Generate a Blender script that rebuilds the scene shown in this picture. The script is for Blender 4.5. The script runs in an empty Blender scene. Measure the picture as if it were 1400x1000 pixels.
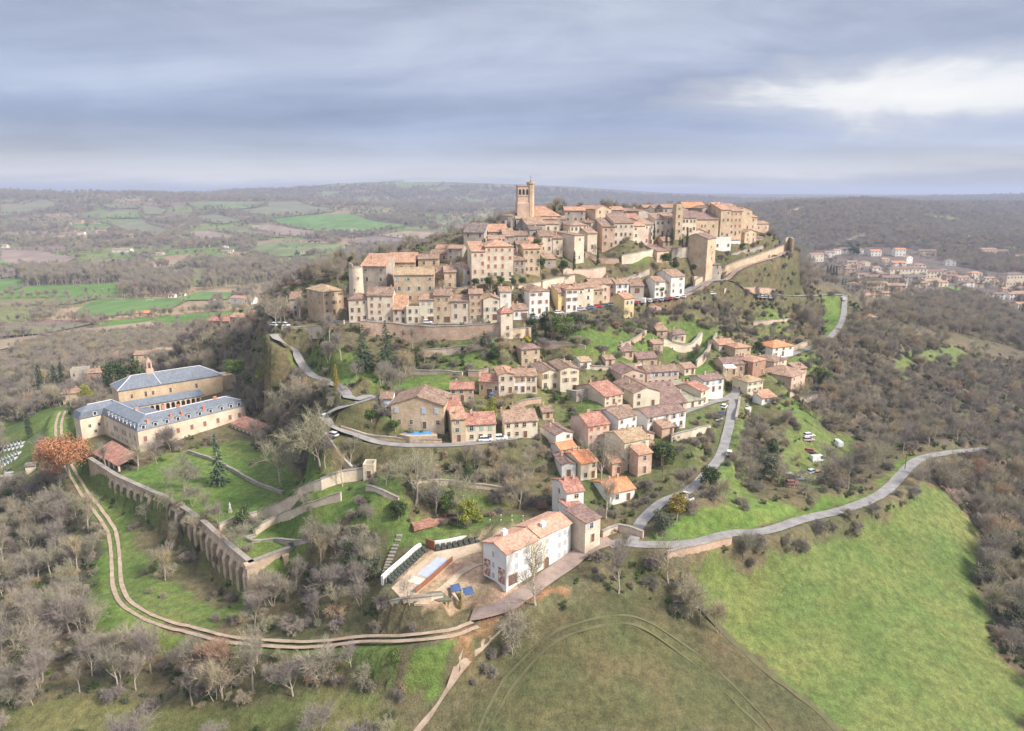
import bpy, bmesh, math, random
import numpy as np
from mathutils import Vector, Matrix

# ---------------------------------------------------------------- camera, sky, sun, exposure
scene = bpy.context.scene
COL = scene.collection
R = math.radians
F_PX, PITCH, CAM_Z = 963.0, R(13.7), 85.0
cam_data = bpy.data.cameras.new('camera')
cam_data.sensor_fit = 'HORIZONTAL'
cam_data.sensor_width = 36.0
cam_data.lens = F_PX / 1400.0 * 36.0
cam_data.clip_start = 1.0
cam_data.clip_end = 90000.0
cam = bpy.data.objects.new('camera', cam_data)
cam.location = (0, 0, CAM_Z)
cam.rotation_euler = (R(90) - PITCH, 0, 0)
COL.objects.link(cam)
scene.camera = cam

SUN_EL, SUN_AZ = R(40), R(112)        # azimuth measured clockwise from +Y (towards the right)
sun_data = bpy.data.lights.new('sun', 'SUN')
sun_data.energy = 2.1
sun_data.angle = R(12)
sun_data.color = (1.0, 0.93, 0.84)
sun = bpy.data.objects.new('sun', sun_data)
sun.rotation_euler = (R(90) - SUN_EL, 0, math.pi - SUN_AZ)
sun.location = (300, 100, 400)
COL.objects.link(sun)

scene.view_settings.view_transform = 'Standard'
scene.view_settings.look = 'None'
scene.view_settings.gamma = 1.0
scene.view_settings.exposure = 1.68
scene.render.engine = 'CYCLES'
scene.cycles.max_bounces = 5
scene.cycles.diffuse_bounces = 3
scene.cycles.glossy_bounces = 2
scene.cycles.transmission_bounces = 2
scene.cycles.transparent_max_bounces = 6
scene.cycles.volume_bounces = 0
scene.cycles.use_denoising = True
scene.cycles.use_adaptive_sampling = True
scene.cycles.adaptive_threshold = 0.008


class NT:
    """small helper for node trees"""
    def __init__(self, tree):
        self.t = tree
        self.n = tree.nodes
        self.l = tree.links

    def node(self, kind, **kw):
        nd = self.n.new(kind)
        for k, v in kw.items():
            if k == 'ins':
                for i, val in v.items():
                    if isinstance(val, bpy.types.NodeSocket):
                        self.l.new(val, nd.inputs[i])
                    else:
                        nd.inputs[i].default_value = val
            else:
                setattr(nd, k, v)
        return nd

    def noise(self, vec, scale, detail=3.0, rough=0.55, dist=0.0):
        ins = {'Scale': scale, 'Detail': detail, 'Roughness': rough, 'Distortion': dist}
        if vec is not None:
            ins['Vector'] = vec
        return self.node('ShaderNodeTexNoise', ins=ins).outputs['Fac']

    def ramp(self, fac, stops, interp='LINEAR'):
        nd = self.node('ShaderNodeValToRGB')
        nd.color_ramp.interpolation = interp
        el = nd.color_ramp.elements
        while len(el) < len(stops):
            el.new(0.5)
        for e, (p, c) in zip(el, stops):
            e.position = p
            e.color = (c[0], c[1], c[2], 1) if hasattr(c, '__len__') else (c, c, c, 1)
        self.l.new(fac, nd.inputs[0])
        return nd.outputs[0]

    def mix(self, fac, a, b, mode='MIX'):
        nd = self.node('ShaderNodeMix', data_type='RGBA', blend_type=mode)
        for i, val in ((0, fac), (6, a), (7, b)):
            if isinstance(val, bpy.types.NodeSocket):
                self.l.new(val, nd.inputs[i])
            elif i == 0:
                nd.inputs[i].default_value = val
            else:
                nd.inputs[i].default_value = (val[0], val[1], val[2], 1)
        return nd.outputs[2]

    def math(self, op, a, b=0.0, c=None):
        nd = self.node('ShaderNodeMath', operation=op)
        for i, val in ((0, a), (1, b), (2, c)):
            if val is None:
                continue
            if isinstance(val, bpy.types.NodeSocket):
                self.l.new(val, nd.inputs[i])
            else:
                nd.inputs[i].default_value = val
        return nd.outputs[0]


def lin(r, g, b):
    def f(c):
        c /= 255.0
        return c / 12.92 if c <= 0.04045 else ((c + 0.055) / 1.055) ** 2.4
    return (f(r), f(g), f(b))


# sky: a Nishita sky seen through a broken layer of stratus cloud
world = bpy.data.worlds.new('World')
scene.world = world
world.use_nodes = True
w = NT(world.node_tree)
for nd in list(w.n):
    w.n.remove(nd)
sky = w.node('ShaderNodeTexSky', sky_type='NISHITA', sun_disc=False, sun_elevation=SUN_EL,
             sun_rotation=SUN_AZ, altitude=200, air_density=1.0, dust_density=2.0)
geo = w.node('ShaderNodeTexCoord')
sep = w.node('ShaderNodeSeparateXYZ', ins={0: geo.outputs['Generated']})
zc = w.math('MAXIMUM', sep.outputs[2], 0.0)
den = w.math('ADD', zc, 0.10)
cx = w.math('DIVIDE', sep.outputs[0], den)
cy = w.math('DIVIDE', sep.outputs[1], den)
cv = w.node('ShaderNodeCombineXYZ', ins={0: cx, 1: cy, 2: 0.0}).outputs[0]
mapn = w.node('ShaderNodeMapping', ins={0: cv, 'Rotation': (0, 0, R(-14)), 'Scale': (0.34, 0.62, 1.0), 'Location': (3.4, 0.2, 0)})
n1 = w.noise(mapn.outputs[0], 0.9, 9.0, 0.58, 0.5)
mapn2 = w.node('ShaderNodeMapping', ins={0: cv, 'Rotation': (0, 0, R(-5)), 'Scale': (0.13, 0.70, 1.0), 'Location': (7.3, 1.9, 0)})
n2 = w.noise(mapn2.outputs[0], 1.0, 5.0, 0.5, 0.2)
mapn3 = w.node('ShaderNodeMapping', ins={0: geo.outputs['Generated'], 'Rotation': (0, R(8), 0), 'Scale': (2.6, 2.6, 9.5)})
n3 = w.noise(mapn3.outputs[0], 1.6, 9.0, 0.6, 0.6)
nn = w.math('ADD', w.math('ADD', w.math('MULTIPLY', n1, 0.46), w.math('MULTIPLY', n2, 0.24)), w.math('MULTIPLY', n3, 0.30))
# layers of stratus: paler low down, a slate-blue band, then softer grey above
lay = w.ramp(w.math('ADD', zc, w.math('MULTIPLY', w.math('SUBTRACT', nn, 0.5), 0.10)),
             [(0.0, lin(220, 221, 224)), (0.026, lin(236, 233, 230)), (0.052, lin(190, 197, 213)), (0.085, lin(165, 177, 207)), (0.15, lin(177, 186, 208)), (0.24, lin(192, 198, 212)), (0.6, lin(200, 204, 214))])
var = w.ramp(nn, [(0.36, lin(178, 182, 194)), (0.50, lin(222, 224, 230)), (0.62, lin(255, 255, 255))])
cloud = w.mix(1.0, lay, var, 'MULTIPLY')
cloud = w.mix(1.0, cloud, (1.30, 1.29, 1.27), 'MULTIPLY')
# the thin bright place where the cloud is lit from behind (low on the right)
bd = Vector((0.50, 0.85, 0.108)).normalized()
sub = w.node('ShaderNodeVectorMath', operation='SUBTRACT', ins={0: geo.outputs['Generated'], 1: bd})
mul = w.node('ShaderNodeVectorMath', operation='MULTIPLY', ins={0: sub.outputs[0], 1: (2.7, 2.7, 19.0)})
ln_ = w.node('ShaderNodeVectorMath', operation='LENGTH', ins={0: mul.outputs[0]})
wob = w.math('ADD', ln_.outputs['Value'], w.math('ADD', w.math('MULTIPLY', w.math('SUBTRACT', n2, 0.5), 1.2), w.math('MULTIPLY', w.math('SUBTRACT', n3, 0.5), 1.6)))
br = w.ramp(wob, [(0.0, 0.95), (0.35, 0.8), (0.65, 0.3), (1.0, 0.0)])
cloud = w.mix(br, cloud, (1.12, 1.10, 1.06))
zen = w.ramp(zc, [(0.0, 0.315), (0.25, 0.315), (0.62, 0.60), (1.0, 0.66)])
bg_c = w.node('ShaderNodeBackground', ins={0: cloud, 1: zen})
bg_s = w.node('ShaderNodeBackground', ins={0: sky.outputs[0], 1: 0.05})
mixs = w.node('ShaderNodeMixShader', ins={0: 0.86, 1: bg_s.outputs[0], 2: bg_c.outputs[0]})
outw = w.node('ShaderNodeOutputWorld', ins={0: mixs.outputs[0]})

# ---------------------------------------------------------------- the land: heights surveyed at points, then a smooth sheet through them
SP, CP = math.sin(PITCH), math.cos(PITCH)


def ray(px, py):
    u, v = (px - 700.0) / F_PX, (py - 500.0) / F_PX
    return np.array([u, CP - v * SP, -SP - v * CP])


def proj(x, y, z):
    zd = y * CP + (CAM_Z - z) * SP
    return 700 + F_PX * x / zd, 500 + F_PX * ((CAM_Z - z) * CP - y * SP) / zd, zd


SURVEY = [  # (view direction, height)
 (700,800,0),(740,790,0),(600,790,-.5),(570,800,-.8),(820,745,1.5),(860,740,1.5),(680,830,-2),(780,770,.5),
 (660,850,-5),(560,870,-7),(470,882,-10),(380,885,-13),(290,872,-16),(230,850,-18),(180,820,-19),(160,760,-19),(130,700,-17),
 (105,655,-15),(85,610,-13),(80,575,-12.5),(60,585,-19),
 (345,818,-18.5),(300,775,-18),(250,715,-16.5),(190,668,-14),
 (220,610,-8.5),(330,585,-8.5),(300,660,-8),(350,720,-7.5),(300,520,-8),
 (430,640,2),(380,660,-4.5),(400,630,-2),(500,690,-4.5),(450,720,-7),(530,660,2),(560,640,4),
 (450,590,15),(445,576,15.5),(520,603,14.5),(600,608,13.5),(680,603,12.5),(740,595,11.5),
 (600,660,5),(600,740,1),(560,720,.5),(700,680,4),(770,720,3),(640,640,7),(520,640,4),(430,610,7),(410,590,6.5),(500,760,-4),(460,790,-9),(420,840,-13),(520,830,-5),
 (790,610,9),(870,640,4),(850,690,3),(800,700,3),(900,600,6),(930,640,2),(900,690,1.5),(960,660,1),(1000,600,2),(1005,560,4.5),
 (1010,535,6),(960,560,6),(960,530,9),(1060,560,4),(1090,540,5),(1020,510,9),(1060,490,11),(1080,480,12),(1130,468,15),(1150,440,17),(1155,410,20),
 (1110,520,7),(1120,580,-2),(1100,620,-4),(1180,630,-5),(1150,660,-5),(1050,690,1),(950,742,1.5),(1020,730,0),(1100,710,-2),
 (1180,690,-3),(1220,665,-3.5),(1245,640,-4),(1270,625,-4),(1300,619,-4.5),(1340,615,-6),(1040,640,0),(1060,600,1),(1230,600,-8),
 (1000,770,-6),(950,800,-6),(1150,760,-9),(1270,670,-6.5),(1100,850,-14),(1000,900,-14),(1100,980,-20),(1300,900,-24),(1350,800,-22),
 (1390,950,-30),(1300,720,-13),(1200,720,-8),
 (800,830,-5),(850,900,-10),(700,960,-12),(900,980,-15),(600,930,-10),(600,1000,-15),(900,780,-3),(840,770,-2),(700,880,-7.5),
 (250,980,-22),(50,960,-26),(450,980,-16),(450,930,-14),(250,900,-20),(120,900,-24),
 (50,750,-26),(20,850,-28),(100,800,-24),(60,680,-24),(20,620,-26),(40,580,-26),(20,660,-26),(50,530,-26),
 (120,530,-20),(150,510,-22),(250,475,-20),(330,480,7),(350,472,17),(300,500,-6),(320,490,2),(340,500,8),(352,520,6),(362,540,3.5),(340,550,-3),(380,560,1.5),(350,600,-6),(336,520,1),(110,560,-15),
 (375,465,25),(400,492,20),(440,520,18.5),(480,532,17.5),(510,541,17),(490,555,15.7),
 (370,440,31.5),(352,446,25),(440,435,33),(400,447,32),(490,437,36.5),(540,440,36.5),(600,440,37),(680,437,37),(760,430,36.5),(820,418,37),(880,410,37.5),
 (920,405,37.5),(960,400,37.5),(1000,400,36),(1060,402,32.5),(1130,403,25),(990,378,44.5),(1080,345,53.5),(1030,363,48.5),(1010,390,39.5),(1050,385,39),
 (560,475,27),(560,500,24),(540,525,19.5),(600,480,28),(700,470,29),(640,510,23),(700,540,19),(650,550,18),(770,528,20),(840,470,28),
 (840,500,21),(780,470,29),(900,450,30),(900,480,22),(950,470,20),(1000,450,22),(1060,440,22),(1000,420,29),(1100,430,19),(1100,460,14),(950,430,29),
 (860,540,12),(820,560,12),(900,520,13),(850,520,16),(760,580,13),(430,470,28),(440,490,24),
 (560,422,40),(500,405,42),(680,387,49),(640,395,47),(620,340,59),(740,380,48),(720,350,58),(720,312,68),(700,330,63),(780,380,47),(800,340,59),
 (860,340,59),(850,375,46),(900,345,57),(950,370,46.5),(970,335,59),(1020,325,61),(1050,335,56.5),
 (850,300,72),(900,300,72),(950,300,71),(800,305,70),
 (150,420,-38),(300,420,-36),(100,460,-36),(20,400,-38),(300,390,-38),(20,340,-30),(150,340,-28),(300,350,-32),(420,400,-38),(420,350,-28),
 (500,330,-20),(560,325,-17),(450,300,8),(350,300,5),(400,285,32),(200,290,20),(100,290,20),(50,275,50),(20,450,-36),(200,450,-35),(280,440,-32),
 (1250,370,-18),(1200,370,-15),(1350,350,-15),(1390,390,-22),(1250,340,-5),(1380,330,0),(1120,340,-10),(1100,400,27),(1120,385,15),(1120,370,-5),
 (1290,410,-5),(1350,430,-12),(1250,470,-1),(1200,440,9),(1185,432,14),(1300,500,-10),(1390,500,-20),(1200,540,-6),(1300,570,-13),(1390,620,-20),
 (1340,660,-14),(1390,720,-24),
]
RIDGES = [  # (view direction, distance)
 (20,266,3300),(130,266,3400),(220,268,3500),(300,274,3000),(0,266,3400),(300,264,4800),(380,260,5200),(420,255,5200),(460,251,5000),(560,248.5,5000),(620,249.5,5000),
 (680,252,5000),(740,253,5000),(800,257.5,5200),(850,261,5400),(900,264,5600),(950,266,6000),(560,285,3100),(600,272,3900),(500,277,3600),(660,300,2300),(660,285,3000),
 (850,280,3800),(950,290,2800),(1000,272,5200),(1100,277,2500),(1180,276,2000),(1250,282,1900),(1150,300,1550),(1300,312,1600),(1390,283,2400),(1330,292,2000),
 (1100,268,5600),(1200,269,5200),(1300,269,5000),(1400,271,4600),(1240,267.5,6500),(1050,266,7500),
]
WORLD_PTS = [  # (x, y, z): the far side of the hill and the ground beyond the picture
 (0,440,66),(70,450,68),(140,450,62),(-60,420,50),(-20,520,34),(80,540,40),(170,520,38),(-60,640,-12),(80,700,-16),(220,640,0),(-150,520,-20),
 (0,900,-36),(200,1000,-25),(-300,900,-37),(0,1500,-20),(300,1500,-5),
 (-80,60,-32),(0,60,-28),(100,60,-34),(-200,80,-36),(220,90,-46),(-400,150,-36),(400,200,-44),(0,-200,-50),(-600,-200,-50),(600,-200,-55),
 (-700,500,-36),(700,500,-30),(600,350,-34),
 (-6000,9000,70),(0,11000,90),(6000,9000,75),(-9000,20000,80),(9000,20000,80),(0,26000,80),(-5000,3500,60),(5000,3500,70),(-9000,6000,70),(9000,6000,70),
]
_pts = []
for px, py, z in SURVEY:
    d = ray(px, py)
    t = (CAM_Z - z) / -d[2]
    _pts.append((d[0] * t, d[1] * t, z))
for px, py, t in RIDGES:
    d = ray(px, py)
    _pts.append((d[0] * t, d[1] * t, CAM_Z + d[2] * t))
_pts = np.array(_pts + WORLD_PTS, float)


def warp(x, y):
    yy = np.maximum(y, -190) + 260.0
    return np.stack([9.0 * np.arcsinh(x / yy), 9.0 * np.log(yy / 260.0)], -1)


def _phi(r2):
    return 0.5 * r2 * np.log(r2 + 1e-9)


_P = warp(_pts[:, 0], _pts[:, 1])
_n = len(_P)
_K = _phi(((_P[:, None] - _P[None]) ** 2).sum(-1)) + np.eye(_n) * 0.004
_Q = np.hstack([np.ones((_n, 1)), _P])
_A = np.zeros((_n + 3, _n + 3))
_A[:_n, :_n] = _K
_A[:_n, _n:] = _Q
_A[_n:, :_n] = _Q.T
_w = np.linalg.solve(_A, np.concatenate([_pts[:, 2], np.zeros(3)]))


def base_height(x, y):
    x = np.asarray(x, float)
    y = np.asarray(y, float)
    sh = x.shape
    q = warp(x.ravel(), y.ravel())
    out = np.empty(len(q))
    for i in range(0, len(q), 20000):
        s = q[i:i + 20000]
        r2 = (s[:, :1] - _P[:, 0]) ** 2 + (s[:, 1:] - _P[:, 1]) ** 2
        out[i:i + 20000] = _phi(r2) @ _w[:_n] + _w[_n] + s @ _w[_n + 1:]
    return out.reshape(sh)


def vnoise(x, y, scale, seed=0):
    """smooth value noise in [-1, 1]"""
    x = np.asarray(x, float) / scale + seed * 17.3
    y = np.asarray(y, float) / scale - seed * 9.7
    xi, yi = np.floor(x), np.floor(y)
    fx, fy = x - xi, y - yi
    fx, fy = fx * fx * (3 - 2 * fx), fy * fy * (3 - 2 * fy)

    def h(a, b):
        s = np.sin(a * 127.1 + b * 311.7 + seed * 74.7) * 43758.5453
        return (s - np.floor(s)) * 2 - 1
    return (h(xi, yi) * (1 - fx) + h(xi + 1, yi) * fx) * (1 - fy) + (h(xi, yi + 1) * (1 - fx) + h(xi + 1, yi + 1) * fx) * fy


def _axis(lo, hi, step, lo_end, hi_end, g_lo, g_hi):
    a = list(np.arange(lo, hi + step / 2, step))
    s, v = step, a[0]
    left = []
    while v > lo_end:
        s *= g_lo
        v -= s
        left.append(v)
    s, v = step, a[-1]
    right = []
    while v < hi_end:
        s *= g_hi
        v += s
        right.append(v)
    return np.array(left[::-1] + a + right)


GX = _axis(-270, 340, 1.5, -16000, 16000, 1.05, 1.05)
GY = _axis(95, 480, 1.5, -400, 28000, 1.12, 1.028)
_XX, _YY = np.meshgrid(GX, GY)
GZ = base_height(_XX, _YY)
GZ += (np.clip((_YY - 900) / 800, 0, 1)) * (vnoise(_XX, _YY, 420, 1) * 6 + vnoise(_XX, _YY, 170, 2) * 2)
_hill = np.clip((_YY - 1300) / 900, 0, 1) * np.clip((4200 - _YY) / 800, 0, 1) * np.clip((_XX - .1 * _YY) / 500, 0, 1)
GZ -= _hill * (np.abs(vnoise(_XX + .4 * _YY, _YY * .45, 330, 51)) * 26 + np.abs(vnoise(_XX - .3 * _YY, _YY * .5, 150, 52)) * 10)
GZ += np.clip(1.4 - _YY / 900, 0.2, 1) * (vnoise(_XX, _YY, 23, 3) * 0.5 + vnoise(_XX, _YY, 7, 4) * 0.2)


def sample(x, y, grid=None):
    g = GZ if grid is None else grid
    x = np.asarray(x, float)
    y = np.asarray(y, float)
    i = np.clip(np.searchsorted(GX, x) - 1, 0, len(GX) - 2)
    j = np.clip(np.searchsorted(GY, y) - 1, 0, len(GY) - 2)
    fx = np.clip((x - GX[i]) / (GX[i + 1] - GX[i]), 0, 1)
    fy = np.clip((y - GY[j]) / (GY[j + 1] - GY[j]), 0, 1)
    return (g[j, i] * (1 - fx) + g[j, i + 1] * fx) * (1 - fy) + (g[j + 1, i] * (1 - fx) + g[j + 1, i + 1] * fx) * fy


_T = np.concatenate([np.arange(95, 620, 0.7), 620 * 1.004 ** np.arange(0, 950)])


def hit(px, py, dmin=0.0):
    """where a line of sight meets the ground (first crossing beyond dmin)"""
    d = ray(px, py)
    T = _T[_T > dmin]
    x, y, z = d[0] * T, d[1] * T, CAM_Z + d[2] * T
    below = z < sample(x, y)
    if not below.any():
        return None
    k = int(np.argmax(below))
    if k == 0:
        t = T[0]
    else:
        a, b = T[k - 1], T[k]
        for _ in range(12):
            m = 0.5 * (a + b)
            if CAM_Z + d[2] * m < sample(d[0] * m, d[1] * m):
                b = m
            else:
                a = m
        t = b
    return Vector((d[0] * t, d[1] * t, CAM_Z + d[2] * t))


def at_depth(px, py, t):
    d = ray(px, py)
    return Vector((d[0] * t, d[1] * t, CAM_Z + d[2] * t))


def ground(x, y):
    return float(sample(x, y))

# ---------------------------------------------------------------- where every house stands (survey of the town)
G_LOW, G_UP, G_TOP, G_SLOPE, G_GATE, G_BEHIND = ('houses along the lower street', 'houses on the tier above the lower street',
    'houses of the upper town', 'houses on the slope below the town', 'houses around the lower crossroads', 'houses near the abbey')
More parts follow.
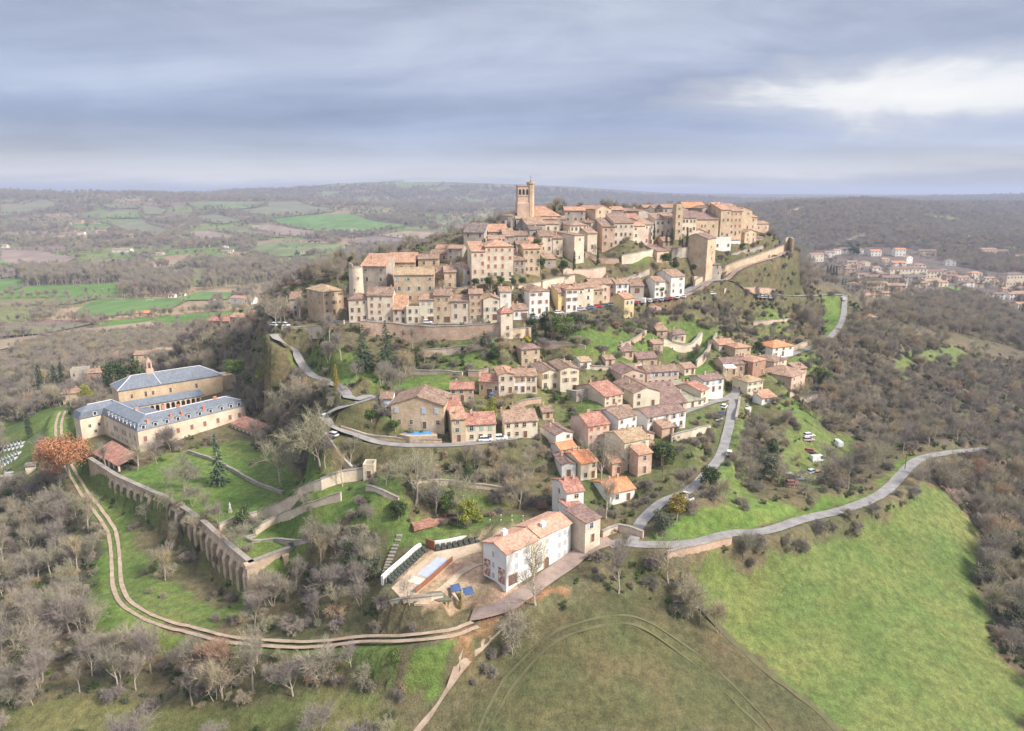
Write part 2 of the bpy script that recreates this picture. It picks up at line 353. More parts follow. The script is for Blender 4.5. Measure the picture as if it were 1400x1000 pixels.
# xl, xr, ground, eaves, distance, yaw, roof form, wall, tiles, rows, cols, depth, label, extras
HOUSES = [
 # --- the lower street, left to right
 (444,471,430,398,297,42,'H','ochre','tan',3,3,15,'big square three-storey house with mossy hip roof, alone beside the car park square',dict(shut='brown',side=-2,group=G_LOW,pitch=.42)),
 (378,397,441,426,312,18,'E','pink','red',2,3,8,'low pink house with red roof, left of the conical dark cypress on the square',dict(group=G_LOW)),
 (398,411,432,409,306,10,'S','grey','brown',3,1,7,'narrow grey annex leaning on the left of the big square house',dict(group=G_LOW,side=-1)),
 (471,485,426,408,312,-5,'E','pink','brown',1,1,9,'small brown-roofed house half hidden between the square house and the street row',dict(group=G_LOW,door=False)),
 (478,504,440,409,279,6,'H','pale','brown',3,3,9,'first house of the lower street row from the left, low brown hip roof',dict(group=G_LOW,pitch=.45)),
 (504,538,441,404,279,3,'E','pale','brown',4,3,10,'second house of the lower street row, broad ochre front with scattered brown shutters',dict(shut='brown',closed=True,group=G_LOW,pitch=.5,door=False)),
 (538,556,441.5,423,278,0,'S','pale','orange',2,2,8,'third house of the lower street row, low front under a steep orange lean-to roof',dict(group=G_LOW,pitch=.55)),
 (556,574,441.5,421,277,0,'F','cream','orange',2,2,8,'house of the lower street row with a dark open loggia under its terrace',dict(group=G_LOW)),
 (574,594,441,410,277,2,'E','cream','tile',3,2,9,'fifth house of the lower street row, pale with grey shutters and a garage',dict(shut='grey',group=G_LOW,garage=True,pitch=.4)),
 (594,617,441,404,277,0,'E','ochre','brown',3,2,9,'sixth house of the lower street row, ochre with brown shutters over a garage',dict(shut='brown',closed=True,group=G_LOW,garage=True,pitch=.4)),
 (617,642,440,412,277,2,'E','pale','brown',2,2,9,'seventh house of the lower street row, wide pale front with few small windows',dict(group=G_LOW,pitch=.42)),
 (642,660,439,402,277,4,'E','ochre','tile',4,2,9,'tall narrow eighth house of the lower street row with four floors of shutters',dict(shut='brown',closed=True,group=G_LOW,garage=True)),
 (661,683,438,409,277,8,'G','cream','tile',3,2,9,'gabled ninth house of the lower street row with wide dark garage door',dict(shut='grey',group=G_LOW,garage=True)),
 (684,699,436,399,287,10,'E','white','tile',3,1,9,'narrow white house directly behind the pointed street turret',dict(shut='green',group=G_LOW)),
 (702,722,436,424,285,14,'S','white','brown',1,2,6,'low white garage between the street turret and the red-shuttered white house',dict(group=G_LOW,garage=True)),
 (724,751,429,398,291,22,'H','white','brown',3,3,13,'white house with nine red-brown shutters under a brown hip roof on the lower street',dict(shut='red',group=G_LOW,side=-1,pitch=.38)),
 (763,775,425,400,302,20,'S','yellow','brown',3,1,8,'thin yellow house left of the orange-roofed street house',dict(shut='tan',group=G_LOW)),
 (774,789,425,395,302,20,'H','white','orange',3,2,12,'white house with orange hip roof and brown windows on the lower street',dict(shut='brown',group=G_LOW,pitch=.42)),
 (788,798,424,395,306,20,'E','pale','tile',3,1,9,'narrow pale house just right of the orange hip-roofed street house',dict(shut='white',group=G_LOW)),
 (798,811,422,393,309,20,'E','cream','tile',3,1,9,'narrow cream house third from the orange hip-roofed street house',dict(shut='white',group=G_LOW)),
 (811,824,418,396,313,20,'S','ochre','tile',2,2,8,'lower ochre house closing the terrace before the parked cars',dict(group=G_LOW)),
 (818,833,413,391,319,24,'G','rose','brown',2,1,11,'gabled rose house standing behind the terrace end',dict(group=G_LOW,door=False)),
 (806,842,408,388,320,10,'E','rose','tile',2,3,10,'long low house with wide tiled roof above the row of parked cars',dict(group=G_LOW,door=False)),
 (842,859,404,388,320,15,'E','white','tile',2,2,9,'short white-fronted house behind the lone yellow tower house',dict(shut='blue',group=G_LOW)),
 (853,866,434,408,309,32,'E','yellow','orange',2,2,9,'lone tall yellow tower house on the outer edge of the street',dict(shut='blue',group=G_LOW,pitch=.4)),
 (862,880,401,391,327,5,'S','grey','brown',1,1,9,'open grey barn with a dark shed mouth above the parked cars',dict(group=G_LOW,garage=True)),
 (895,908,406,385,330,20,'E','white','tile',3,2,10,'white house with green shutters, left of the three above the parked cars',dict(shut='green',group=G_LOW)),
 (907,918,404,387,333,20,'E','cream','tile',2,2,9,'cream house squeezed in the middle of three above the parked cars',dict(group=G_LOW)),
 (917,935,402,378,333,22,'E','white','tile',3,2,15,'big white house with wide brown roof at the right end of the lower street',dict(shut='grey',group=G_LOW,side=-1)),
 (888,904,426,419,322,20,'G','pink','orange',1,1,6,'tiny orange-roofed hut under the parked cars beside a dark cypress',dict(group=G_LOW,name='garden_hut',cat='hut',chim=False)),
 (957,985,378,362,361,16,'H','grey','dark',2,3,9,'dark-roofed stone house on the rampart ramp',dict(group=G_UP)),
 (949,968,389,379,358,25,'F','pale','green',1,1,6,'flat-topped pale outbuilding under the dark-roofed ramp house',dict(group=G_UP,name='outbuilding',cat='outbuilding')),
 # --- second tier
 (495,529,401,364,293,-8,'S','grey','orange',3,2,12,'tall grey stone house with sloping orange roof, joined to the round tower',dict(group=G_UP,side=-1,door=False,pitch=.34)),
 (530,568,388,359,306,0,'S','ochre','orange',2,3,11,'house under a long pale orange roof behind the blue-green shutters',dict(group=G_UP,door=False)),
 (540,594,414,376,288,4,'E','ochre','tan',3,4,13,'wide ochre house with blue-green shutters and mossy roof above the lower street',dict(shut='teal',group=G_UP,door=False,pitch=.36)),
 (594,607,400,380,296,5,'S','pink','brown',2,1,12,'narrow house with a long brown roof right of the blue-green shutters',dict(group=G_UP,door=False)),
 (608,624,396,372,292,8,'E','ochre','tile',2,1,12,'ochre house with a skylit roof, left of the golden cypress',dict(shut='brown',closed=True,group=G_UP,door=False)),
 (636,646,392,367,296,42,'E','white','orange',2,1,13,'house with white gable front and grey flank behind the golden cypress',dict(group=G_UP,shut='red')),
 (645,664,389,344,291,12,'S','pale','orange',4,2,11,'left part of the great town house, with dark top loggia under an orange lean-to roof',dict(shut='red',closed=True,group=G_UP,door=False,side=-1)),
 (664,702,381,337,293,12,'H','pale','orange',4,4,14,'great four-storey town house with red-brown shutters under an orange hip roof',dict(shut='red',closed=True,group=G_UP,door=False,pitch=.42)),
 (703,718,374,356,302,8,'S','grey','brown',2,2,8,'small grey house wedged right of the great town house',dict(group=G_UP)),
 (716,738,374,340,306,14,'E','ochre','orange',3,3,10,'three-storey ochre house with orange roof beside the shrubby cliff',dict(group=G_UP,door=False)),
 (738,756,346,323,322,10,'E','pale','brown',2,2,12,'pale house with a broken brown roof above the shrubby cliff',dict(group=G_UP,door=False)),
 (756,769,349,326,323,12,'S','pale','brown',2,1,8,'house with a dark arched opening left of the grey tower house',dict(group=G_UP)),
 (785,798,359,322,324,42,'S','pale','brown',3,1,13,'tall square grey tower house with plain walls over the cypress',dict(group=G_UP,door=False,pitch=.1,side=0)),
 (779,802,330,308,342,15,'H','cream','tile',2,4,11,'cream house with four arched windows and a brown hip roof behind the grey tower house',dict(group=G_TOP,door=False,pitch=.4)),
 (803,816,341,319,338,20,'S','pale','tile',2,1,8,'small pale house in front of the grey gable, near the two cypresses',dict(group=G_TOP)),
 (588,612,358,347,318,-10,'E','pink','brown',1,3,9,'low pink house with mossy roof on the left brow of the town',dict(group=G_TOP,door=False)),
 (572,600,366,354,306,4,'E','ochre','brown',1,2,10,'low house with two skylights behind the wide mossy roof',dict(group=G_TOP,door=False)),
 (612,632,356,340,312,-12,'E','grey','tile',2,2,9,'grey stone house left of the great town house, under the ruined roofs',dict(group=G_TOP,door=False)),
 (596,618,350,340,330,-8,'E','grey','orange',1,2,8,'small house with orange roof highest on the left brow',dict(group=G_TOP,door=False)),
 (634,662,336,318,316,-6,'S','grey','dark',2,2,12,'dark-roofed old house topping the left end of the upper town',dict(group=G_TOP,door=False)),
 (646,667,320,309,330,20,'G','grey','orange',1,2,9,'gabled house with orange tiles left of the church apse',dict(group=G_TOP,door=False)),
 (668,695,328,317,325,8,'S','grey','orange',1,3,10,'long house under a pale orange roof below the church apse',dict(group=G_TOP,door=False)),
 (688,703,337,323,318,6,'S','grey','tile',2,1,10,'grey house with a tall window below the church tower, left of the brown roof',dict(group=G_TOP,door=False)),
 (702,722,335,322,320,10,'E','grey','brown',1,2,10,'brown-roofed house right under the church tower',dict(group=G_TOP,door=False)),
 (720,746,320,307,333,14,'S','grey','tile',1,2,12,'grey house under a big weathered roof right below the church nave',dict(group=G_TOP,door=False)),
 (724,738,327,314,328,12,'S','grey','dark',1,1,8,'small house with one dark window under the church nave',dict(group=G_TOP,door=False)),
 (746,764,320,306,340,12,'E','pale','tile',1,2,9,'small house at the right end of the church nave',dict(group=G_TOP,door=False)),
 (772,800,304,288,358,4,'E','grey','orange',2,3,10,'long house with greenish front and orange roof left of the grey gable',dict(group=G_TOP,door=False)),
 (814,835,304,286,360,36,'G','ochre','orange',2,2,15,'tall house with grey gable and bright orange roof on the skyline',dict(group=G_TOP,door=False,side=-1)),
 (808,826,322,305,350,25,'G','grey','brown',1,1,12,'grey gabled house with bare stone wall below the bright orange skyline roof',dict(group=G_TOP,door=False)),
 (823,840,338,310,343,12,'S','pink','brown',3,2,12,'three-storey pinkish house with long brown roof, left of the big pale front',dict(group=G_TOP)),
 (839,865,337,305,345,12,'S','pale','brown',3,4,13,'big pale three-storey front below the red roof of the upper town',dict(group=G_TOP)),
 (864,881,336,309,349,22,'E','pale','orange',3,2,10,'three-storey house with orange roof edge, right of the big pale front',dict(group=G_TOP)),
 (880,893,334,307,353,28,'S','rose','tile',3,2,10,'rose house at the corner by the dark cypress of the upper town',dict(shut='white',group=G_TOP)),
 (833,853,306,295,360,10,'E','grey','dark',1,2,10,'house with a slate-grey roof behind the big pale front',dict(group=G_TOP,door=False)),
 (852,874,308,298,362,14,'E','grey','red',1,2,11,'house with a vivid red roof in the upper town',dict(group=G_TOP,door=False)),
 (836,852,296,287,374,8,'E','grey','orange',1,2,9,'small skyline house with orange roof above the slate-grey one',dict(group=G_TOP,door=False)),
 (853,872,297,289,378,8,'E','grey','brown',1,2,9,'small skyline house with brown roof above the red roof',dict(group=G_TOP,door=False)),
 (873,886,301,289,372,30,'G','grey','brown',1,1,10,'grey gabled house on the skyline right of the red roof',dict(group=G_TOP,door=False)),
 (893,905,298,285,376,8,'E','cream','brown',2,2,9,'small cream house on the skyline in front of the bare trees',dict(group=G_TOP,door=False)),
 (880,906,292,284,392,6,'E','pink','tile',1,3,10,'long tiled house on the skyline behind bare trees',dict(group=G_TOP,door=False)),
 (895,909,322,300,362,14,'S','cream','tile',2,2,9,'cream two-storey house just right of the dark cypress',dict(shut='blue',group=G_TOP)),
 (909,924,322,299,361,12,'S','grey','tile',2,2,9,'grey house immediately left of the slim square house tower',dict(group=G_TOP)),
 (906,923,304,284,372,10,'E','grey','tile',2,2,10,'grey stone house rising behind the slim house tower, on its left',dict(group=G_TOP,door=False)),
 (923,932,322,281,358,14,'F','ochre','tile',4,1,4,'slim square ochre house tower with one column of windows',dict(group=G_TOP,door=False)),
 (932,951,318,298,363,10,'S','cream','plum',2,4,12,'cream house with long plum roof right of the slim house tower',dict(group=G_TOP)),
 (908,932,296,283,380,8,'H','ochre','orange',1,3,11,'orange hip-roofed house on the skyline above the slim house tower',dict(group=G_TOP,door=False)),
 (936,964,294,284,392,8,'E','ochre','new',1,3,12,'long house with the brightest orange roof on the skyline',dict(group=G_TOP,door=False,pitch=.45)),
 (960,979,302,285,382,18,'G','grey','brown',2,2,12,'grey gable with two dark windows near the skyline',dict(group=G_TOP,door=False)),
 (952,981,320,300,372,12,'S','ochre','plum',1,6,13,'ochre hall with a row of six tall windows under a plum roof',dict(group=G_TOP)),
 (972,990,294,283,396,6,'E','ochre','orange',1,2,9,'small ochre house with orange roof behind the two-window grey gable',dict(group=G_TOP,door=False)),
 (984,997,325,287,375,16,'S','ochre','orange',4,2,12,'tall four-storey ochre house with grey flank near the right end of town',dict(group=G_TOP,side=-1)),
 (997,1013,322,289,377,16,'S','ochre','tile',4,3,12,'tall ochre house with rows of red shutters near the right end of town',dict(shut='red',closed=True,group=G_TOP)),
 (1006,1026,316,288,386,24,'G','ochre','tile',3,2,14,'big gabled house at the right end of the skyline',dict(group=G_TOP,door=False)),
 (1025,1034,315,297,390,28,'S','ochre','orange',2,1,8,'last narrow ochre house at the right end of the skyline',dict(group=G_TOP,door=False)),
 (1033,1050,318,306,398,30,'E','pink','tile',1,2,8,'low pink ruin among bare bushes at the right end of town',dict(group=G_TOP,door=False)),
 (966,977,358,326,357,52,'E','ochre','plum',4,1,13,'tall blank-sided tower house with slit windows above the rampart ramp',dict(group=G_UP,door=False)),
 (945,966,333,318,368,20,'G','pale','orange',1,2,10,'small gabled house behind the blank-sided tower house',dict(group=G_UP,door=False)),
 (977,998,347,326,372,15,'F','white','green',1,3,9,'roofless white house shell inside the rampart',dict(group=G_UP,door=False)),
 (997,1011,339,328,377,20,'S','white','orange',1,2,8,'white house with orange roof inside the rampart',dict(group=G_UP)),
 (1018,1033,331,318,384,38,'G','ochre','tile',2,2,12,'ochre gabled house nearest to the rampart bend',dict(group=G_UP,side=-1)),
 (1032,1043,334,325,390,30,'S','grey','brown',1,1,7,'ruined grey hut at the rampart bend',dict(group=G_UP,name='ruined_hut',cat='ruin',door=False)),
 (906,918,347,330,354,10,'E','ochre','tile',2,1,10,'small ochre house with two storeys beside the barn roofs under the cypresses',dict(group=G_UP)),
 (898,914,358,343,348,42,'E','ochre','plum',2,2,15,'old barn with a long dark roof right of the green garden patch',dict(group=G_UP)),
 (1014,1030,306,296,392,18,'E','ochre','tile',1,2,9,'middle-sized tiled house tucked behind the red-shuttered house',dict(group=G_TOP,door=False)),
 (756,774,312,300,350,10,'E','grey','brown',1,2,9,'brown-roofed house between the church nave and the cream hip-roofed house',dict(group=G_TOP,door=False)),
 (706,724,349,334,316,8,'E','grey','brown',1,2,9,'small mossy-roofed house above the narrow grey wedge house',dict(group=G_TOP,door=False)),
 (668,690,338,327,310,6,'E','grey','tile',1,2,9,'tiled house directly behind the great town house',dict(group=G_TOP,door=False)),
 (724,742,345,333,318,10,'S','ochre','orange',1,2,8,'low orange-roofed house above the three-storey ochre house',dict(group=G_TOP,door=False)),
 # --- the slope below the town
 (521,537,566,545,213,3,'E','white','brown',2,1,7,'small annex with a blue shutter at the left of the pool house',dict(shut='blue',closed=True,group=G_SLOPE)),
 (536,607,586,554,209,-4,'G','ochre','brown',2,4,13,'large gabled ochre house with blue shutters above the blue swimming pool',dict(shut='blue',closed=True,group=G_SLOPE,pitch=.33)),
 (614,634,590,563,212,16,'S','cream','red',2,1,8,'upper cream block stepping up right of the swimming pool',dict(group=G_SLOPE,door=False)),
 (618,637,604,573,206,12,'S','ochre','orange',3,1,6,'narrow ochre house with green shutters over a garage by the loop road',dict(shut='green',group=G_SLOPE)),
 (637,678,603,580,208,8,'S','cream','red',2,3,6,'low cream house with green shutters and a tan wooden door on the loop road',dict(shut='green',group=G_SLOPE)),
 (616,648,549,532,229,4,'E','ochre','red',2,3,8,'small stone house with red roof above the pool house',dict(group=G_SLOPE)),
 (655,683,541,522,234,-14,'E','ochre','red',1,3,9,'red-roofed house with an open dark loggia over a garage',dict(group=G_SLOPE,garage=True)),
 (682,703,538,512,233,10,'G','pale','orange',2,2,10,'pale gabled house joined to the red-roofed loggia house',dict(group=G_SLOPE)),
 (702,719,537,514,234,8,'E','white','tile',2,2,9,'white house in the middle of the terrace row above the loop road',dict(shut='tan',group=G_SLOPE)),
 (718,734,537,514,235,8,'E','pale','tile',2,2,9,'pale right end house of the terrace row above the loop road',dict(group=G_SLOPE)),
 (713,738,499,477,262,18,'H','ochre','plum',2,2,8,'square stone house with small red hip roof beside a turquoise pool cover',dict(group=G_SLOPE,side=-1,pitch=.3)),
 (741,764,533,509,242,18,'G','cream','brown',2,2,12,'left one of two cream gabled twin houses with tan shutters',dict(shut='tan',group=G_SLOPE)),
 (766,791,535,505,242,16,'G','cream','brown',3,2,12,'right and taller one of two cream gabled twin houses with tan shutters',dict(shut='tan',group=G_SLOPE)),
 (690,735,599,576,213,12,'E','cream','tile',2,4,11,'wide cream roadside house with a broad tiled roof on the loop road',dict(group=G_SLOPE)),
 (793,808,504,494,258,20,'E','white','tan',1,1,6,'tiny white hut in the gardens above the twin gables',dict(group=G_SLOPE,name='garden_hut',cat='hut')),
 (827,851,553,540,233,34,'E','pale','red',2,3,16,'barn with a large red roof and long grey stone flank',dict(group=G_SLOPE)),
 (850,881,527,511,252,16,'G','rose','plum',2,3,12,'rose gabled house with plum roof behind the red-roofed barn',dict(group=G_SLOPE)),
 (885,927,527,508,262,14,'E','rose','brown',2,5,9,'long rose house with bright blue shutters at its right end',dict(shut='blue',group=G_SLOPE)),
 (872,898,501,490,273,10,'E','ochre','plum',1,2,9,'low ochre house with plum roof behind the long rose house',dict(group=G_SLOPE)),
 (866,901,556,536,236,18,'G','cream','brown',2,2,15,'cream gabled house with two grey windows in the middle of the hamlet',dict(group=G_SLOPE,side=-1)),
 (900,938,562,551,240,14,'S','pale','plum',1,3,13,'low building under a huge plum-brown roof right of the cream gable',dict(group=G_SLOPE,door=False)),
 (886,936,588,566,224,28,'E','white','plum',2,5,9,'long white house with plum-brown roof and blue-grey shutters in the hamlet',dict(shut='grey',group=G_SLOPE,side=-2)),
 (932,961,557,548,246,26,'S','cream','green',1,3,13,'low shed with a wide grey-green roof beside the side lane',dict(group=G_GATE,name='shed',cat='shed')),
 (958,968,551,533,250,48,'E','pale','red',2,1,11,'small red-roofed house next to the grey-green shed roof',dict(group=G_GATE)),
 (962,988,536,519,261,26,'E','white','plum',2,3,8,'white house with yellow gable end and blue shutters',dict(shut='blue',group=G_GATE)),
 (989,1017,512,498,277,8,'E','ochre','plum',1,3,10,'long low stone house with plum roof and a white awning in front',dict(group=G_GATE)),
 (1029,1045,513,493,279,38,'H','brick','orange',2,2,10,'brick and stone house with orange hip roof in the crossroads street',dict(group=G_GATE,side=-2)),
 (983,1004,482,471,296,12,'E','pale','orange',1,2,10,'low house with pinkish orange roof above the crossroads',dict(group=G_GATE)),
 (1005,1025,490,475,291,18,'H','ochre','orange',2,3,8,'small ochre house with orange hip roof and open porch above the crossroads',dict(group=G_GATE)),
 (1057,1083,487,474,316,24,'H','white','new',2,3,10,'white house with the brightest orange hip roof beside the upper road',dict(group=G_GATE,side=-1,pitch=.4)),
 (1058,1074,507,493,300,38,'H','pale','brown',2,2,11,'pale house with grey-brown hip roof opposite the brick house',dict(group=G_GATE)),
 (1081,1098,540,512,288,44,'H','rose','tile',3,2,14,'three-storey rose house with ivy flank and wide brown hip roof',dict(shut='red',closed=True,group=G_GATE,pitch=.4)),
 (1021,1041,545,521,271,26,'H','cream','tan',3,3,8,'cream corner house with green shutters at the road junction',dict(shut='green',group=G_GATE,side=-1,pitch=.35)),
 (1042,1060,551,544,264,22,'S','white','orange',1,2,5,'small white shed with red roof right of the corner house',dict(group=G_GATE,name='shed',cat='shed')),
 (804,832,613,581,213,24,'E','rose','red',3,3,11,'tall brick-patched rose house with a red roof and blank grey flank',dict(group=G_SLOPE,shut='red',closed=True,pitch=.38)),
 (845,869,604,570,216,36,'E','white','brown',3,3,11,'tall white house with a dark open attic in the hamlet',dict(group=G_SLOPE,pitch=.28)),
 (853,885,644,602,207,28,'E','cream','tan',3,2,10,'tall cream house with pale green shutters and mossy tan roof',dict(shut='green',group=G_SLOPE)),
 (872,890,647,620,202,28,'S','pink','orange',2,1,4,'balcony annex with orange roof on the tall cream green-shuttered house',dict(group=G_SLOPE,chim=False)),
 (885,897,628,611,212,26,'E','pale','brown',2,1,8,'small pale wing with a brown roof behind the balcony annex',dict(shut='green',group=G_SLOPE)),
 (837,853,648,632,203,24,'S','pink','orange',2,1,5,'low lean-to with orange roof against the left flank of the tall cream house',dict(group=G_SLOPE,chim=False)),
 (760,783,612,593,212,26,'G','white','plum',2,2,10,'white house with two tiny dark windows and plum roof by the loop road end',dict(group=G_SLOPE)),
 (766,788,625,613,207,24,'E','white','new',1,2,6,'small white annex with new orange tiles below the two-window white house',dict(group=G_SLOPE,chim=False)),
 (768,787,652,635,199,12,'G','white','plum',1,1,9,'white house with a wide blue-glazed porch under a plum gable',dict(group=G_SLOPE)),
 (794,816,655,632,200,28,'E','cream','new',2,2,10,'cream house with blazing orange roof behind the bare garden tree',dict(group=G_SLOPE)),
 (774,797,716,672,179,20,'E','white','red',3,1,9,'tall cream tower-like house with red roof behind the white mill house',dict(group=G_SLOPE,side=-1,pitch=.36)),
 (784,801,722,697,175,34,'S','white','red',2,1,6,'lower middle block stepping down from the tall tower-like house',dict(pitch=.12,group=G_SLOPE,chim=False)),
 (800,820,741,711,169,40,'S','pale','plum',2,1,7,'lowest block with plum lean-to roof beside the cobbled drive',dict(pitch=.13,group=G_SLOPE,chim=False,shut='blue')),
 (834,867,686,671,194,26,'E','white','new',1,2,9,'single-storey house with vivid orange roof above the red garden fence',dict(group=G_SLOPE)),
 (497,512,654,638,197,0,'F','pale','green',1,1,4,'small square stone pavilion with a dark door at the top of the garden wall',dict(group=G_SLOPE,name='garden_pavilion',cat='pavilion',chim=False)),
 (408,426,468,460,287,-20,'F','grey','green',1,2,5,'tiny grassy-roofed hut with red door under the car park square',dict(group=G_SLOPE,name='garden_hut',cat='hut')),
 (893,906,480,470,290,20,'E','pink','tile',1,1,6,'small ruined stone barn in the green gardens below the parked cars',dict(group=G_SLOPE,name='ruined_barn',cat='ruin',door=False)),
 (919,937,467,457,312,25,'E','pale','plum',1,2,8,'pale stone barn with plum roof on the bright green garden terrace',dict(group=G_SLOPE)),
 (898,912,462,452,308,10,'S','pink','tile',1,1,7,'half-ruined pink barn left of the garden terrace',dict(group=G_SLOPE,name='ruined_barn',cat='ruin',door=False)),
 # --- behind the abbey and at the left foot of the hill
 (286,313,447,439,400,-10,'E','pink','red',1,3,10,'orange-roofed house at the left foot of the town, partly behind bare trees',dict(group=G_BEHIND)),
 (316,340,446,434,386,-10,'E','pink','orange',1,3,10,'second orange-roofed house left of the car park square',dict(group=G_BEHIND)),
 (338,366,444,431,372,0,'E','pink','red',2,3,11,'red-roofed house just left of the parked cars on the square',dict(group=G_BEHIND)),
 (101,121,532,507,400,20,'F','grey','green',2,2,8,'square grey tower-like house among trees behind the abbey',dict(group=G_BEHIND)),
 (122,142,530,510,402,18,'E','brick','tile',2,2,9,'brick-brown ruined house beside the square grey tower-like house',dict(group=G_BEHIND)),
 (88,106,551,538,350,15,'E','ochre','tile',1,2,8,'small ochre house with brown roof left of the abbey',dict(group=G_BEHIND)),
 (110,142,505,496,455,15,'E','white','brown',1,4,9,'long white house with brown roof behind the abbey trees',dict(group=G_BEHIND)),
 (143,166,500,488,470,10,'G','white','plum',1,2,12,'white gabled house behind the abbey trees',dict(group=G_BEHIND)),
 (186,204,501,485,440,12,'E','ochre','tile',2,2,9,'ivy-covered ochre house beyond the abbey bell gable',dict(group=G_BEHIND)),
 (210,246,496,480,450,8,'F','brick','green',1,4,10,'long roofless brick-brown ruin beyond the abbey',dict(group=G_BEHIND,door=False,name='ruined_building',cat='ruin')),
 (238,254,478,470,480,15,'E','pale','new',1,2,9,'small house with bright orange roof beside a dark fir beyond the abbey',dict(group=G_BEHIND)),
 (258,283,484,466,450,30,'G','grey','dark',1,2,14,'old grey chapel with a small spire beyond the abbey',dict(group=G_BEHIND,name='chapel',cat='chapel',door=False)),
 (478,488,402,394,312,0,'E','white','tile',1,1,6,'tiny white house beside the foot of the round tower',dict(group=G_LOW,door=False)),
 # --- odd ones
 (685,701,462,427,268,22,'P','pale','red',4,1,4.2,'slim square stone turret with a pointed red roof standing below the lower street',dict(name='stone_turret',cat='turret',group=None,door=False,pitch=.95,chim=False)),
 (805,821,354,344,343,18,'E','grey','brown',1,2,7,'low grey ruin-like house under the hedge bushes below the big pale front',dict(group=G_TOP)),
 (690,706,357,346,308,8,'E','ochre','tile',1,2,8,'small ochre house right above the small grey wedge house roof',dict(group=G_TOP,door=False)),
 (768,784,342,330,330,14,'E','rose','brown',2,1,8,'rose house hidden behind the grey tower house, on its left',dict(group=G_TOP,door=False)),
 (924,940,300,290,378,10,'E','grey','tile',1,2,9,'grey house on the skyline just behind the slim house tower, on its right',dict(group=G_TOP,door=False)),
 (866,884,312,303,364,16,'E','pale','tile',1,2,9,'pale house between the vivid red roof and the rose corner house',dict(group=G_TOP,door=False)),
 (884,900,311,303,368,12,'E','ochre','brown',1,2,9,'ochre house behind the rose corner house',dict(group=G_TOP,door=False)),
 (998,1012,298,289,396,14,'E','pink','brown',1,2,8,'pink house peeping out behind the two tall ochre houses',dict(group=G_TOP,door=False)),
 (652,668,350,342,306,4,'E','grey','brown',1,2,7,'low grey roof squeezed behind the left part of the great town house',dict(group=G_TOP,door=False)),
 (744,760,366,354,314,18,'S','grey','tile',1,1,6,'half-ruined shed on the cliff above the white red-shuttered house',dict(group=G_UP,name='ruined_shed',cat='ruin',door=False)),
 (1000,1016,352,343,392,24,'E','grey','tile',1,2,7,'low house just inside the rampart wall, left of the bushes',dict(group=G_UP)),
 (700,718,573,563,226,10,'E','pale','tile',1,2,7,'low tiled outbuilding behind the wide roadside house',dict(group=G_SLOPE,door=False)),
 (846,866,573,563,228,22,'E','ochre','tile',1,2,7,'low tiled house between the tall white house and the cream gable',dict(group=G_SLOPE,door=False)),
 (905,921,594,584,219,26,'S','pink','tile',1,2,5,'low pink annex in front of the long white hamlet house',dict(group=G_SLOPE)),
 (878,894,604,594,218,26,'G','rose','brown',1,1,6,'small gabled outhouse below the long white hamlet house',dict(group=G_SLOPE)),
 (1010,1026,569,560,259,18,'F','white','green',1,2,6,'low flat-roofed white shed below the road junction on the right',dict(group=G_GATE,name='shed',cat='shed')),
 (1088,1102,513,504,306,20,'S','ochre','tile',1,1,5,'tiny ochre outhouse behind the ivy-flanked rose house',dict(group=G_GATE,name='outhouse',cat='outbuilding')),
 (742,756,572,563,228,14,'E','ochre','brown',1,1,6,'small ochre outhouse in the gardens behind the wide roadside house',dict(group=G_SLOPE,name='outhouse',cat='outbuilding')),
 (828,840,500,491,262,18,'E','rose','tile',1,1,6,'small rose cottage in the gardens right of the tiny white hut',dict(group=G_SLOPE)),
 (850,866,489,480,272,15,'S','pink','plum',1,2,6,'low pink barn beside the yellow mimosa bush',dict(group=G_SLOPE)),
 (936,950,512,503,268,22,'E','cream','tile',1,2,7,'small cream house above the white house with yellow gable end',dict(group=G_GATE)),
]

# ---------------------------------------------------------------- levelled ground, roads cut into the slope, ground cover
def plane_poly(pts, z):
    out = []
    for px, py in pts:
        d = ray(px, py)
        t = (CAM_Z - z) / -d[2]
        out.append((d[0] * t, d[1] * t))
    return np.array(out)


def ground_poly(pts, dmin=0.0):
    out = []
    for px, py in pts:
        h = hit(px, py, dmin)
        if h is None:
            h = at_depth(px, py, 6000)
        out.append((h.x, h.y))
    return np.array(out)


def inside(poly, x, y):
    x = np.asarray(x, float)
    y = np.asarray(y, float)
    res = np.zeros(x.shape, bool)
    n = len(poly)
    for i in range(n):
        x1, y1 = poly[i]
        x2, y2 = poly[(i + 1) % n]
        if y1 == y2:
            continue
        c = ((y1 > y) != (y2 > y)) & (x < (x2 - x1) * (y - y1) / (y2 - y1) + x1)
        res ^= c
    return res


def seg_dist(line, x, y):
    """distance to a polyline and the height along it"""
    best = np.full(x.shape, 1e9)
    hz_ = np.zeros(x.shape)
    for i in range(len(line) - 1):
        a, b = line[i], line[i + 1]
        dx, dy = b[0] - a[0], b[1] - a[1]
        L2 = dx * dx + dy * dy + 1e-9
        t = np.clip(((x - a[0]) * dx + (y - a[1]) * dy) / L2, 0, 1)
        d = np.hypot(x - a[0] - t * dx, y - a[1] - t * dy)
        m = d < best
        best[m] = d[m]
        hz_[m] = (a[2] + t * (b[2] - a[2]))[m]
    return best, hz_


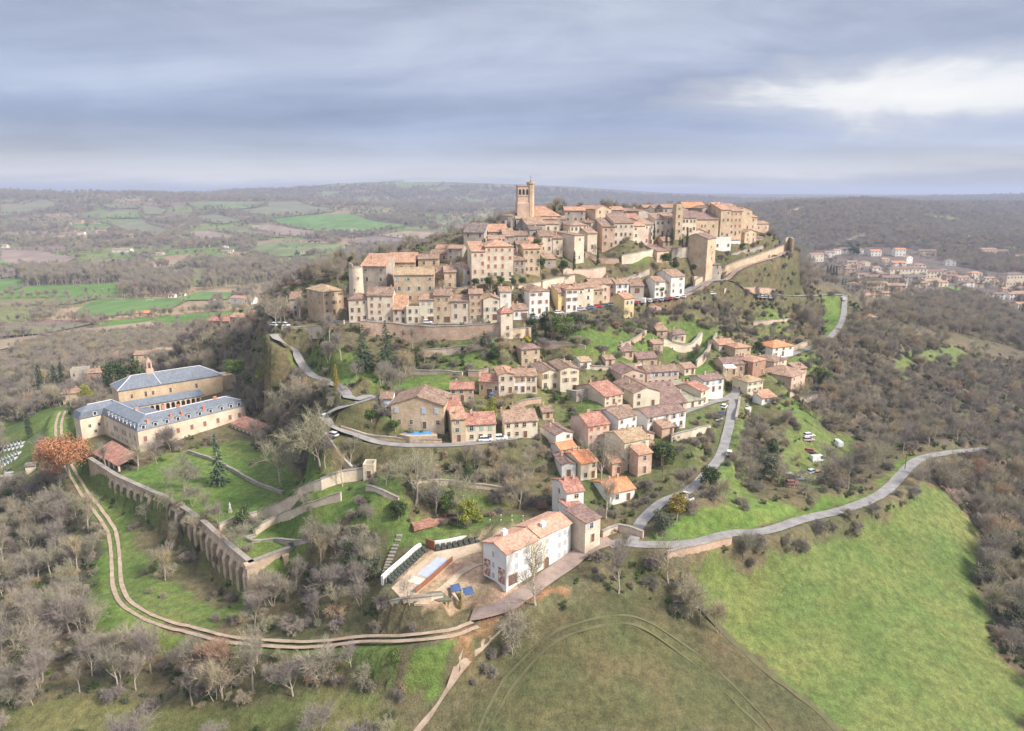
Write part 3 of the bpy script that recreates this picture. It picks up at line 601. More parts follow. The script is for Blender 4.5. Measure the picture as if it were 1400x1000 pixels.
def smooth_line(pts, step=2.0, keep_z=True):
    """Catmull-Rom through 3-D points, resampled"""
    P = [np.array(p, float) for p in pts]
    P = [2 * P[0] - P[1]] + P + [2 * P[-1] - P[-2]]
    out = []
    for i in range(1, len(P) - 2):
        p0, p1, p2, p3 = P[i - 1:i + 3]
        n = max(1, int(np.hypot(*(p2 - p1)[:2]) / step))
        for k in range(n):
            t = k / n
            out.append(0.5 * ((2 * p1) + (p2 - p0) * t + (2 * p0 - 5 * p1 + 4 * p2 - p3) * t * t + (3 * p1 - p0 - 3 * p2 + p3) * t ** 3))
    out.append(P[-2])
    return np.array(out)


def house_spot(xl, xr, yb, zd, yaw, D):
    p = at_depth(0.5 * (xl + xr), yb, zd)
    th = R(yaw)
    return p, th, Vector((p.x - math.sin(th) * D / 2, p.y + math.cos(th) * D / 2, p.z))


# the slope is terraced under the houses
for s_near, s_far in ((7.0, 9.0), (4.5, 6.0), (3.2, 4.2)):
    _num = np.zeros(GZ.shape)
    _den = np.full(GZ.shape, 0.25)
    for h_ in HOUSES:
        p, th, c = house_spot(h_[0], h_[1], h_[2], h_[4], h_[5], h_[11])
        hw = 0.35 * (h_[1] - h_[0]) * h_[4] / F_PX
        side_ = Vector((math.cos(th), math.sin(th), 0)) * hw
        for q, zz in ((p, p.z), (p + side_, p.z), (p - side_, p.z), (c, c.z + 0.3)):
            s_ = s_near if h_[4] < 330 else s_far
            i0, i1 = np.searchsorted(GX, [q.x - 4 * s_, q.x + 4 * s_])
            j0, j1 = np.searchsorted(GY, [q.y - 4 * s_, q.y + 4 * s_])
            r2 = (_XX[j0:j1, i0:i1] - q.x) ** 2 + (_YY[j0:j1, i0:i1] - q.y) ** 2
            wgt = np.exp(-r2 / (2 * s_ * s_)) * 4
            _num[j0:j1, i0:i1] += wgt * (zz - 0.15 - float(sample(q.x, q.y)))
            _den[j0:j1, i0:i1] += wgt
    GZ += _num / _den

ROADS = {
 'dirt_track': ([(86,563),(80,580),(82,602),(90,625),(97,643),(117,677),(135,700),(153,729),(158,765),(160,797),(169,820),(190,838),(225,853),(263,865),(305,874),(352,880),(420,884),(490,881),(560,873),(615,859),(650,844)], 3.2),
 'cobbled_drive': ([(645,847,-4.4),(672,832,-1.5),(700,818,-.1),(735,799,-.05),(770,776,.1),(803,755,.8),(835,742,1.6)], 4.6),
 'country_road': ([(832,744),(848,738),(868,744),(900,748),(950,741),(1000,733),(1050,724),(1100,711),(1150,698),(1190,684),(1215,668),(1232,650),(1250,632),(1272,623),(1300,619),(1350,615)], 3.5),
 'village_road': ([(862,743),(878,712),(905,692),(940,670),(968,648),(985,622),(993,600),(998,575),(1002,555),(1006,538),(1011,524),(1026,511),(1047,498),(1075,487),(1108,476),(1128,466),(1145,450),(1153,432),(1155,407)], 3.1),
 'side_lane': ([(1005,540),(985,546),(960,554),(938,563),(915,572)], 3.2),
 'loop_road': ([(512,543),(497,553),(480,561),(462,570),(449,577),(445,585),(455,595),(487,602),(532,608),(575,609),(625,608),(675,603),(725,595),(755,589)], 3.0),
 'hill_road': ([(374,456),(378,468),(389,485),(405,497),(425,512),(447,524),(475,533),(500,540),(512,543)], 3.4),
 'upper_street': ([(440,441),(470,439),(490,440),(540,442),(600,442),(650,441),(690,438),(720,436),(760,431),(800,423),(840,415),(880,410),(915,406),(950,402),(1000,401),(1060,404),(1100,405),(1150,403)], 4.6),
 'rampart_path': ([(925,408,37.5),(960,391,41),(990,376,44.5),(1030,361,48.5),(1060,352,51),(1083,341,54)], 3.0),
}
# level places: (outline in the view, height)
LEVELS = [
 ([(105,640),(122,633),(200,674),(270,709),(343,772),(400,752),(380,712),(395,690),(418,672),(380,652),(352,634),(338,592),(100,560)], -8.0),
 ([(650,786),(692,820),(800,762),(768,726),(700,742)], 0.0),
 ([(514,808),(552,846),(612,850),(655,834),(662,790),(662,742),(585,748)], -0.15),
 ([(548,583),(640,600),(640,575),(540,560)], 16.0),
 ([(368,451),(380,455),(440,446),(470,438),(470,425),(385,430)], 32.0),
]
for pts, z in LEVELS:
    poly = plane_poly(pts, z)
    if z == -8.0:   # round the back of the chapel range
        poly = np.vstack([poly[:-1], [(-130.0, 316.3), (-140.5, 327.0), (-177.8, 296.9)], poly[-1:]])
    i0, i1 = np.searchsorted(GX, [poly[:, 0].min() - 6, poly[:, 0].max() + 6])
    j0, j1 = np.searchsorted(GY, [poly[:, 1].min() - 6, poly[:, 1].max() + 6])
    X, Y = _XX[j0:j1, i0:i1], _YY[j0:j1, i0:i1]
    ins_ = inside(poly, X, Y)
    ring = np.vstack([poly, poly[:1]])
    d, _ = seg_dist(np.hstack([ring, np.zeros((len(ring), 1))]), X, Y)
    if z == -8.0:   # the abbey garden climbs gently towards the north-east
        z = -8.0 + 0.07 * np.clip((X + 137.5) * .643 + (Y - 245.5) * .766, 0, 60)
    fall = np.full(X.shape, 3.0)
    if len(poly) == 16:   # the hillside above the garden rises gently
        fall = 3.0 + 15.0 * np.clip(((X + 137.5) * .643 + (Y - 245.5) * .766 - 12) / 8, 0, 1)
    wgt = np.where(ins_, 1.0, np.clip(1 - d / fall, 0, 1) ** 2)
    sub_ = GZ[j0:j1, i0:i1]
    GZ[j0:j1, i0:i1] = sub_ + wgt * (z + 0.15 * vnoise(X, Y, 9, 6) - sub_)

FIELD_TRACKS = [([(566,1005),(590,975),(622,930),(665,880),(705,846)], 1.1, 'M_DIRT'),
 ([(650,1005),(690,930),(745,875),(800,850),(870,845),(940,885),(1010,945),(1065,1005)], .5, 'M_TRACKGRASS'), ([(664,1005),(702,938),(752,885),(803,861),(868,856),(932,895),(998,953),(1050,1005)], .5, 'M_TRACKGRASS'),
 ([(935,795),(985,860),(1050,920),(1110,965),(1150,1005)], 1.6, 'M_TRACKMUD')]
ROAD_LINES = {}
for name, (pts, wd) in ROADS.items():
    P = [hit(*p) if len(p) == 2 else at_depth(p[0], p[1], (CAM_Z - p[2]) / -ray(p[0], p[1])[2]) for p in pts]
    L = smooth_line([(p.x, p.y, p.z) for p in P if p is not None], 2.0)
    ROAD_LINES[name] = (L, wd)
for pass_ in range(3):
    for name, (L, wd) in ROAD_LINES.items():
        if pass_:
            L[:, 2] = sample(L[:, 0], L[:, 1]) + .06
        zz = L[:, 2].copy()
        for _ in range(14 if pass_ == 0 else 4):
            zz[1:-1] = 0.25 * zz[:-2] + 0.5 * zz[1:-1] + 0.25 * zz[2:]
        L[:, 2] = zz
        lo, hi_ = L.min(0) - 8, L.max(0) + 8
        i0, i1 = np.searchsorted(GX, [lo[0], hi_[0]])
        j0, j1 = np.searchsorted(GY, [lo[1], hi_[1]])
        X, Y = _XX[j0:j1, i0:i1], _YY[j0:j1, i0:i1]
        dd, hh_ = seg_dist(L, X, Y)
        wgt = np.clip(1 - (dd - wd * 0.5 - 1.2) / 3.0, 0, 1)
        wgt = wgt * wgt * (3 - 2 * wgt)
        sub_ = GZ[j0:j1, i0:i1]
        GZ[j0:j1, i0:i1] = sub_ + wgt * (hh_ - 0.06 - sub_)

# ---- ground cover: colour of soil and low plants, and how thickly shrubs and trees grow
GRASS = (0.118, 0.165, 0.048)
LUSH = (0.122, 0.185, 0.046)
DULL = (0.130, 0.140, 0.055)
MEADOW = (0.125, 0.165, 0.052)
DRY = (0.098, 0.092, 0.048)
SCRUB = (0.130, 0.118, 0.066)
LITTER = (0.125, 0.105, 0.078)
EARTH = (0.300, 0.170, 0.095)
DIRT = (0.380, 0.285, 0.195)
FARWOOD = (0.130, 0.108, 0.100)
COVERS = [  # (outline in the view, colour, thicket 0..1)
 ([(520,600),(520,535),(700,480),(780,500),(900,480),(990,465),(1110,470),(1110,545),(960,640),(850,690),(770,690),(750,600)], (.118,.132,.056), .4),
 ([(0,470),(60,520),(105,570),(60,640),(0,690),(0,760),(120,700),(150,760),(120,820),(0,905)], LITTER, 1.0),
 ([(0,640),(70,660),(120,705),(145,760),(125,835),(105,870),(0,900)], LITTER, 1.0),
 ([(0,575),(50,570),(60,600),(50,660),(0,670)], GRASS, .0),
 ([(45,565),(85,556),(110,575),(100,620),(60,612)], LUSH, .0),
 ([(75,590),(110,585),(122,640),(230,695),(330,790),(345,822),(300,860),(180,842),(140,740),(95,650)], GRASS, .12),
 ([(180,700),(235,715),(285,780),(330,825),(300,835),(220,790),(185,740)], SCRUB, .35),
 ([(150,745),(158,800),(170,830),(240,866),(300,880),(290,905),(200,880),(120,850),(130,780)], LUSH, .03),
 ([(300,876),(480,884),(620,862),(640,880),(560,910),(300,905)], GRASS, .25),
 ([(0,905),(200,880),(420,900),(540,920),(530,950),(300,965),(130,955),(0,975)], SCRUB, .95),
 ([(0,975),(140,955),(330,962),(520,945),(600,935),(560,1000),(540,1010),(0,1010)], DULL, .0),
 ([(560,870),(640,868),(690,850),(700,880),(640,960),(560,1010),(520,960)], SCRUB, .5),
 ([(530,920),(600,880),(620,870),(650,900),(600,940)], LUSH, .2),
 ([(610,865),(700,832),(760,800),(770,812),(690,862),(640,905)], EARTH, .12),
 ([(640,940),(720,880),(790,800),(830,790),(930,800),(1010,880),(1160,1010),(590,1010)], DRY, .0),
 ([(650,960),(780,860),(880,840),(960,900),(1060,1010),(640,1010)], (0.102,0.102,0.048), .0),
 ([(560,1010),(640,925),(720,850),(800,790),(830,780),(760,850),(650,950),(600,1010)], SCRUB, .6),
 ([(790,770),(830,755),(920,765),(985,850),(1010,880),(900,830),(800,800)], SCRUB, .75),
 ([(860,752),(1000,745),(1120,718),(1200,695),(1240,655),(1262,665),(1210,718),(1090,750),(930,772)], SCRUB, .7),
 ([(925,768),(1080,752),(1210,718),(1265,665),(1300,680),(1345,730),(1335,800),(1370,900),(1410,930),(1410,1010),(1170,1010),(1010,880),(940,800)], MEADOW, .0),
 ([(925,768),(990,765),(1040,830),(1100,870),(1060,905),(1000,870)], (0.125,0.165,0.05), .0),
 ([(1265,640),(1310,625),(1410,640),(1410,925),(1375,900),(1340,800),(1350,730),(1300,680)], LITTER, .95),
 ([(880,742),(960,690),(1040,680),(1090,695),(1190,672),(1235,625),(1265,618),(1245,632),(1200,675),(1100,708),(1000,730),(900,745)], LUSH, .04),
 ([(1000,590),(1030,580),(1060,620),(1030,680),(960,690),(985,640)], GRASS, .15),
 ([(1075,595),(1160,590),(1180,640),(1120,670),(1060,655)], MEADOW, .06),
 ([(1020,560),(1075,560),(1070,640),(1040,690),(1010,660)], SCRUB, .95),
 ([(1130,640),(1200,600),(1230,610),(1190,665),(1120,690)], SCRUB, .75),
 ([(860,700),(960,640),(980,660),(990,690),(880,735)], SCRUB, .7),
 ([(160,665),(230,620),(330,600),(400,640),(420,668),(385,695),(310,727),(200,668)], LUSH, .02),
 ([(300,600),(370,610),(450,650),(420,672),(380,690)], GRASS, .1),
 ([(310,728),(385,695),(495,668),(530,690),(440,735),(345,768)], LUSH, .04),
 ([(430,640),(500,640),(540,690),(560,720),(470,740),(500,690)], GRASS, .3),
 ([(395,600),(445,580),(460,610),(530,660),(500,650),(430,650)], (.14,.15,.065), .35),
 ([(520,640),(560,700),(700,705),(720,722),(650,735),(560,745),(530,760),(500,745)], GRASS, .25),
 ([(470,740),(540,720),(540,790),(450,800),(380,820),(420,760)], SCRUB, .7),
 ([(520,795),(560,760),(600,745),(690,728),(700,735),(665,755),(665,785),(650,815),(600,830)], DIRT, .0),
 ([(640,800),(690,808),(720,800),(690,830),(650,835),(625,820)], DIRT, .0),
 ([(540,620),(750,600),(760,690),(560,690)], SCRUB, .85),
 ([(560,655),(600,650),(700,690),(690,700),(600,690)], GRASS, .3),
 ([(330,470),(370,465),(450,530),(440,570),(400,600),(330,560)], (.14,.13,.065), .9),
 ([(395,480),(440,460),(500,500),(510,535),(440,515)], GRASS, .4),
 ([(455,515),(532,500),(535,532),(505,538)], LUSH, .0),
 ([(535,515),(590,512),(625,520),(615,535),(540,535)], LUSH, .0),
 ([(590,470),(680,465),(700,480),(600,490)], GRASS, .2),
 ([(620,480),(690,490),(660,505),(600,505)], GRASS, .3),
 ([(760,480),(850,450),(880,470),(850,500),(780,500)], GRASS, .35),
 ([(850,500),(885,465),(895,430),(910,430),(900,470),(870,500)], LUSH, .05),
 ([(890,440),(985,440),(990,480),(950,500),(900,480)], GRASS, .15),
 ([(940,505),(975,490),(980,520),(930,530)], LUSH, .1),
 ([(910,405),(1140,405),(1130,450),(1060,470),(990,450),(910,440)], SCRUB, .85),
 ([(965,395),(1040,362),(1088,350),(1098,398),(1000,400)], SCRUB, 1.0),
 ([(1125,405),(1150,405),(1150,440),(1120,465),(1125,430)], LUSH, .1),
 ([(1030,430),(1085,430),(1080,460),(1035,462)], GRASS, .3),
 ([(780,560),(830,540),(850,560),(800,580)], GRASS, .1),
 ([(1075,500),(1130,480),(1135,530),(1090,545)], GRASS, .4),
 ([(1120,560),(1060,540),(1090,590),(1120,600)], GRASS, .3),
 ([(1130,470),(1200,450),(1260,500),(1400,470),(1410,620),(1300,612),(1230,608),(1150,590),(1110,540)], LITTER, .95),
 ([(1225,490),(1300,470),(1330,490),(1280,500),(1250,490),(1240,520),(1225,520)], MEADOW, .05),
 ([(865,357),(890,355),(885,366),(862,366)], LUSH, .0),
]
TR = {}
GC = np.zeros(GZ.shape + (3,))
GT = np.zeros(GZ.shape)
far = np.clip((_YY - 420) / 200, 0, 1)[..., None]
GC[:] = np.array(SCRUB) * (1 - far) + np.array(FARWOOD) * far
GT[:] = 0.6
def parcels(x, y):
    """the patchwork of the open country: parcel number and distance to its hedge"""
    c, s = math.cos(.35), math.sin(.35)
    u, v = (x * c + y * s) / 170.0, (-x * s + y * c) / 115.0
    ui, vi = np.floor(u), np.floor(v)
    b1 = np.full(x.shape, 9.0)
    b2 = np.full(x.shape, 9.0)
    idn = np.zeros(x.shape)
    for a in (-1, 0, 1):
        for b in (-1, 0, 1):
            p, q = ui + a, vi + b
            r1 = np.sin(p * 12.9898 + q * 78.233) * 43758.5453
            r2 = np.sin(p * 39.346 + q * 11.135) * 24634.6345
            r1, r2 = r1 - np.floor(r1), r2 - np.floor(r2)
            d = np.maximum(np.abs(p + .2 + .6 * r1 - u), np.abs(q + .2 + .6 * r2 - v))
            m = d < b1
            b2 = np.where(m, b1, np.minimum(b2, d))
            idn = np.where(m, (r1 * 7.13 + r2 * 3.77) % 1.0, idn)
            b1 = np.where(m, d, b1)
    return idn, (b2 - b1) * 120.0


def wooded(x, y, idn):
    """share of parcels that are woodland: hills and the right side mostly, the left plain half"""
    pr = np.where(x < .12 * y, np.where(y > 3000, .5, .24), .93)
    pr = np.where((y < 620), np.where(x < .12 * y, .55, .9), pr)
    return idn < pr


_id, _hd = parcels(_XX, _YY)
_fm = (_YY > np.where(_XX < .12 * _YY, 480, 1150)) & ~wooded(_XX, _YY, _id)
_pal = np.array([(.15,.20,.065), (.18,.175,.095), (.27,.195,.15), (.11,.20,.05), (.19,.145,.13), (.16,.19,.08), (.30,.23,.155)])
GC[_fm] = _pal[(np.floor(_id * 997).astype(int) % 7)][_fm]
jx = _XX + vnoise(_XX, _YY, 9, 11) * 1.8 + vnoise(_XX, _YY, 3, 12) * .8
jy = _YY + vnoise(_XX, _YY, 9, 13) * 1.8 + vnoise(_XX, _YY, 3, 14) * .8
for pts, colr, thick in COVERS:
    poly = ground_poly(pts)
    i0, i1 = np.searchsorted(GX, [poly[:, 0].min() - 4, poly[:, 0].max() + 4])
    j0, j1 = np.searchsorted(GY, [poly[:, 1].min() - 4, poly[:, 1].max() + 4])
    m = inside(poly, jx[j0:j1, i0:i1], jy[j0:j1, i0:i1])
    GC[j0:j1, i0:i1][m] = colr
    GT[j0:j1, i0:i1][m] = thick

near_road = np.full(GZ.shape, 99.0)
for name, (L, wd) in ROAD_LINES.items():
    lo, hi_ = L.min(0) - 12, L.max(0) + 12
    i0, i1 = np.searchsorted(GX, [lo[0], hi_[0]])
    j0, j1 = np.searchsorted(GY, [lo[1], hi_[1]])
    d, h = seg_dist(L, _XX[j0:j1, i0:i1], _YY[j0:j1, i0:i1])
    near_road[j0:j1, i0:i1] = np.minimum(near_road[j0:j1, i0:i1], d - wd / 2)


def material(name, build, rough=0.9):
    m = bpy.data.materials.new(name)
    m.use_nodes = True
    t = NT(m.node_tree)
    b = t.n['Principled BSDF']
    b.inputs['Roughness'].default_value = rough
    b.inputs['Specular IOR Level'].default_value = 0.25
    c = build(t, b)
    if c is not None:
        if isinstance(c, bpy.types.NodeSocket):
            t.l.new(c, b.inputs['Base Color'])
        else:
            b.inputs['Base Color'].default_value = (c[0], c[1], c[2], 1)
    return m


def flat(name, c, rough=0.9):
    return material(name, lambda t, b: c, rough)


def obj_vec(t):
    return t.node('ShaderNodeTexCoord').outputs['Object']


def bump(t, b, h, strength=0.5, dist=0.2):
    nd = t.node('ShaderNodeBump', ins={'Height': h, 'Strength': strength, 'Distance': dist})
    t.l.new(nd.outputs[0], b.inputs['Normal'])


def m_terrain(t, b):
    at = t.node('ShaderNodeAttribute', attribute_name='cover')
    p = obj_vec(t)
    n1 = t.noise(p, 0.09, 4, 0.6)
    n0 = t.ramp(t.noise(p, 0.022, 5, 0.65, 0.4), [(0.36, (0.74, 0.80, 0.72)), (0.5, (1.0, 1.0, 1.0)), (0.66, (1.22, 1.08, 1.15))])
    n2 = t.noise(p, 0.55, 5, 0.62)
    n3 = t.noise(p, 2.6, 4, 0.7)
    mp = t.node('ShaderNodeMapping', ins={0: p, 'Rotation': (0, 0, 0.6), 'Scale': (1.0, 0.35, 1.0)})
    n4 = t.noise(mp.outputs[0], 1.1, 4, 0.7)
    dry = t.ramp(n1, [(0.40, (0.92, 0.97, 0.85)), (0.62, (1.20, 1.05, 1.00))])
    c = t.mix(1.0, t.mix(0.9, at.outputs['Color'], n0, 'MULTIPLY'), dry, 'MULTIPLY')
    tone = t.ramp(n2, [(0.32, 0.58), (0.5, 0.98), (0.68, 1.38)])
    c = t.mix(0.8, c, tone, 'MULTIPLY')
    fine = t.ramp(n3, [(0.35, 0.62), (0.6, 1.22)])
    c = t.mix(0.75, c, fine, 'MULTIPLY')
    tuft = t.ramp(n4, [(0.60, 0.0), (0.72, 0.42)])
    c = t.mix(tuft, c, (0.085, 0.085, 0.035))
    h = t.math('ADD', n3, n4)
    bump(t, b, h, 0.6, 0.5)
    return c


M_TERRAIN = material('terrain_soil_and_grass', m_terrain, 0.95)


def add_mesh(name, V, F, mats, parent=None, idx=None, smooth=False):
    me = bpy.data.meshes.new(name)
    me.from_pydata([tuple(v) for v in V], [], F)
    for m in (mats if isinstance(mats, (list, tuple)) else [mats]):
        me.materials.append(m)
    if idx is not None:
        me.polygons.foreach_set('material_index', np.array(idx, np.int32))
    if smooth:
        me.polygons.foreach_set('use_smooth', np.ones(len(F), bool))
    me.update()
    o = bpy.data.objects.new(name, me)
    COL.objects.link(o)
    if parent is not None:
        o.parent = parent
    return o


def tag(o, label=None, cat=None, group=None, kind=None):
    if label:
        o['label'] = label
    if cat:
        o['category'] = cat
    if group:
        o['group'] = group
    if kind:
        o['kind'] = kind
    return o


def empty(name, loc, rz=0.0):
    o = bpy.data.objects.new(name, None)
    o.empty_display_size = 0.5
    o.location = loc
    o.rotation_euler = (0, 0, rz)
    COL.objects.link(o)
    return o


def grid_mesh(name, Z, C, mat):
    ny, nx = Z.shape
    me = bpy.data.meshes.new(name)
    V = np.stack([_XX, _YY, Z], -1).reshape(-1, 3)
    me.vertices.add(len(V))
    me.vertices.foreach_set('co', V.ravel().astype(np.float32))
    a = (np.arange(ny - 1)[:, None] * nx + np.arange(nx - 1)[None]).ravel()
    F = np.stack([a, a + 1, a + nx + 1, a + nx], -1)
    me.loops.add(F.size)
    me.loops.foreach_set('vertex_index', F.ravel().astype(np.int32))
    me.polygons.add(len(F))
    me.polygons.foreach_set('loop_start', np.arange(0, F.size, 4, dtype=np.int32))
    me.polygons.foreach_set('use_smooth', np.ones(len(F), bool))
    me.update(calc_edges=True)
    at = me.color_attributes.new('cover', 'FLOAT_COLOR', 'POINT')
    cc = np.ones((len(V), 4), np.float32)
    cc[:, :3] = C.reshape(-1, 3)
    at.data.foreach_set('color', cc.ravel())
    me.materials.append(mat)
    o = bpy.data.objects.new(name, me)
    COL.objects.link(o)
    return o


terrain = tag(grid_mesh('terrain', GZ, GC, M_TERRAIN), kind='structure',
              label='hill and valley ground of grass, scrub and soil')


# ---- road surfaces, laid on the cut
def m_asphalt(t, b):
    p = obj_vec(t)
    c = t.ramp(t.noise(p, 0.35, 5, 0.6), [(0.3, (0.20, 0.19, 0.185)), (0.7, (0.32, 0.30, 0.285))])
    return t.mix(0.6, c, t.ramp(t.noise(p, 2.0, 4, 0.7), [(0.3, 0.7), (0.7, 1.2)]), 'MULTIPLY')


def m_dirt(t, b):
    p = obj_vec(t)
    c = t.ramp(t.noise(p, 0.4, 5, 0.65), [(0.3, (0.30, 0.215, 0.15)), (0.7, (0.46, 0.36, 0.27))])
    return t.mix(0.6, c, t.ramp(t.noise(p, 3.0, 4, 0.7), [(0.3, 0.7), (0.7, 1.2)]), 'MULTIPLY')


def m_cobble(t, b):
    p = obj_vec(t)
    c = t.ramp(t.noise(p, 0.3, 5, 0.65), [(0.3, (0.24, 0.175, 0.145)), (0.7, (0.40, 0.31, 0.26))])
    return t.mix(0.7, c, t.ramp(t.noise(p, 3.0, 4, 0.7), [(0.3, 0.65), (0.7, 1.2)]), 'MULTIPLY')


M_ASPHALT = material('worn_asphalt', m_asphalt, 0.85)
M_DIRT = material('packed_dirt', m_dirt, 0.95)
M_COBBLE = material('cobbles_and_gravel', m_cobble, 0.9)


def ribbon(name, L, offs, mat, lift=0.05, wob=0.0, label=None):
    """one mesh of strips along a line; offs = list of (left, right) in metres"""
    T = np.gradient(L[:, :2], axis=0)
    T /= np.linalg.norm(T, axis=1, keepdims=True) + 1e-9
    N = np.stack([-T[:, 1], T[:, 0]], -1)
    V, F = [], []
    lo_, hi_ = min(o_[0] for o_ in offs), max(o_[1] for o_ in offs)
    top = np.maximum(L[:, 2], np.max([sample(L[:, 0] + N[:, 0] * s, L[:, 1] + N[:, 1] * s) for s in np.linspace(lo_, hi_, 7)], axis=0))
    top = np.minimum(top, L[:, 2] + .45)
    pk = np.maximum(top, np.maximum(np.r_[top[0], top[:-1]], np.r_[top[1:], top[-1]]))
    for _ in range(2):
        pk[1:-1] = np.maximum(top[1:-1], .25 * pk[:-2] + .5 * pk[1:-1] + .25 * pk[2:])
    for a, b_ in offs:
        cols = 4
        base = len(V)
        for i in range(len(L)):
            wa = wob * float(vnoise(L[i, 0], L[i, 1], 3.0, 21))
            wb = wob * float(vnoise(L[i, 0], L[i, 1], 3.0, 22))
            for k in range(cols):
                s = a + wa + (b_ + wb - a - wa) * k / (cols - 1)
                x, y = L[i, 0] + N[i, 0] * s, L[i, 1] + N[i, 1] * s
                V.append((x, y, (pk[i] if hi_ - lo_ < 6 and name != 'field_track' else max(L[i, 2], ground(x, y))) + lift))
        for i in range(len(L) - 1):
            for k in range(cols - 1):
                q = base + i * cols + k
                F.append((q, q + cols, q + cols + 1, q + 1))
    o = add_mesh(name, V, F, mat, smooth=True)
    return tag(o, kind='structure', label=label)


for name, (L, wd) in ROAD_LINES.items():
    if name == 'dirt_track':
        ribbon(name, L, [(-1.55, -0.55), (0.55, 1.55)], M_DIRT, 0.04, 0.18, 'pale dirt track with two wheel ruts below the abbey wall')
    elif name in ('cobbled_drive', 'rampart_path'):
        ribbon(name, L, [(-wd / 2, wd / 2)], M_COBBLE, 0.045, 0.3)
    else:
        ribbon(name, L, [(-wd / 2, wd / 2)], M_ASPHALT, 0.04 if name != 'village_road' else 0.05, 0.12)

M_TRACKGRASS = material('pressed_grass', lambda t, b: t.ramp(t.noise(obj_vec(t), .5, 5, .65), [(.35, (.105, .097, .05)), (.6, (.128, .122, .062))]), .95)
M_TRACKMUD = material('muddy_grass', lambda t, b: t.ramp(t.noise(obj_vec(t), .5, 5, .65), [(.35, (.09, .08, .045)), (.6, (.12, .115, .055))]), .95)
for pts, wd, mt in FIELD_TRACKS:
    L = smooth_line([tuple(hit(*p)) for p in pts], 1.5)
    ribbon('field_track', L, [(-wd / 2, wd / 2)], {'M_DIRT': M_DIRT, 'M_TRACKGRASS': M_TRACKGRASS, 'M_TRACKMUD': M_TRACKMUD}[mt], .07, .35)

# ---------------------------------------------------------------- masonry, tiles, glass
def world_pos(t):
    return t.node('ShaderNodeNewGeometry').outputs['Position']


def m_wall(c1, c2, c3, rub=0.5):
    def f(t, b):
        p = world_pos(t)
        base = t.ramp(t.noise(p, 0.22, 5, 0.62), [(0.30, c1), (0.52, c2), (0.72, c3)])
        blk = t.node('ShaderNodeTexVoronoi', ins={'Vector': p, 'Scale': 1.9})
        tone = t.ramp(t.node('ShaderNodeSeparateColor', ins={0: blk.outputs['Color']}).outputs[0], [(0.0, 0.76), (1.0, 1.16)])
        c = t.mix(rub, base, tone, 'MULTIPLY')
        mp = t.node('ShaderNodeMapping', ins={0: p, 'Scale': (1.0, 1.0, 0.3)})
        st = t.ramp(t.noise(mp.outputs[0], 0.5, 5, 0.7), [(0.34, 0.74), (0.56, 1.04)])
        c = t.mix(0.38, c, st, 'MULTIPLY')
        bump(t, b, blk.outputs['Distance'], 0.3, 0.08)
        return c
    return f


WALLS = {
 'ochre': material('ochre_stone', m_wall((0.428,0.309,0.194), (0.547,0.417,0.281), (0.628,0.498,0.362))),
 'pale': material('pale_stone', m_wall((0.505,0.410,0.306), (0.623,0.518,0.394), (0.710,0.617,0.502), .35)),
 'pink': material('pinkish_stone', m_wall((0.425,0.277,0.202), (0.535,0.375,0.269), (0.612,0.474,0.368))),
 'grey': material('grey_stone', m_wall((0.302,0.263,0.224), (0.403,0.347,0.291), (0.515,0.448,0.370))),
 'cream': material('cream_render', m_wall((0.603,0.510,0.374), (0.686,0.603,0.458), (0.749,0.676,0.541), .12)),
 'white': material('white_render', m_wall((0.62,0.59,0.53), (0.72,0.69,0.64), (0.78,0.76,0.72), .08)),
 'rose': material('rose_render', m_wall((0.516,0.351,0.264), (0.596,0.441,0.344), (0.656,0.521,0.424), .2)),
 'brick': material('red_brick_wall', m_wall((0.319,0.176,0.118), (0.395,0.227,0.152), (0.475,0.307,0.223))),
 'yellow': material('yellow_render', m_wall((0.60,0.44,0.20), (0.68,0.52,0.26), (0.73,0.58,0.33), .1)),
}


def m_roof(c1, c2, c3, lich=0.35):
    def f(t, b):
        p = world_pos(t)
        v = t.node('ShaderNodeTexVoronoi', ins={'Vector': p, 'Scale': 2.6})
        rnd = t.node('ShaderNodeSeparateColor', ins={0: v.outputs['Color']}).outputs[0]
        mixv = t.math('ADD', t.math('MULTIPLY', t.noise(p, 0.45, 5, 0.65), 0.62), t.math('MULTIPLY', rnd, 0.38))
        c = t.ramp(mixv, [(0.32, c1), (0.5, c2), (0.70, c3)])
        li = t.ramp(t.noise(p, 0.9, 5, 0.7), [(0.56, 0.0), (0.70, lich)])
        c = t.mix(li, c, (0.36, 0.31, 0.23))
        dk = t.ramp(t.noise(p, 0.3, 4, 0.7), [(0.30, 0.62), (0.52, 1.0)])
        c = t.mix(0.8, c, dk, 'MULTIPLY')
        bump(t, b, rnd, 0.35, 0.12)
        return c
    return f


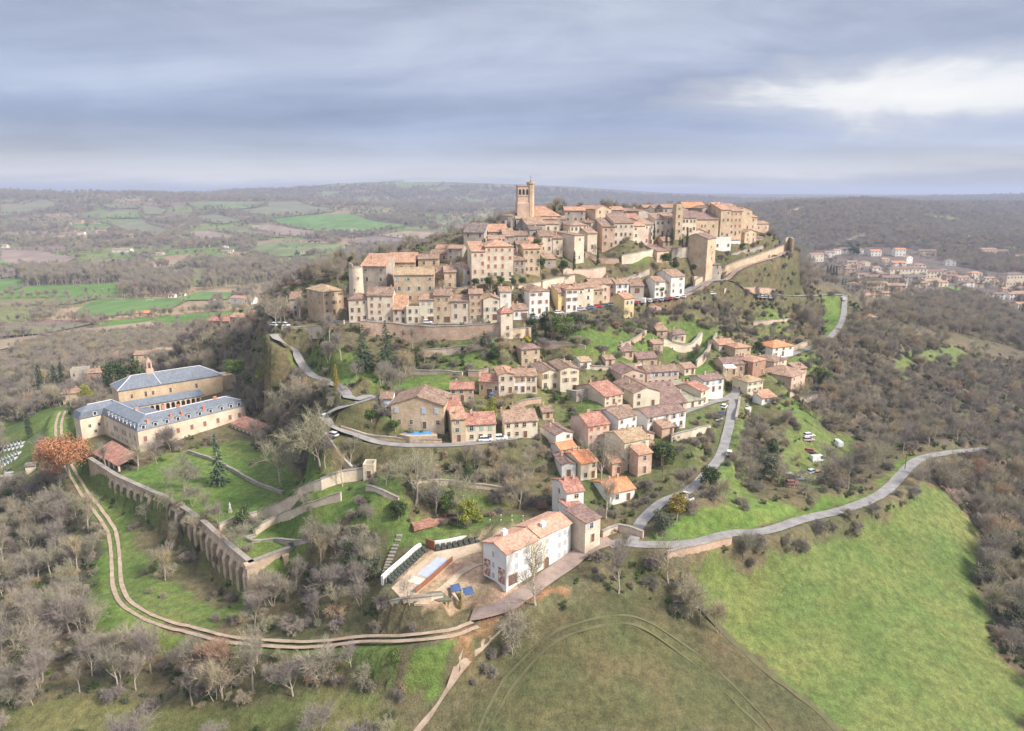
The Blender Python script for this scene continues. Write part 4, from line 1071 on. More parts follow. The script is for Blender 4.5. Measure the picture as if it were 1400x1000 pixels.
ROOFS = {
 'tile': material('weathered_canal_tiles', m_roof((0.219,0.141,0.098), (0.319,0.204,0.141), (0.431,0.295,0.213))),
 'brown': material('brown_canal_tiles', m_roof((0.163,0.111,0.079), (0.248,0.160,0.114), (0.355,0.247,0.187), .45)),
 'orange': material('orange_canal_tiles', m_roof((0.311,0.162,0.102), (0.408,0.226,0.144), (0.507,0.334,0.234), .35)),
 'new': material('bright_new_tiles', m_roof((0.493,0.188,0.088), (0.570,0.236,0.114), (0.610,0.312,0.176), .08)),
 'tan': material('mossy_tan_tiles', m_roof((0.265,0.182,0.109), (0.373,0.264,0.161), (0.461,0.346,0.227), .4)),
 'red': material('red_canal_tiles', m_roof((0.264,0.119,0.083), (0.349,0.163,0.118), (0.457,0.263,0.199), .3)),
 'plum': material('plum_brown_tiles', m_roof((0.156,0.103,0.085), (0.230,0.147,0.121), (0.311,0.210,0.175), .35)),
 'dark': material('dark_slate_and_lichen', m_roof((0.108,0.086,0.080), (0.167,0.134,0.123), (0.265,0.211,0.179), .4)),
 'green': material('mossy_flat_roof', m_roof((0.215,0.202,0.142), (0.294,0.278,0.199), (0.352,0.336,0.255), .1)),
}


def m_slate(t, b):
    p = world_pos(t)
    v = t.node('ShaderNodeTexVoronoi', ins={'Vector': p, 'Scale': 3.0})
    rnd = t.node('ShaderNodeSeparateColor', ins={0: v.outputs['Color']}).outputs[0]
    mixv = t.math('ADD', t.math('MULTIPLY', t.noise(p, 0.4, 5, 0.6), 0.6), t.math('MULTIPLY', rnd, 0.4))
    return t.ramp(mixv, [(0.3, (0.125, 0.142, 0.165)), (0.7, (0.205, 0.225, 0.255))])


M_SLATE = material('blue_grey_slate', m_slate, 0.55)
M_LEAD = flat('pale_lead_flashing', (0.62, 0.62, 0.63), 0.6)
M_PANE = flat('dark_window_glass', (0.035, 0.037, 0.042), 0.25)
M_STONE = flat('dressed_stone_frame', (0.56, 0.48, 0.38))
M_WHITE = flat('white_paint', (0.78, 0.77, 0.74), 0.6)
M_WOOD = material('brown_wood', lambda t, b: t.ramp(t.noise(world_pos(t), 1.3, 3), [(0.3, (0.13, 0.075, 0.05)), (0.7, (0.22, 0.125, 0.085))]))
SHUTTER = {
 'brown': flat('brown_shutter_paint', (0.27, 0.145, 0.105), .7),
 'red': flat('red_brown_shutter_paint', (0.36, 0.13, 0.085), .7),
 'blue': flat('pale_blue_shutter_paint', (0.42, 0.52, 0.64), .7),
 'green': flat('grey_green_shutter_paint', (0.36, 0.46, 0.36), .7),
 'teal': flat('blue_green_shutter_paint', (0.27, 0.44, 0.42), .7),
 'grey': flat('grey_shutter_paint', (0.42, 0.42, 0.42), .7),
 'tan': flat('tan_wood_shutter', (0.40, 0.27, 0.13), .7),
 'white': M_WHITE,
}


class MB:
    """collects shapes, then links them as one mesh"""
    def __init__(self):
        self.V, self.F, self.I = [], [], []

    def face(self, pts, mi=0):
        n = len(self.V)
        self.V += [tuple(p) for p in pts]
        self.F.append(tuple(range(n, n + len(pts))))
        self.I.append(mi)

    def box(self, x0, x1, y0, y1, z0, z1, mi=0, bottom=True):
        p = [(x0,y0,z0),(x1,y0,z0),(x1,y1,z0),(x0,y1,z0),(x0,y0,z1),(x1,y0,z1),(x1,y1,z1),(x0,y1,z1)]
        n = len(self.V)
        self.V += p
        for f in ((0,1,5,4),(1,2,6,5),(2,3,7,6),(3,0,4,7),(4,5,6,7)) + (((3,2,1,0),) if bottom else ()):
            self.F.append(tuple(n + i for i in f))
            self.I.append(mi)

    def prism(self, ring, z0, z1, mi=0, top_ring=None):
        """vertical prism over a ccw ring"""
        n = len(self.V)
        k = len(ring)
        tr = top_ring or ring
        self.V += [(x, y, z0) for x, y in ring] + [(x, y, z1) for x, y in tr]
        for i in range(k):
            j = (i + 1) % k
            self.F.append((n + i, n + j, n + k + j, n + k + i))
            self.I.append(mi)
        self.F.append(tuple(n + k + i for i in range(k)))
        self.I.append(mi)
        self.F.append(tuple(n + i for i in reversed(range(k))))
        self.I.append(mi)

    def slab(self, poly, th=0.2, mi=0):
        n = len(self.V)
        k = len(poly)
        self.V += [tuple(p) for p in poly] + [(p[0], p[1], p[2] - th) for p in poly]
        self.F.append(tuple(range(n, n + k)))
        self.F.append(tuple(reversed(range(n + k, n + 2 * k))))
        self.I += [mi, mi]
        for i in range(k):
            j = (i + 1) % k
            self.F.append((n + i, n + k + i, n + k + j, n + j))
            self.I.append(mi)

    def tube(self, a, b, r0, r1, n=5, mi=0):
        a, b = Vector(a), Vector(b)
        d = (b - a)
        if d.length < 1e-6:
            return
        d.normalize()
        u = d.orthogonal().normalized()
        v = d.cross(u)
        m = len(self.V)
        for c, r in ((a, r0), (b, r1)):
            for i in range(n):
                t = 2 * math.pi * i / n
                self.V.append(tuple(c + (u * math.cos(t) + v * math.sin(t)) * r))
        for i in range(n):
            j = (i + 1) % n
            self.F.append((m + i, m + j, m + n + j, m + n + i))
            self.I.append(mi)

    def mesh(self, name, mats):
        me = bpy.data.meshes.new(name)
        me.from_pydata(self.V, [], self.F)
        for m in (mats if isinstance(mats, (list, tuple)) else [mats]):
            me.materials.append(m)
        if any(self.I):
            me.polygons.foreach_set('material_index', np.array(self.I, np.int32))
        me.update()
        return me

    def build(self, name, mats, parent=None, loc=None, rz=None, smooth=False):
        me = self.mesh(name, mats)
        if smooth:
            me.polygons.foreach_set('use_smooth', np.ones(len(me.polygons), bool))
        return link(name, me, parent, loc, rz)


def link(name, me, parent=None, loc=None, rz=None):
    o = bpy.data.objects.new(name, me)
    COL.objects.link(o)
    if parent is not None:
        o.parent = parent
    if loc is not None:
        o.location = loc
    if rz is not None:
        o.rotation_euler = (0, 0, rz)
    return o


_cache = {}


def window_mesh(w, h, frame):
    """dark pane set in a stone surround; origin on the wall plane, facing -Y"""
    k = ('win', round(w, 2), round(h, 2), frame.name)
    if k not in _cache:
        m = MB()
        s = 0.13
        m.box(-w/2 - s, -w/2, -0.07, 0.02, -h/2, h/2 + s, 0)
        m.box(w/2, w/2 + s, -0.07, 0.02, -h/2, h/2 + s, 0)
        m.box(-w/2, w/2, -0.07, 0.02, h/2, h/2 + s, 0)
        m.box(-w/2 - s * 1.4, w/2 + s * 1.4, -0.14, 0.02, -h/2 - s, -h/2, 0)
        m.box(-w/2, w/2, -0.015, 0.015, -h/2, h/2, 1)
        m.box(-0.035, 0.035, -0.035, -0.016, -h/2, h/2, 0)
        m.box(-w/2, -0.036, -0.035, -0.016, h*0.1, h*0.1 + 0.06, 0)
        m.box(0.036, w/2, -0.035, -0.016, h*0.1, h*0.1 + 0.06, 0)
        _cache[k] = m.mesh('window', [frame, M_PANE])
    return _cache[k]


def shutter_mesh(w, h, mat):
    k = ('shut', round(w, 2), round(h, 2), mat.name)
    if k not in _cache:
        m = MB()
        m.box(-w/2, w/2, -0.09, -0.03, -h/2, h/2, 0)
        for z in (-h*0.3, h*0.3):
            m.box(-w/2 + .04, w/2 - .04, -0.115, -0.0905, z - .06, z + .06, 0)
        _cache[k] = m.mesh('shutter', [mat])
    return _cache[k]


def door_mesh(w, h, mat):
    k = ('door', round(w, 2), round(h, 2), mat.name)
    if k not in _cache:
        m = MB()
        m.box(-w/2, w/2, -0.04, 0.02, 0, h, 0)
        m.box(-w/2 - .15, -w/2, -0.08, 0.02, 0, h + .15, 1)
        m.box(w/2, w/2 + .15, -0.08, 0.02, 0, h + .15, 1)
        m.box(-w/2, w/2, -0.08, 0.02, h, h + .15, 1)
        n = max(2, int(w / .5))
        for i in range(1, n):
            x = -w/2 + w * i / n
            m.box(x - .02, x + .02, -0.055, -0.0405, .05, h - .05, 0)
        _cache[k] = m.mesh('door', [mat, M_STONE])
    return _cache[k]


def add_window(parent, x, y, z, rz, w, h, frame, shut=None, closed=False, split=True):
    o = link('window', window_mesh(w, h, frame), parent, (x, y, z), rz)
    if shut is not None:
        sm = SHUTTER[shut]
        sw = w / 2
        for s in (-1, 1):
            link('shutter', shutter_mesh(sw, h, sm), o, (s * (sw / 2 if closed else (w / 2 + .13 + sw / 2)), 0 if not closed else -.01, 0))
    return o


def roof_polys(kind, W, D, H, pitch, o=0.4):
    w, d = W / 2, D / 2
    if kind == 'E':
        zr, ze = H + pitch * d, H - pitch * o
        return [[(-w-.3,-d-o,ze),(w+.3,-d-o,ze),(w+.3,0,zr),(-w-.3,0,zr)], [(w+.3,d+o,ze),(-w-.3,d+o,ze),(-w-.3,0,zr),(w+.3,0,zr)]]
    if kind == 'G':
        zr, ze = H + pitch * w, H - pitch * o
        return [[(-w-o,d+.3,ze),(-w-o,-d-.3,ze),(0,-d-.3,zr),(0,d+.3,zr)], [(w+o,-d-.3,ze),(w+o,d+.3,ze),(0,d+.3,zr),(0,-d-.3,zr)]]
    if kind in 'HP':
        ze = H - pitch * o
        w2, d2 = w + o, d + o
        if w >= d:
            a, zr = w2 - d2, ze + pitch * d2
            return [[(-w2,-d2,ze),(w2,-d2,ze),(a,0,zr),(-a,0,zr)], [(w2,d2,ze),(-w2,d2,ze),(-a,0,zr),(a,0,zr)],
                    [(w2,-d2,ze),(w2,d2,ze),(a,0,zr)], [(-w2,d2,ze),(-w2,-d2,ze),(-a,0,zr)]]
        a, zr = d2 - w2, ze + pitch * w2
        return [[(-w2,d2,ze),(-w2,-d2,ze),(0,-a,zr),(0,a,zr)], [(w2,-d2,ze),(w2,d2,ze),(0,a,zr),(0,-a,zr)],
                [(-w2,-d2,ze),(w2,-d2,ze),(0,-a,zr)], [(w2,d2,ze),(-w2,d2,ze),(0,a,zr)]]
    if kind == 'S':
        return [[(-w-.25,-d-o,H-pitch*o),(w+.25,-d-o,H-pitch*o),(w+.25,d+.1,H+pitch*(D+.1)),(-w-.25,d+.1,H+pitch*(D+.1))]]
    return []


def house_shell(parent, W, D, H, kind, pitch, wall, roof, deep=5.0):
    m = MB()
    w, d = W / 2, D / 2
    m.box(-w, w, -d, d, -deep, H, 0, bottom=False)
    if kind == 'E':
        z = H + pitch * d
        for s in (-1, 1):
            m.face([(s*w, -d*s, H), (s*w, d*s, H), (s*w, 0, z)])
    elif kind == 'G':
        z = H + pitch * w
        for s in (-1, 1):
            m.face([(-w*-s, s*d, H), (w*-s, s*d, H), (0, s*d, z)])
    elif kind == 'S':
        z = H + pitch * D
        m.face([(-w, d, H), (-w, -d, H), (-w, d, z)])
        m.face([(w, -d, H), (w, d, H), (w, d, z)])
        m.face([(w, d, H), (-w, d, H), (-w, d, z), (w, d, z)])
    if kind == 'F':
        m.box(-w, w, -d, -d + .3, H, H + .6)
        m.box(-w, w, d - .3, d, H, H + .6)
        m.box(-w, -w + .3, -d + .3, d - .3, H, H + .6)
        m.box(w - .3, w, -d + .3, d - .3, H, H + .6)
    wo = m.build('wall', [wall], parent)
    r = MB()
    if kind == 'F':
        r.box(-w + .305, w - .305, -d + .305, d - .305, H + .004, H + .08)
    else:
        for pl in roof_polys(kind, W, D, H + 0.12, pitch):
            r.slab(pl, 0.2)
        if kind in 'EG':
            L = D if kind == 'G' else W
            zr = H + .12 + pitch * ((W if kind == 'G' else D) / 2)
            if kind == 'E':
                r.tube((-W/2 - .3, 0, zr), (W/2 + .3, 0, zr), .14, .14, 6)
            else:
                r.tube((0, -D/2 - .3, zr), (0, D/2 + .3, zr), .14, .14, 6)
    ro = r.build('roof', [roof], parent)
    return wo, ro


def roof_z(kind, x, y, W, D, H, pitch):
    if kind == 'E':
        return H + pitch * (D / 2 - abs(y))
    if kind == 'G':
        return H + pitch * (W / 2 - abs(x))
    if kind in 'HP':
        return H + pitch * min(W / 2 - abs(x), D / 2 - abs(y))
    if kind == 'S':
        return H + pitch * (y + D / 2)
    return H


rnd = random.Random(7)
HOUSE_SPOTS = []


def add_chimney(ro, kind, x, y, W, D, H, pitch, s=0.55, mat=None):
    m = MB()
    z = roof_z(kind, x, y, W, D, H, pitch)
    m.box(-s/2, s/2, -s*.4, s*.4, -0.6, 1.0)
    m.box(-s/2 - .08, s/2 + .08, -s*.4 - .08, s*.4 + .08, 1.0, 1.12)
    m.box(-s/2 + .08, s/2 - .08, -s*.4 + .08, s*.4 - .08, 1.12, 1.35)
    return m.build('chimney', [mat or WALLS['pink']], ro, (x, y, z))


def house(xl, xr, yb, ye, zd, yaw, kind, wall, roof, rows, cols, D, label, shut=None, side=0, pitch=0.30, group=None,
          name='stone_house', cat='house', frame=None, closed=False, door=True, chim=None, deep=6.0, garage=False):
    """a house whose front spans xl..xr in the survey view, from ground line yb to eaves ye, zd metres off"""
    mid = 0.5 * (xl + xr)
    p = at_depth(mid, yb, zd)
    th = R(yaw)
    beta = math.atan2(p.x, p.y)
    W = max(2.5, (xr - xl) * zd / (F_PX * max(0.3, math.cos(th + beta))))
    v = (0.5 * (yb + ye) - 500) / F_PX
    H = max(2.2, (yb - ye) * zd / (F_PX * (CP - v * SP)))
    if kind in 'EG' and pitch == 0.30:
        pitch = rnd.uniform(0.27, 0.36)
    c = Vector((p.x - math.sin(th) * D / 2, p.y + math.cos(th) * D / 2, p.z))
    root = empty(name, c, th)
    if zd > 285:
        deep = 11.0
    tag(root, label, cat, group)
    wo, ro = house_shell(root, W, D, H, kind, pitch, WALLS[wall], ROOFS[roof], deep)
    HOUSE_SPOTS.append((c.x, c.y, th, W / 2, D / 2))
    fr = frame or M_STONE
    if rows and cols:
        st = H / rows
        for r_ in range(rows):
            hh = min(1.5, st * 0.5) * (0.72 if (r_ == rows - 1 and rows > 2) else 1.0)
            z = st * (r_ + 0.54)
            for k in range(cols):
                x = -W / 2 + W * (k + .5) / cols + rnd.uniform(-.12, .12) * W / cols
                if r_ == 0 and door and k == cols // 2:
                    continue
                if rnd.random() < (.08 if shut else .14):
                    continue
                ww = min(1.0, W / cols * .5) * rnd.uniform(.85, 1.05)
                ww = round(ww * 5) / 5 or .4
                hv = round(hh * rnd.uniform(.85, 1.08) * 5) / 5
                open_sh = shut if (shut and r_ > 0 or (shut and rows == 1)) else None
                room = W / cols > ww * 2.5
                add_window(root, x, -D / 2, z, 0, ww, hv, fr, open_sh, closed or not room or rnd.random() < .3)
        if door:
            dw = 2.4 if garage else 1.1
            k = cols // 2
            x = -W / 2 + W * (k + .5) / cols
            link('door', door_mesh(min(dw, W / cols * .8), 2.3 if garage else 2.1, M_WOOD), root, (x, -D / 2, 0.03), 0)
        for s in range(abs(side)):
            sx = -1 if side < 0 else 1
            n_ = abs(side)
            for r_ in range(rows):
                if rnd.random() < .3:
                    continue
                y = -D / 2 + D * (s + .5) / n_
                add_window(root, sx * W / 2, y, st * (r_ + .54), sx * R(90), .8, round(min(1.2, st * .45) * 5) / 5, fr)
    if chim is None:
        chim = rnd.random() < .85 and kind != 'F'
    if chim:
        for _ in range(2 if rnd.random() < .4 else 1):
            x, y = rnd.uniform(-.42, .42) * W, rnd.uniform(-.1, .4) * D
            add_chimney(ro, kind, x, y, W, D, H, pitch)
    return root, W, D, H, pitch


for h in HOUSES:
    kw = dict(h[13])
    kw.setdefault('group', None)
    house(*h[:13], **kw)

# ---------------------------------------------------------------- church on the summit
def box_at(mb, o, e1, e2, a0, a1, b0, b1, z0, z1, mi=0):
    """box in a frame with origin o (x, y) and unit axes e1, e2"""
    ring = [(a0, b0), (a1, b0), (a1, b1), (a0, b1)]
    mb.prism([(o[0] + e1[0] * a + e2[0] * b, o[1] + e1[1] * a + e2[1] * b) for a, b in ring], z0, z1, mi)


def arch_ring(w, h, n=8):
    """pointed-up outline of a round-headed opening, in x/z"""
    r = w / 2
    pts = [(-r, 0), (r, 0)]
    for i in range(n + 1):
        a = math.pi * i / n
        pts.append((r * math.cos(a), h - r + r * math.sin(a)))
    return pts


def arch_opening(name, w, h, parent, loc, rz, depth=0.06, mats=None, trim=0.16):
    m = MB()
    pts = arch_ring(w, h)
    m.face([(x, -depth, z) for x, z in pts], 1)
    out = arch_ring(w + 2 * trim, h + trim)
    k = len(pts)
    for i in range(k):
        j = (i + 1) % k
        if i == 0:
            continue
        m.face([(pts[i][0], -depth - .02, pts[i][1]), (out[i][0], -depth - .02, out[i][1]), (out[j][0], -depth - .02, out[j][1]), (pts[j][0], -depth - .02, pts[j][1])][::-1], 0)
        m.face([(out[i][0], -depth - .02, out[i][1]), (out[i][0], 0.02, out[i][1]), (out[j][0], 0.02, out[j][1]), (out[j][0], -depth - .02, out[j][1])], 0)
    return m.build(name, mats or [M_STONE, M_PANE], parent, loc, rz)


p = at_depth(714.5, 300, 343)
church = empty('church', p, R(8))
tag(church, 'stone church with tall square bell tower and orange nave roof on the hilltop', 'church')
m = MB()
W_, D_, H_ = 5.6, 5.6, 15.6
m.box(-W_/2 - .25, W_/2 + .25, -D_/2 - .25, D_/2 + .25, -9, 7.5)
m.prism([(-W_/2 - .25, -D_/2 - .25), (W_/2 + .25, -D_/2 - .25), (W_/2 + .25, D_/2 + .25), (-W_/2 - .25, D_/2 + .25)], 7.5, 8.2, 0,
        [(-W_/2, -D_/2), (W_/2, -D_/2), (W_/2, D_/2), (-W_/2, D_/2)])
m.box(-W_/2, W_/2, -D_/2, D_/2, 8.2, H_)
m.box(-W_/2 - .2, W_/2 + .2, -D_/2 - .2, D_/2 + .2, 11.0, 11.3)
m.box(-W_/2 - .25, W_/2 + .25, -D_/2 - .25, D_/2 + .25, H_, H_ + .4)
tw = m.build('bell_tower', [WALLS['pink']], church)
for k in range(3):
    arch_opening('belfry_opening', 1.15, 2.6, tw, (-1.75 + 1.75 * k, -D_/2, 11.6), 0)
for k in range(2):
    arch_opening('belfry_opening', 1.15, 2.6, tw, (-W_/2, 1.2 - 2.4 * k, 11.6), R(-90))
m = MB()
ring = [(1.75 * math.cos(2 * math.pi * (i + .5) / 8) + 3.6, 1.75 * math.sin(2 * math.pi * (i + .5) / 8) - 1.6) for i in range(8)]
big = [(2.15 * math.cos(2 * math.pi * (i + .5) / 8) + 3.6, 2.15 * math.sin(2 * math.pi * (i + .5) / 8) - 1.6) for i in range(8)]
m.prism(ring, -9, 16.3)
m.prism(ring, 16.3, 16.7, 0, big)
m.prism(big, 16.7, 17.5)
st = m.build('stair_turret', [WALLS['ochre']], church)
m = MB()
m.tube((3.6, -1.6, 17.5), (3.6, -1.6, 20.8), .09, .05)
m.tube((2.9, -1.6, 19.8), (4.3, -1.6, 19.8), .06, .06)
m.tube((3.6, -1.6, 17.5), (3.6, -1.6, 18.2), .5, .2, 8)
m.build('mast', [M_WOOD], st)
m = MB()  # apse and side chapels on the left
rg = []
for i in range(7):
    a = math.pi * (0.5 + i / 6)
    rg.append((-5.2 + 4.6 * math.cos(a), 2 + 5.2 * math.sin(a)))
rg = rg[::1]
m.prism(rg + [(-2.6, -3.2), (-2.6, 7.2)], -9, 1.8)
m.prism([(-3.9, -4.4), (2.9, -4.4), (2.9, -2.9), (-3.9, -2.9)], -9, 0.4)
for a in (195, 230, 262):
    x, y = -5.2 + 5.2 * math.cos(R(a)), 2 + 5.8 * math.sin(R(a))
    m.prism([(x - .6, y - .6), (x + .6, y - .6), (x + .6, y + .6), (x - .6, y + .6)], -9, -.4)
ap = m.build('apse', [WALLS['grey']], church)
arch_opening('window', 1.1, 3.6, ap, (-4.3, -4.45, -3.6), 0)
m = MB()
apex = (-5.0, 2.0, 3.3)
for i in range(len(rg) - 1):
    m.slab([(rg[i][0] * 1.03, rg[i][1] * 1.03, 1.9), (rg[i + 1][0] * 1.03, rg[i + 1][1] * 1.03, 1.9), (-2.4, 2.0, 3.4)], .15)
m.slab([(-4.2, -4.7, .5), (3.1, -4.7, .5), (3.1, -2.9, 1.6), (-4.2, -2.9, 1.6)], .15)
m.build('apse_roof', [ROOFS['tan']], church)
m = MB()
m.box(2.9, 18.6, -1.0, 12.5, -9, 1.6)
m.box(4.5, 16.5, -3.2, -1.0, -9, .2)
m.build('nave', [WALLS['grey']], church)
m = MB()
m.slab([(3.4, -1.4, 1.6), (19.0, -1.4, 1.6), (11.6, 5.8, 6.2), (3.4, 5.8, 6.2)])
m.slab([(19.0, 12.9, 1.6), (3.4, 12.9, 1.6), (3.4, 5.8, 6.2), (11.6, 5.8, 6.2)])
m.slab([(19.0, -1.4, 1.6), (19.0, 12.9, 1.6), (11.6, 5.8, 6.2)])
m.build('nave_roof', [ROOFS['orange']], church)
m = MB()
m.slab([(4.2, -3.5, .2), (16.8, -3.5, .2), (16.8, -1.0, 1.3), (4.2, -1.0, 1.3)])
m.build('side_roof', [ROOFS['tile']], church)

# ---------------------------------------------------------------- round tower at the left end of the second tier
p = at_depth(488, 403, 288)
rt = tag(empty('round_tower', p), 'pale round stone tower with a broken top at the left end of the town', 'tower')
m = MB()
N = 24
r0 = 2.75
ring = [(r0 * 1.05 * math.cos(2 * math.pi * i / N), r0 * 1.05 * math.sin(2 * math.pi * i / N)) for i in range(N)]
rin = [(r0 * math.cos(2 * math.pi * i / N), r0 * math.sin(2 * math.pi * i / N)) for i in range(N)]
m.prism(ring, -5, 10.8, 0, rin)
m.build('wall', [WALLS['pale']], rt, smooth=False)
m = MB()
for i in range(N):
    a, b_ = 2 * math.pi * i / N, 2 * math.pi * (i + 1) / N
    hgt = 0.7 + (1.4 if 13 <= i <= 16 else 0) + .25 * math.sin(i * 2.3)
    if 2 <= i <= 7:
        hgt = .3
    o_ = [(r0 * math.cos(a), r0 * math.sin(a)), (r0 * math.cos(b_), r0 * math.sin(b_)), (r0 * .8 * math.cos(b_), r0 * .8 * math.sin(b_)), (r0 * .8 * math.cos(a), r0 * .8 * math.sin(a))]
    m.prism(o_, 10.8, 10.8 + hgt)
m.build('parapet', [WALLS['grey']], rt)
for z, a in ((2.2, -95), (7.0, -60)):
    add_window(rt, r0 * 1.04 * math.cos(R(a)), r0 * 1.04 * math.sin(R(a)), z, R(a + 90), .6, 1.0, M_STONE)

# ---------------------------------------------------------------- the abbey
O_ = (-137.5, 245.5)
E1, E2 = (.643, .766), (-.766, .643)
ABZ = -8.0


def ab(a, b, z):
    return (O_[0] + E1[0] * a + E2[0] * b, O_[1] + E1[1] * a + E2[1] * b, z)


abbey = tag(empty('abbey', (0, 0, 0)), 'large pale abbey with blue-grey slate mansard roofs and white ridges beside the lawn', 'abbey')
M_ABBEY = material('abbey_render', m_wall((0.56,0.44,0.32), (0.66,0.55,0.42), (0.73,0.64,0.53), .2))
M_CHAPEL = material('warm_rubble_stone', m_wall((0.47,0.34,0.21), (0.57,0.43,0.28), (0.63,0.50,0.36), .45))
ZE, LW, RW, TH = 0.05, 32.0, 42.5, 11.0
m = MB()
Lring = [(0, 0), (RW, 0), (RW, TH), (TH, TH), (TH, LW), (0, LW)]
m.prism([ab(a, b, 0)[:2] for a, b in Lring], ABZ - 6, ZE)
m.prism([ab(a, b, 0)[:2] for a, b in ((-8.2, LW + .003), (TH - 2, LW + .003), (TH - 2, LW + 8.5), (-5.5, LW + 8.5), (-8.2, LW + 6))], ABZ - 8, ZE - .12)
m.prism([ab(a, b, 0)[:2] for a, b in ((-.12, -.12), (RW + .12, -.12), (RW + .12, TH), (TH, TH), (TH, LW - .1), (-.12, LW - .1))], ZE, ZE + .28)
aw = m.build('wall', [M_ABBEY], abbey)
m = MB()
oo, ins1 = .35, .85
Z0, Z1, Z2 = ZE + .283, ZE + 2.7, ZE + 4.2


def q(pts):
    m.face([ab(*x) for x in pts])


A0, B0 = -oo, -oo
# outer steep slopes
q([(A0, B0, Z0), (RW + oo, B0, Z0), (RW - ins1, ins1, Z1), (ins1, ins1, Z1)])
q([(A0, LW, Z0), (A0, B0, Z0), (ins1, ins1, Z1), (ins1, LW, Z1)])
q([(RW + oo, B0, Z0), (RW + oo, TH + oo, Z0), (RW - ins1, TH - ins1, Z1), (RW - ins1, ins1, Z1)])
q([(RW + oo, TH + oo, Z0), (TH + oo, TH + oo, Z0), (TH - ins1, TH - ins1, Z1), (RW - ins1, TH - ins1, Z1)])
q([(TH + oo, TH + oo, Z0), (TH + oo, LW, Z0), (TH - ins1, LW, Z1), (TH - ins1, TH - ins1, Z1)])
# shallow tops
h5 = TH / 2
q([(ins1, ins1, Z1), (RW - ins1, ins1, Z1), (RW - h5, h5, Z2), (h5, h5, Z2)])
q([(ins1, LW, Z1), (ins1, ins1, Z1), (h5, h5, Z2), (h5, LW, Z2)])
q([(RW - ins1, ins1, Z1), (RW - ins1, TH - ins1, Z1), (RW - h5, h5, Z2)])
q([(RW - ins1, TH - ins1, Z1), (TH - ins1, TH - ins1, Z1), (h5, h5, Z2), (RW - h5, h5, Z2)])
q([(TH - ins1, TH - ins1, Z1), (TH - ins1, LW, Z1), (h5, LW, Z2), (h5, h5, Z2)])
# block at the far left end
x0, x1, y0, y1 = -8.2 - oo, TH - 1.6, LW + .01, LW + 8.9
for ring0, za, ring1, zb in (([(x0,y0),(x1,y0),(x1,y1),(x0+2.5,y1),(x0,y1-2.5)], Z0 - .1, [(x0+1.2,y0+.02),(x1-1.2,y0+.02),(x1-1.2,y1-1.2),(x0+3.2,y1-1.2),(x0+1.2,y1-3.2)], Z1 - .1),
                             ([(x0+1.2,y0+.02),(x1-1.2,y0+.02),(x1-1.2,y1-1.2),(x0+3.2,y1-1.2),(x0+1.2,y1-3.2)], Z1 - .1, [(x0+5,y0+4.2),(x1-4,y0+4.2),(x1-4,y0+4.3),(x0+5,y0+4.3),(x0+4.9,y0+4.25)], Z2 - .1)):
    for i in range(5):
        j = (i + 1) % 5
        m.face([ab(*ring0[i], za), ab(*ring0[j], za), ab(*ring1[j], zb), ab(*ring1[i], zb)])
mr = m.build('mansard_roof', [M_SLATE], abbey)
m = MB()
for a, b in (((h5, h5), (RW - h5, h5)), ((h5, h5), (h5, LW + 4.2)), ((RW - h5, h5), (RW - ins1, ins1)), ((RW - h5, h5), (RW - ins1, TH - ins1)), ((x0 + 5, y0 + 4.2), (h5, LW + 4.2))):
    za = Z2 + .05
    zb = Z1 + .05 if b[0] > RW - 2 else Z2 + .05
    m.tube(ab(*a, za), ab(*b, zb), .17, .17, 5)
m.build('ridge_flashing', [M_LEAD], mr)
yaw1 = math.atan2(-.766, -.643) + R(90)   # front of the right wing looks along -E2
d1 = math.atan2(E1[1], E1[0])             # x axis along E1 => local -Y is -E2


def dormer(a, b, rz):
    mm = MB()
    mm.box(-.75, .75, -.35, 1.6, 0, 1.75, 0)
    mm.box(-.5, .5, -.36, -.34, .2, 1.5, 1)
    mm.slab([(-.95, -.6, 1.72), (0, -.6, 2.15), (0, 2.2, 2.15), (-.95, 2.2, 1.72)], .1, 2)
    mm.slab([(.95, 2.2, 1.72), (0, 2.2, 2.15), (0, -.6, 2.15), (.95, -.6, 1.72)], .1, 2)
    return mm.build('dormer', [M_LEAD, M_PANE, M_SLATE], mr, ab(a, b, Z0 + .15), rz)


M_CHIM = material('red_chimney_brick', m_wall((0.42,0.17,0.10), (0.52,0.24,0.15), (0.58,0.33,0.23), .3))
for k, a in enumerate((2.2, 6.6, 10.8, 15.0, 19.2, 23.6, 28.0, 32.6, 36.6, 40.0)):
    dormer(a, .25, d1)
    if k in (0, 2, 3, 5):
        mm = MB()
        mm.box(-.45, .45, -.35, .35, -.6, 2.3)
        mm.box(-.55, .55, -.45, .45, 2.3, 2.45)
        mm.build('chimney', [M_CHIM], mr, ab(a + 2.1, .75, Z0 + 1.0), d1)
for k in range(8):
    dormer(.25, 3.0 + k * 3.3, d1 - R(90))
dormer(-2.6, LW + .3, d1)
for a, b in ((18, h5), (33, h5), (h5 + .5, 14), (14, TH - 1.5)):
    mm = MB()
    mm.box(-.6, .6, -.3, .3, -.6, .9)
    mm.box(-.7, .7, -.4, .4, .9, 1.0)
    mm.build('chimney', [M_CHIM], mr, ab(a, b, Z2), d1)
for k, a in enumerate((2.4, 6.8, 14.6, 20.0, 25.2, 30.6, 35.8, 39.8)):
    x, y, z = ab(a, 0, -3.2)
    add_window(aw, x, y, z, d1, 1.2, 1.9, M_STONE, 'brown', True)
for a in (9.5, 17.0, 23.0, 28.5):
    x, y, z = ab(a, 0, -6.6)
    add_window(aw, x, y, z, d1, .8, .8, M_STONE)
for b in (3.0, 7.4, 11.2, 12.6, 14.0, 18.8, 20.2, 21.6, 28.2):
    x, y, z = ab(0, b, -3.0)
    add_window(aw, x, y, z, d1 - R(90), .7, 1.9, M_STONE)
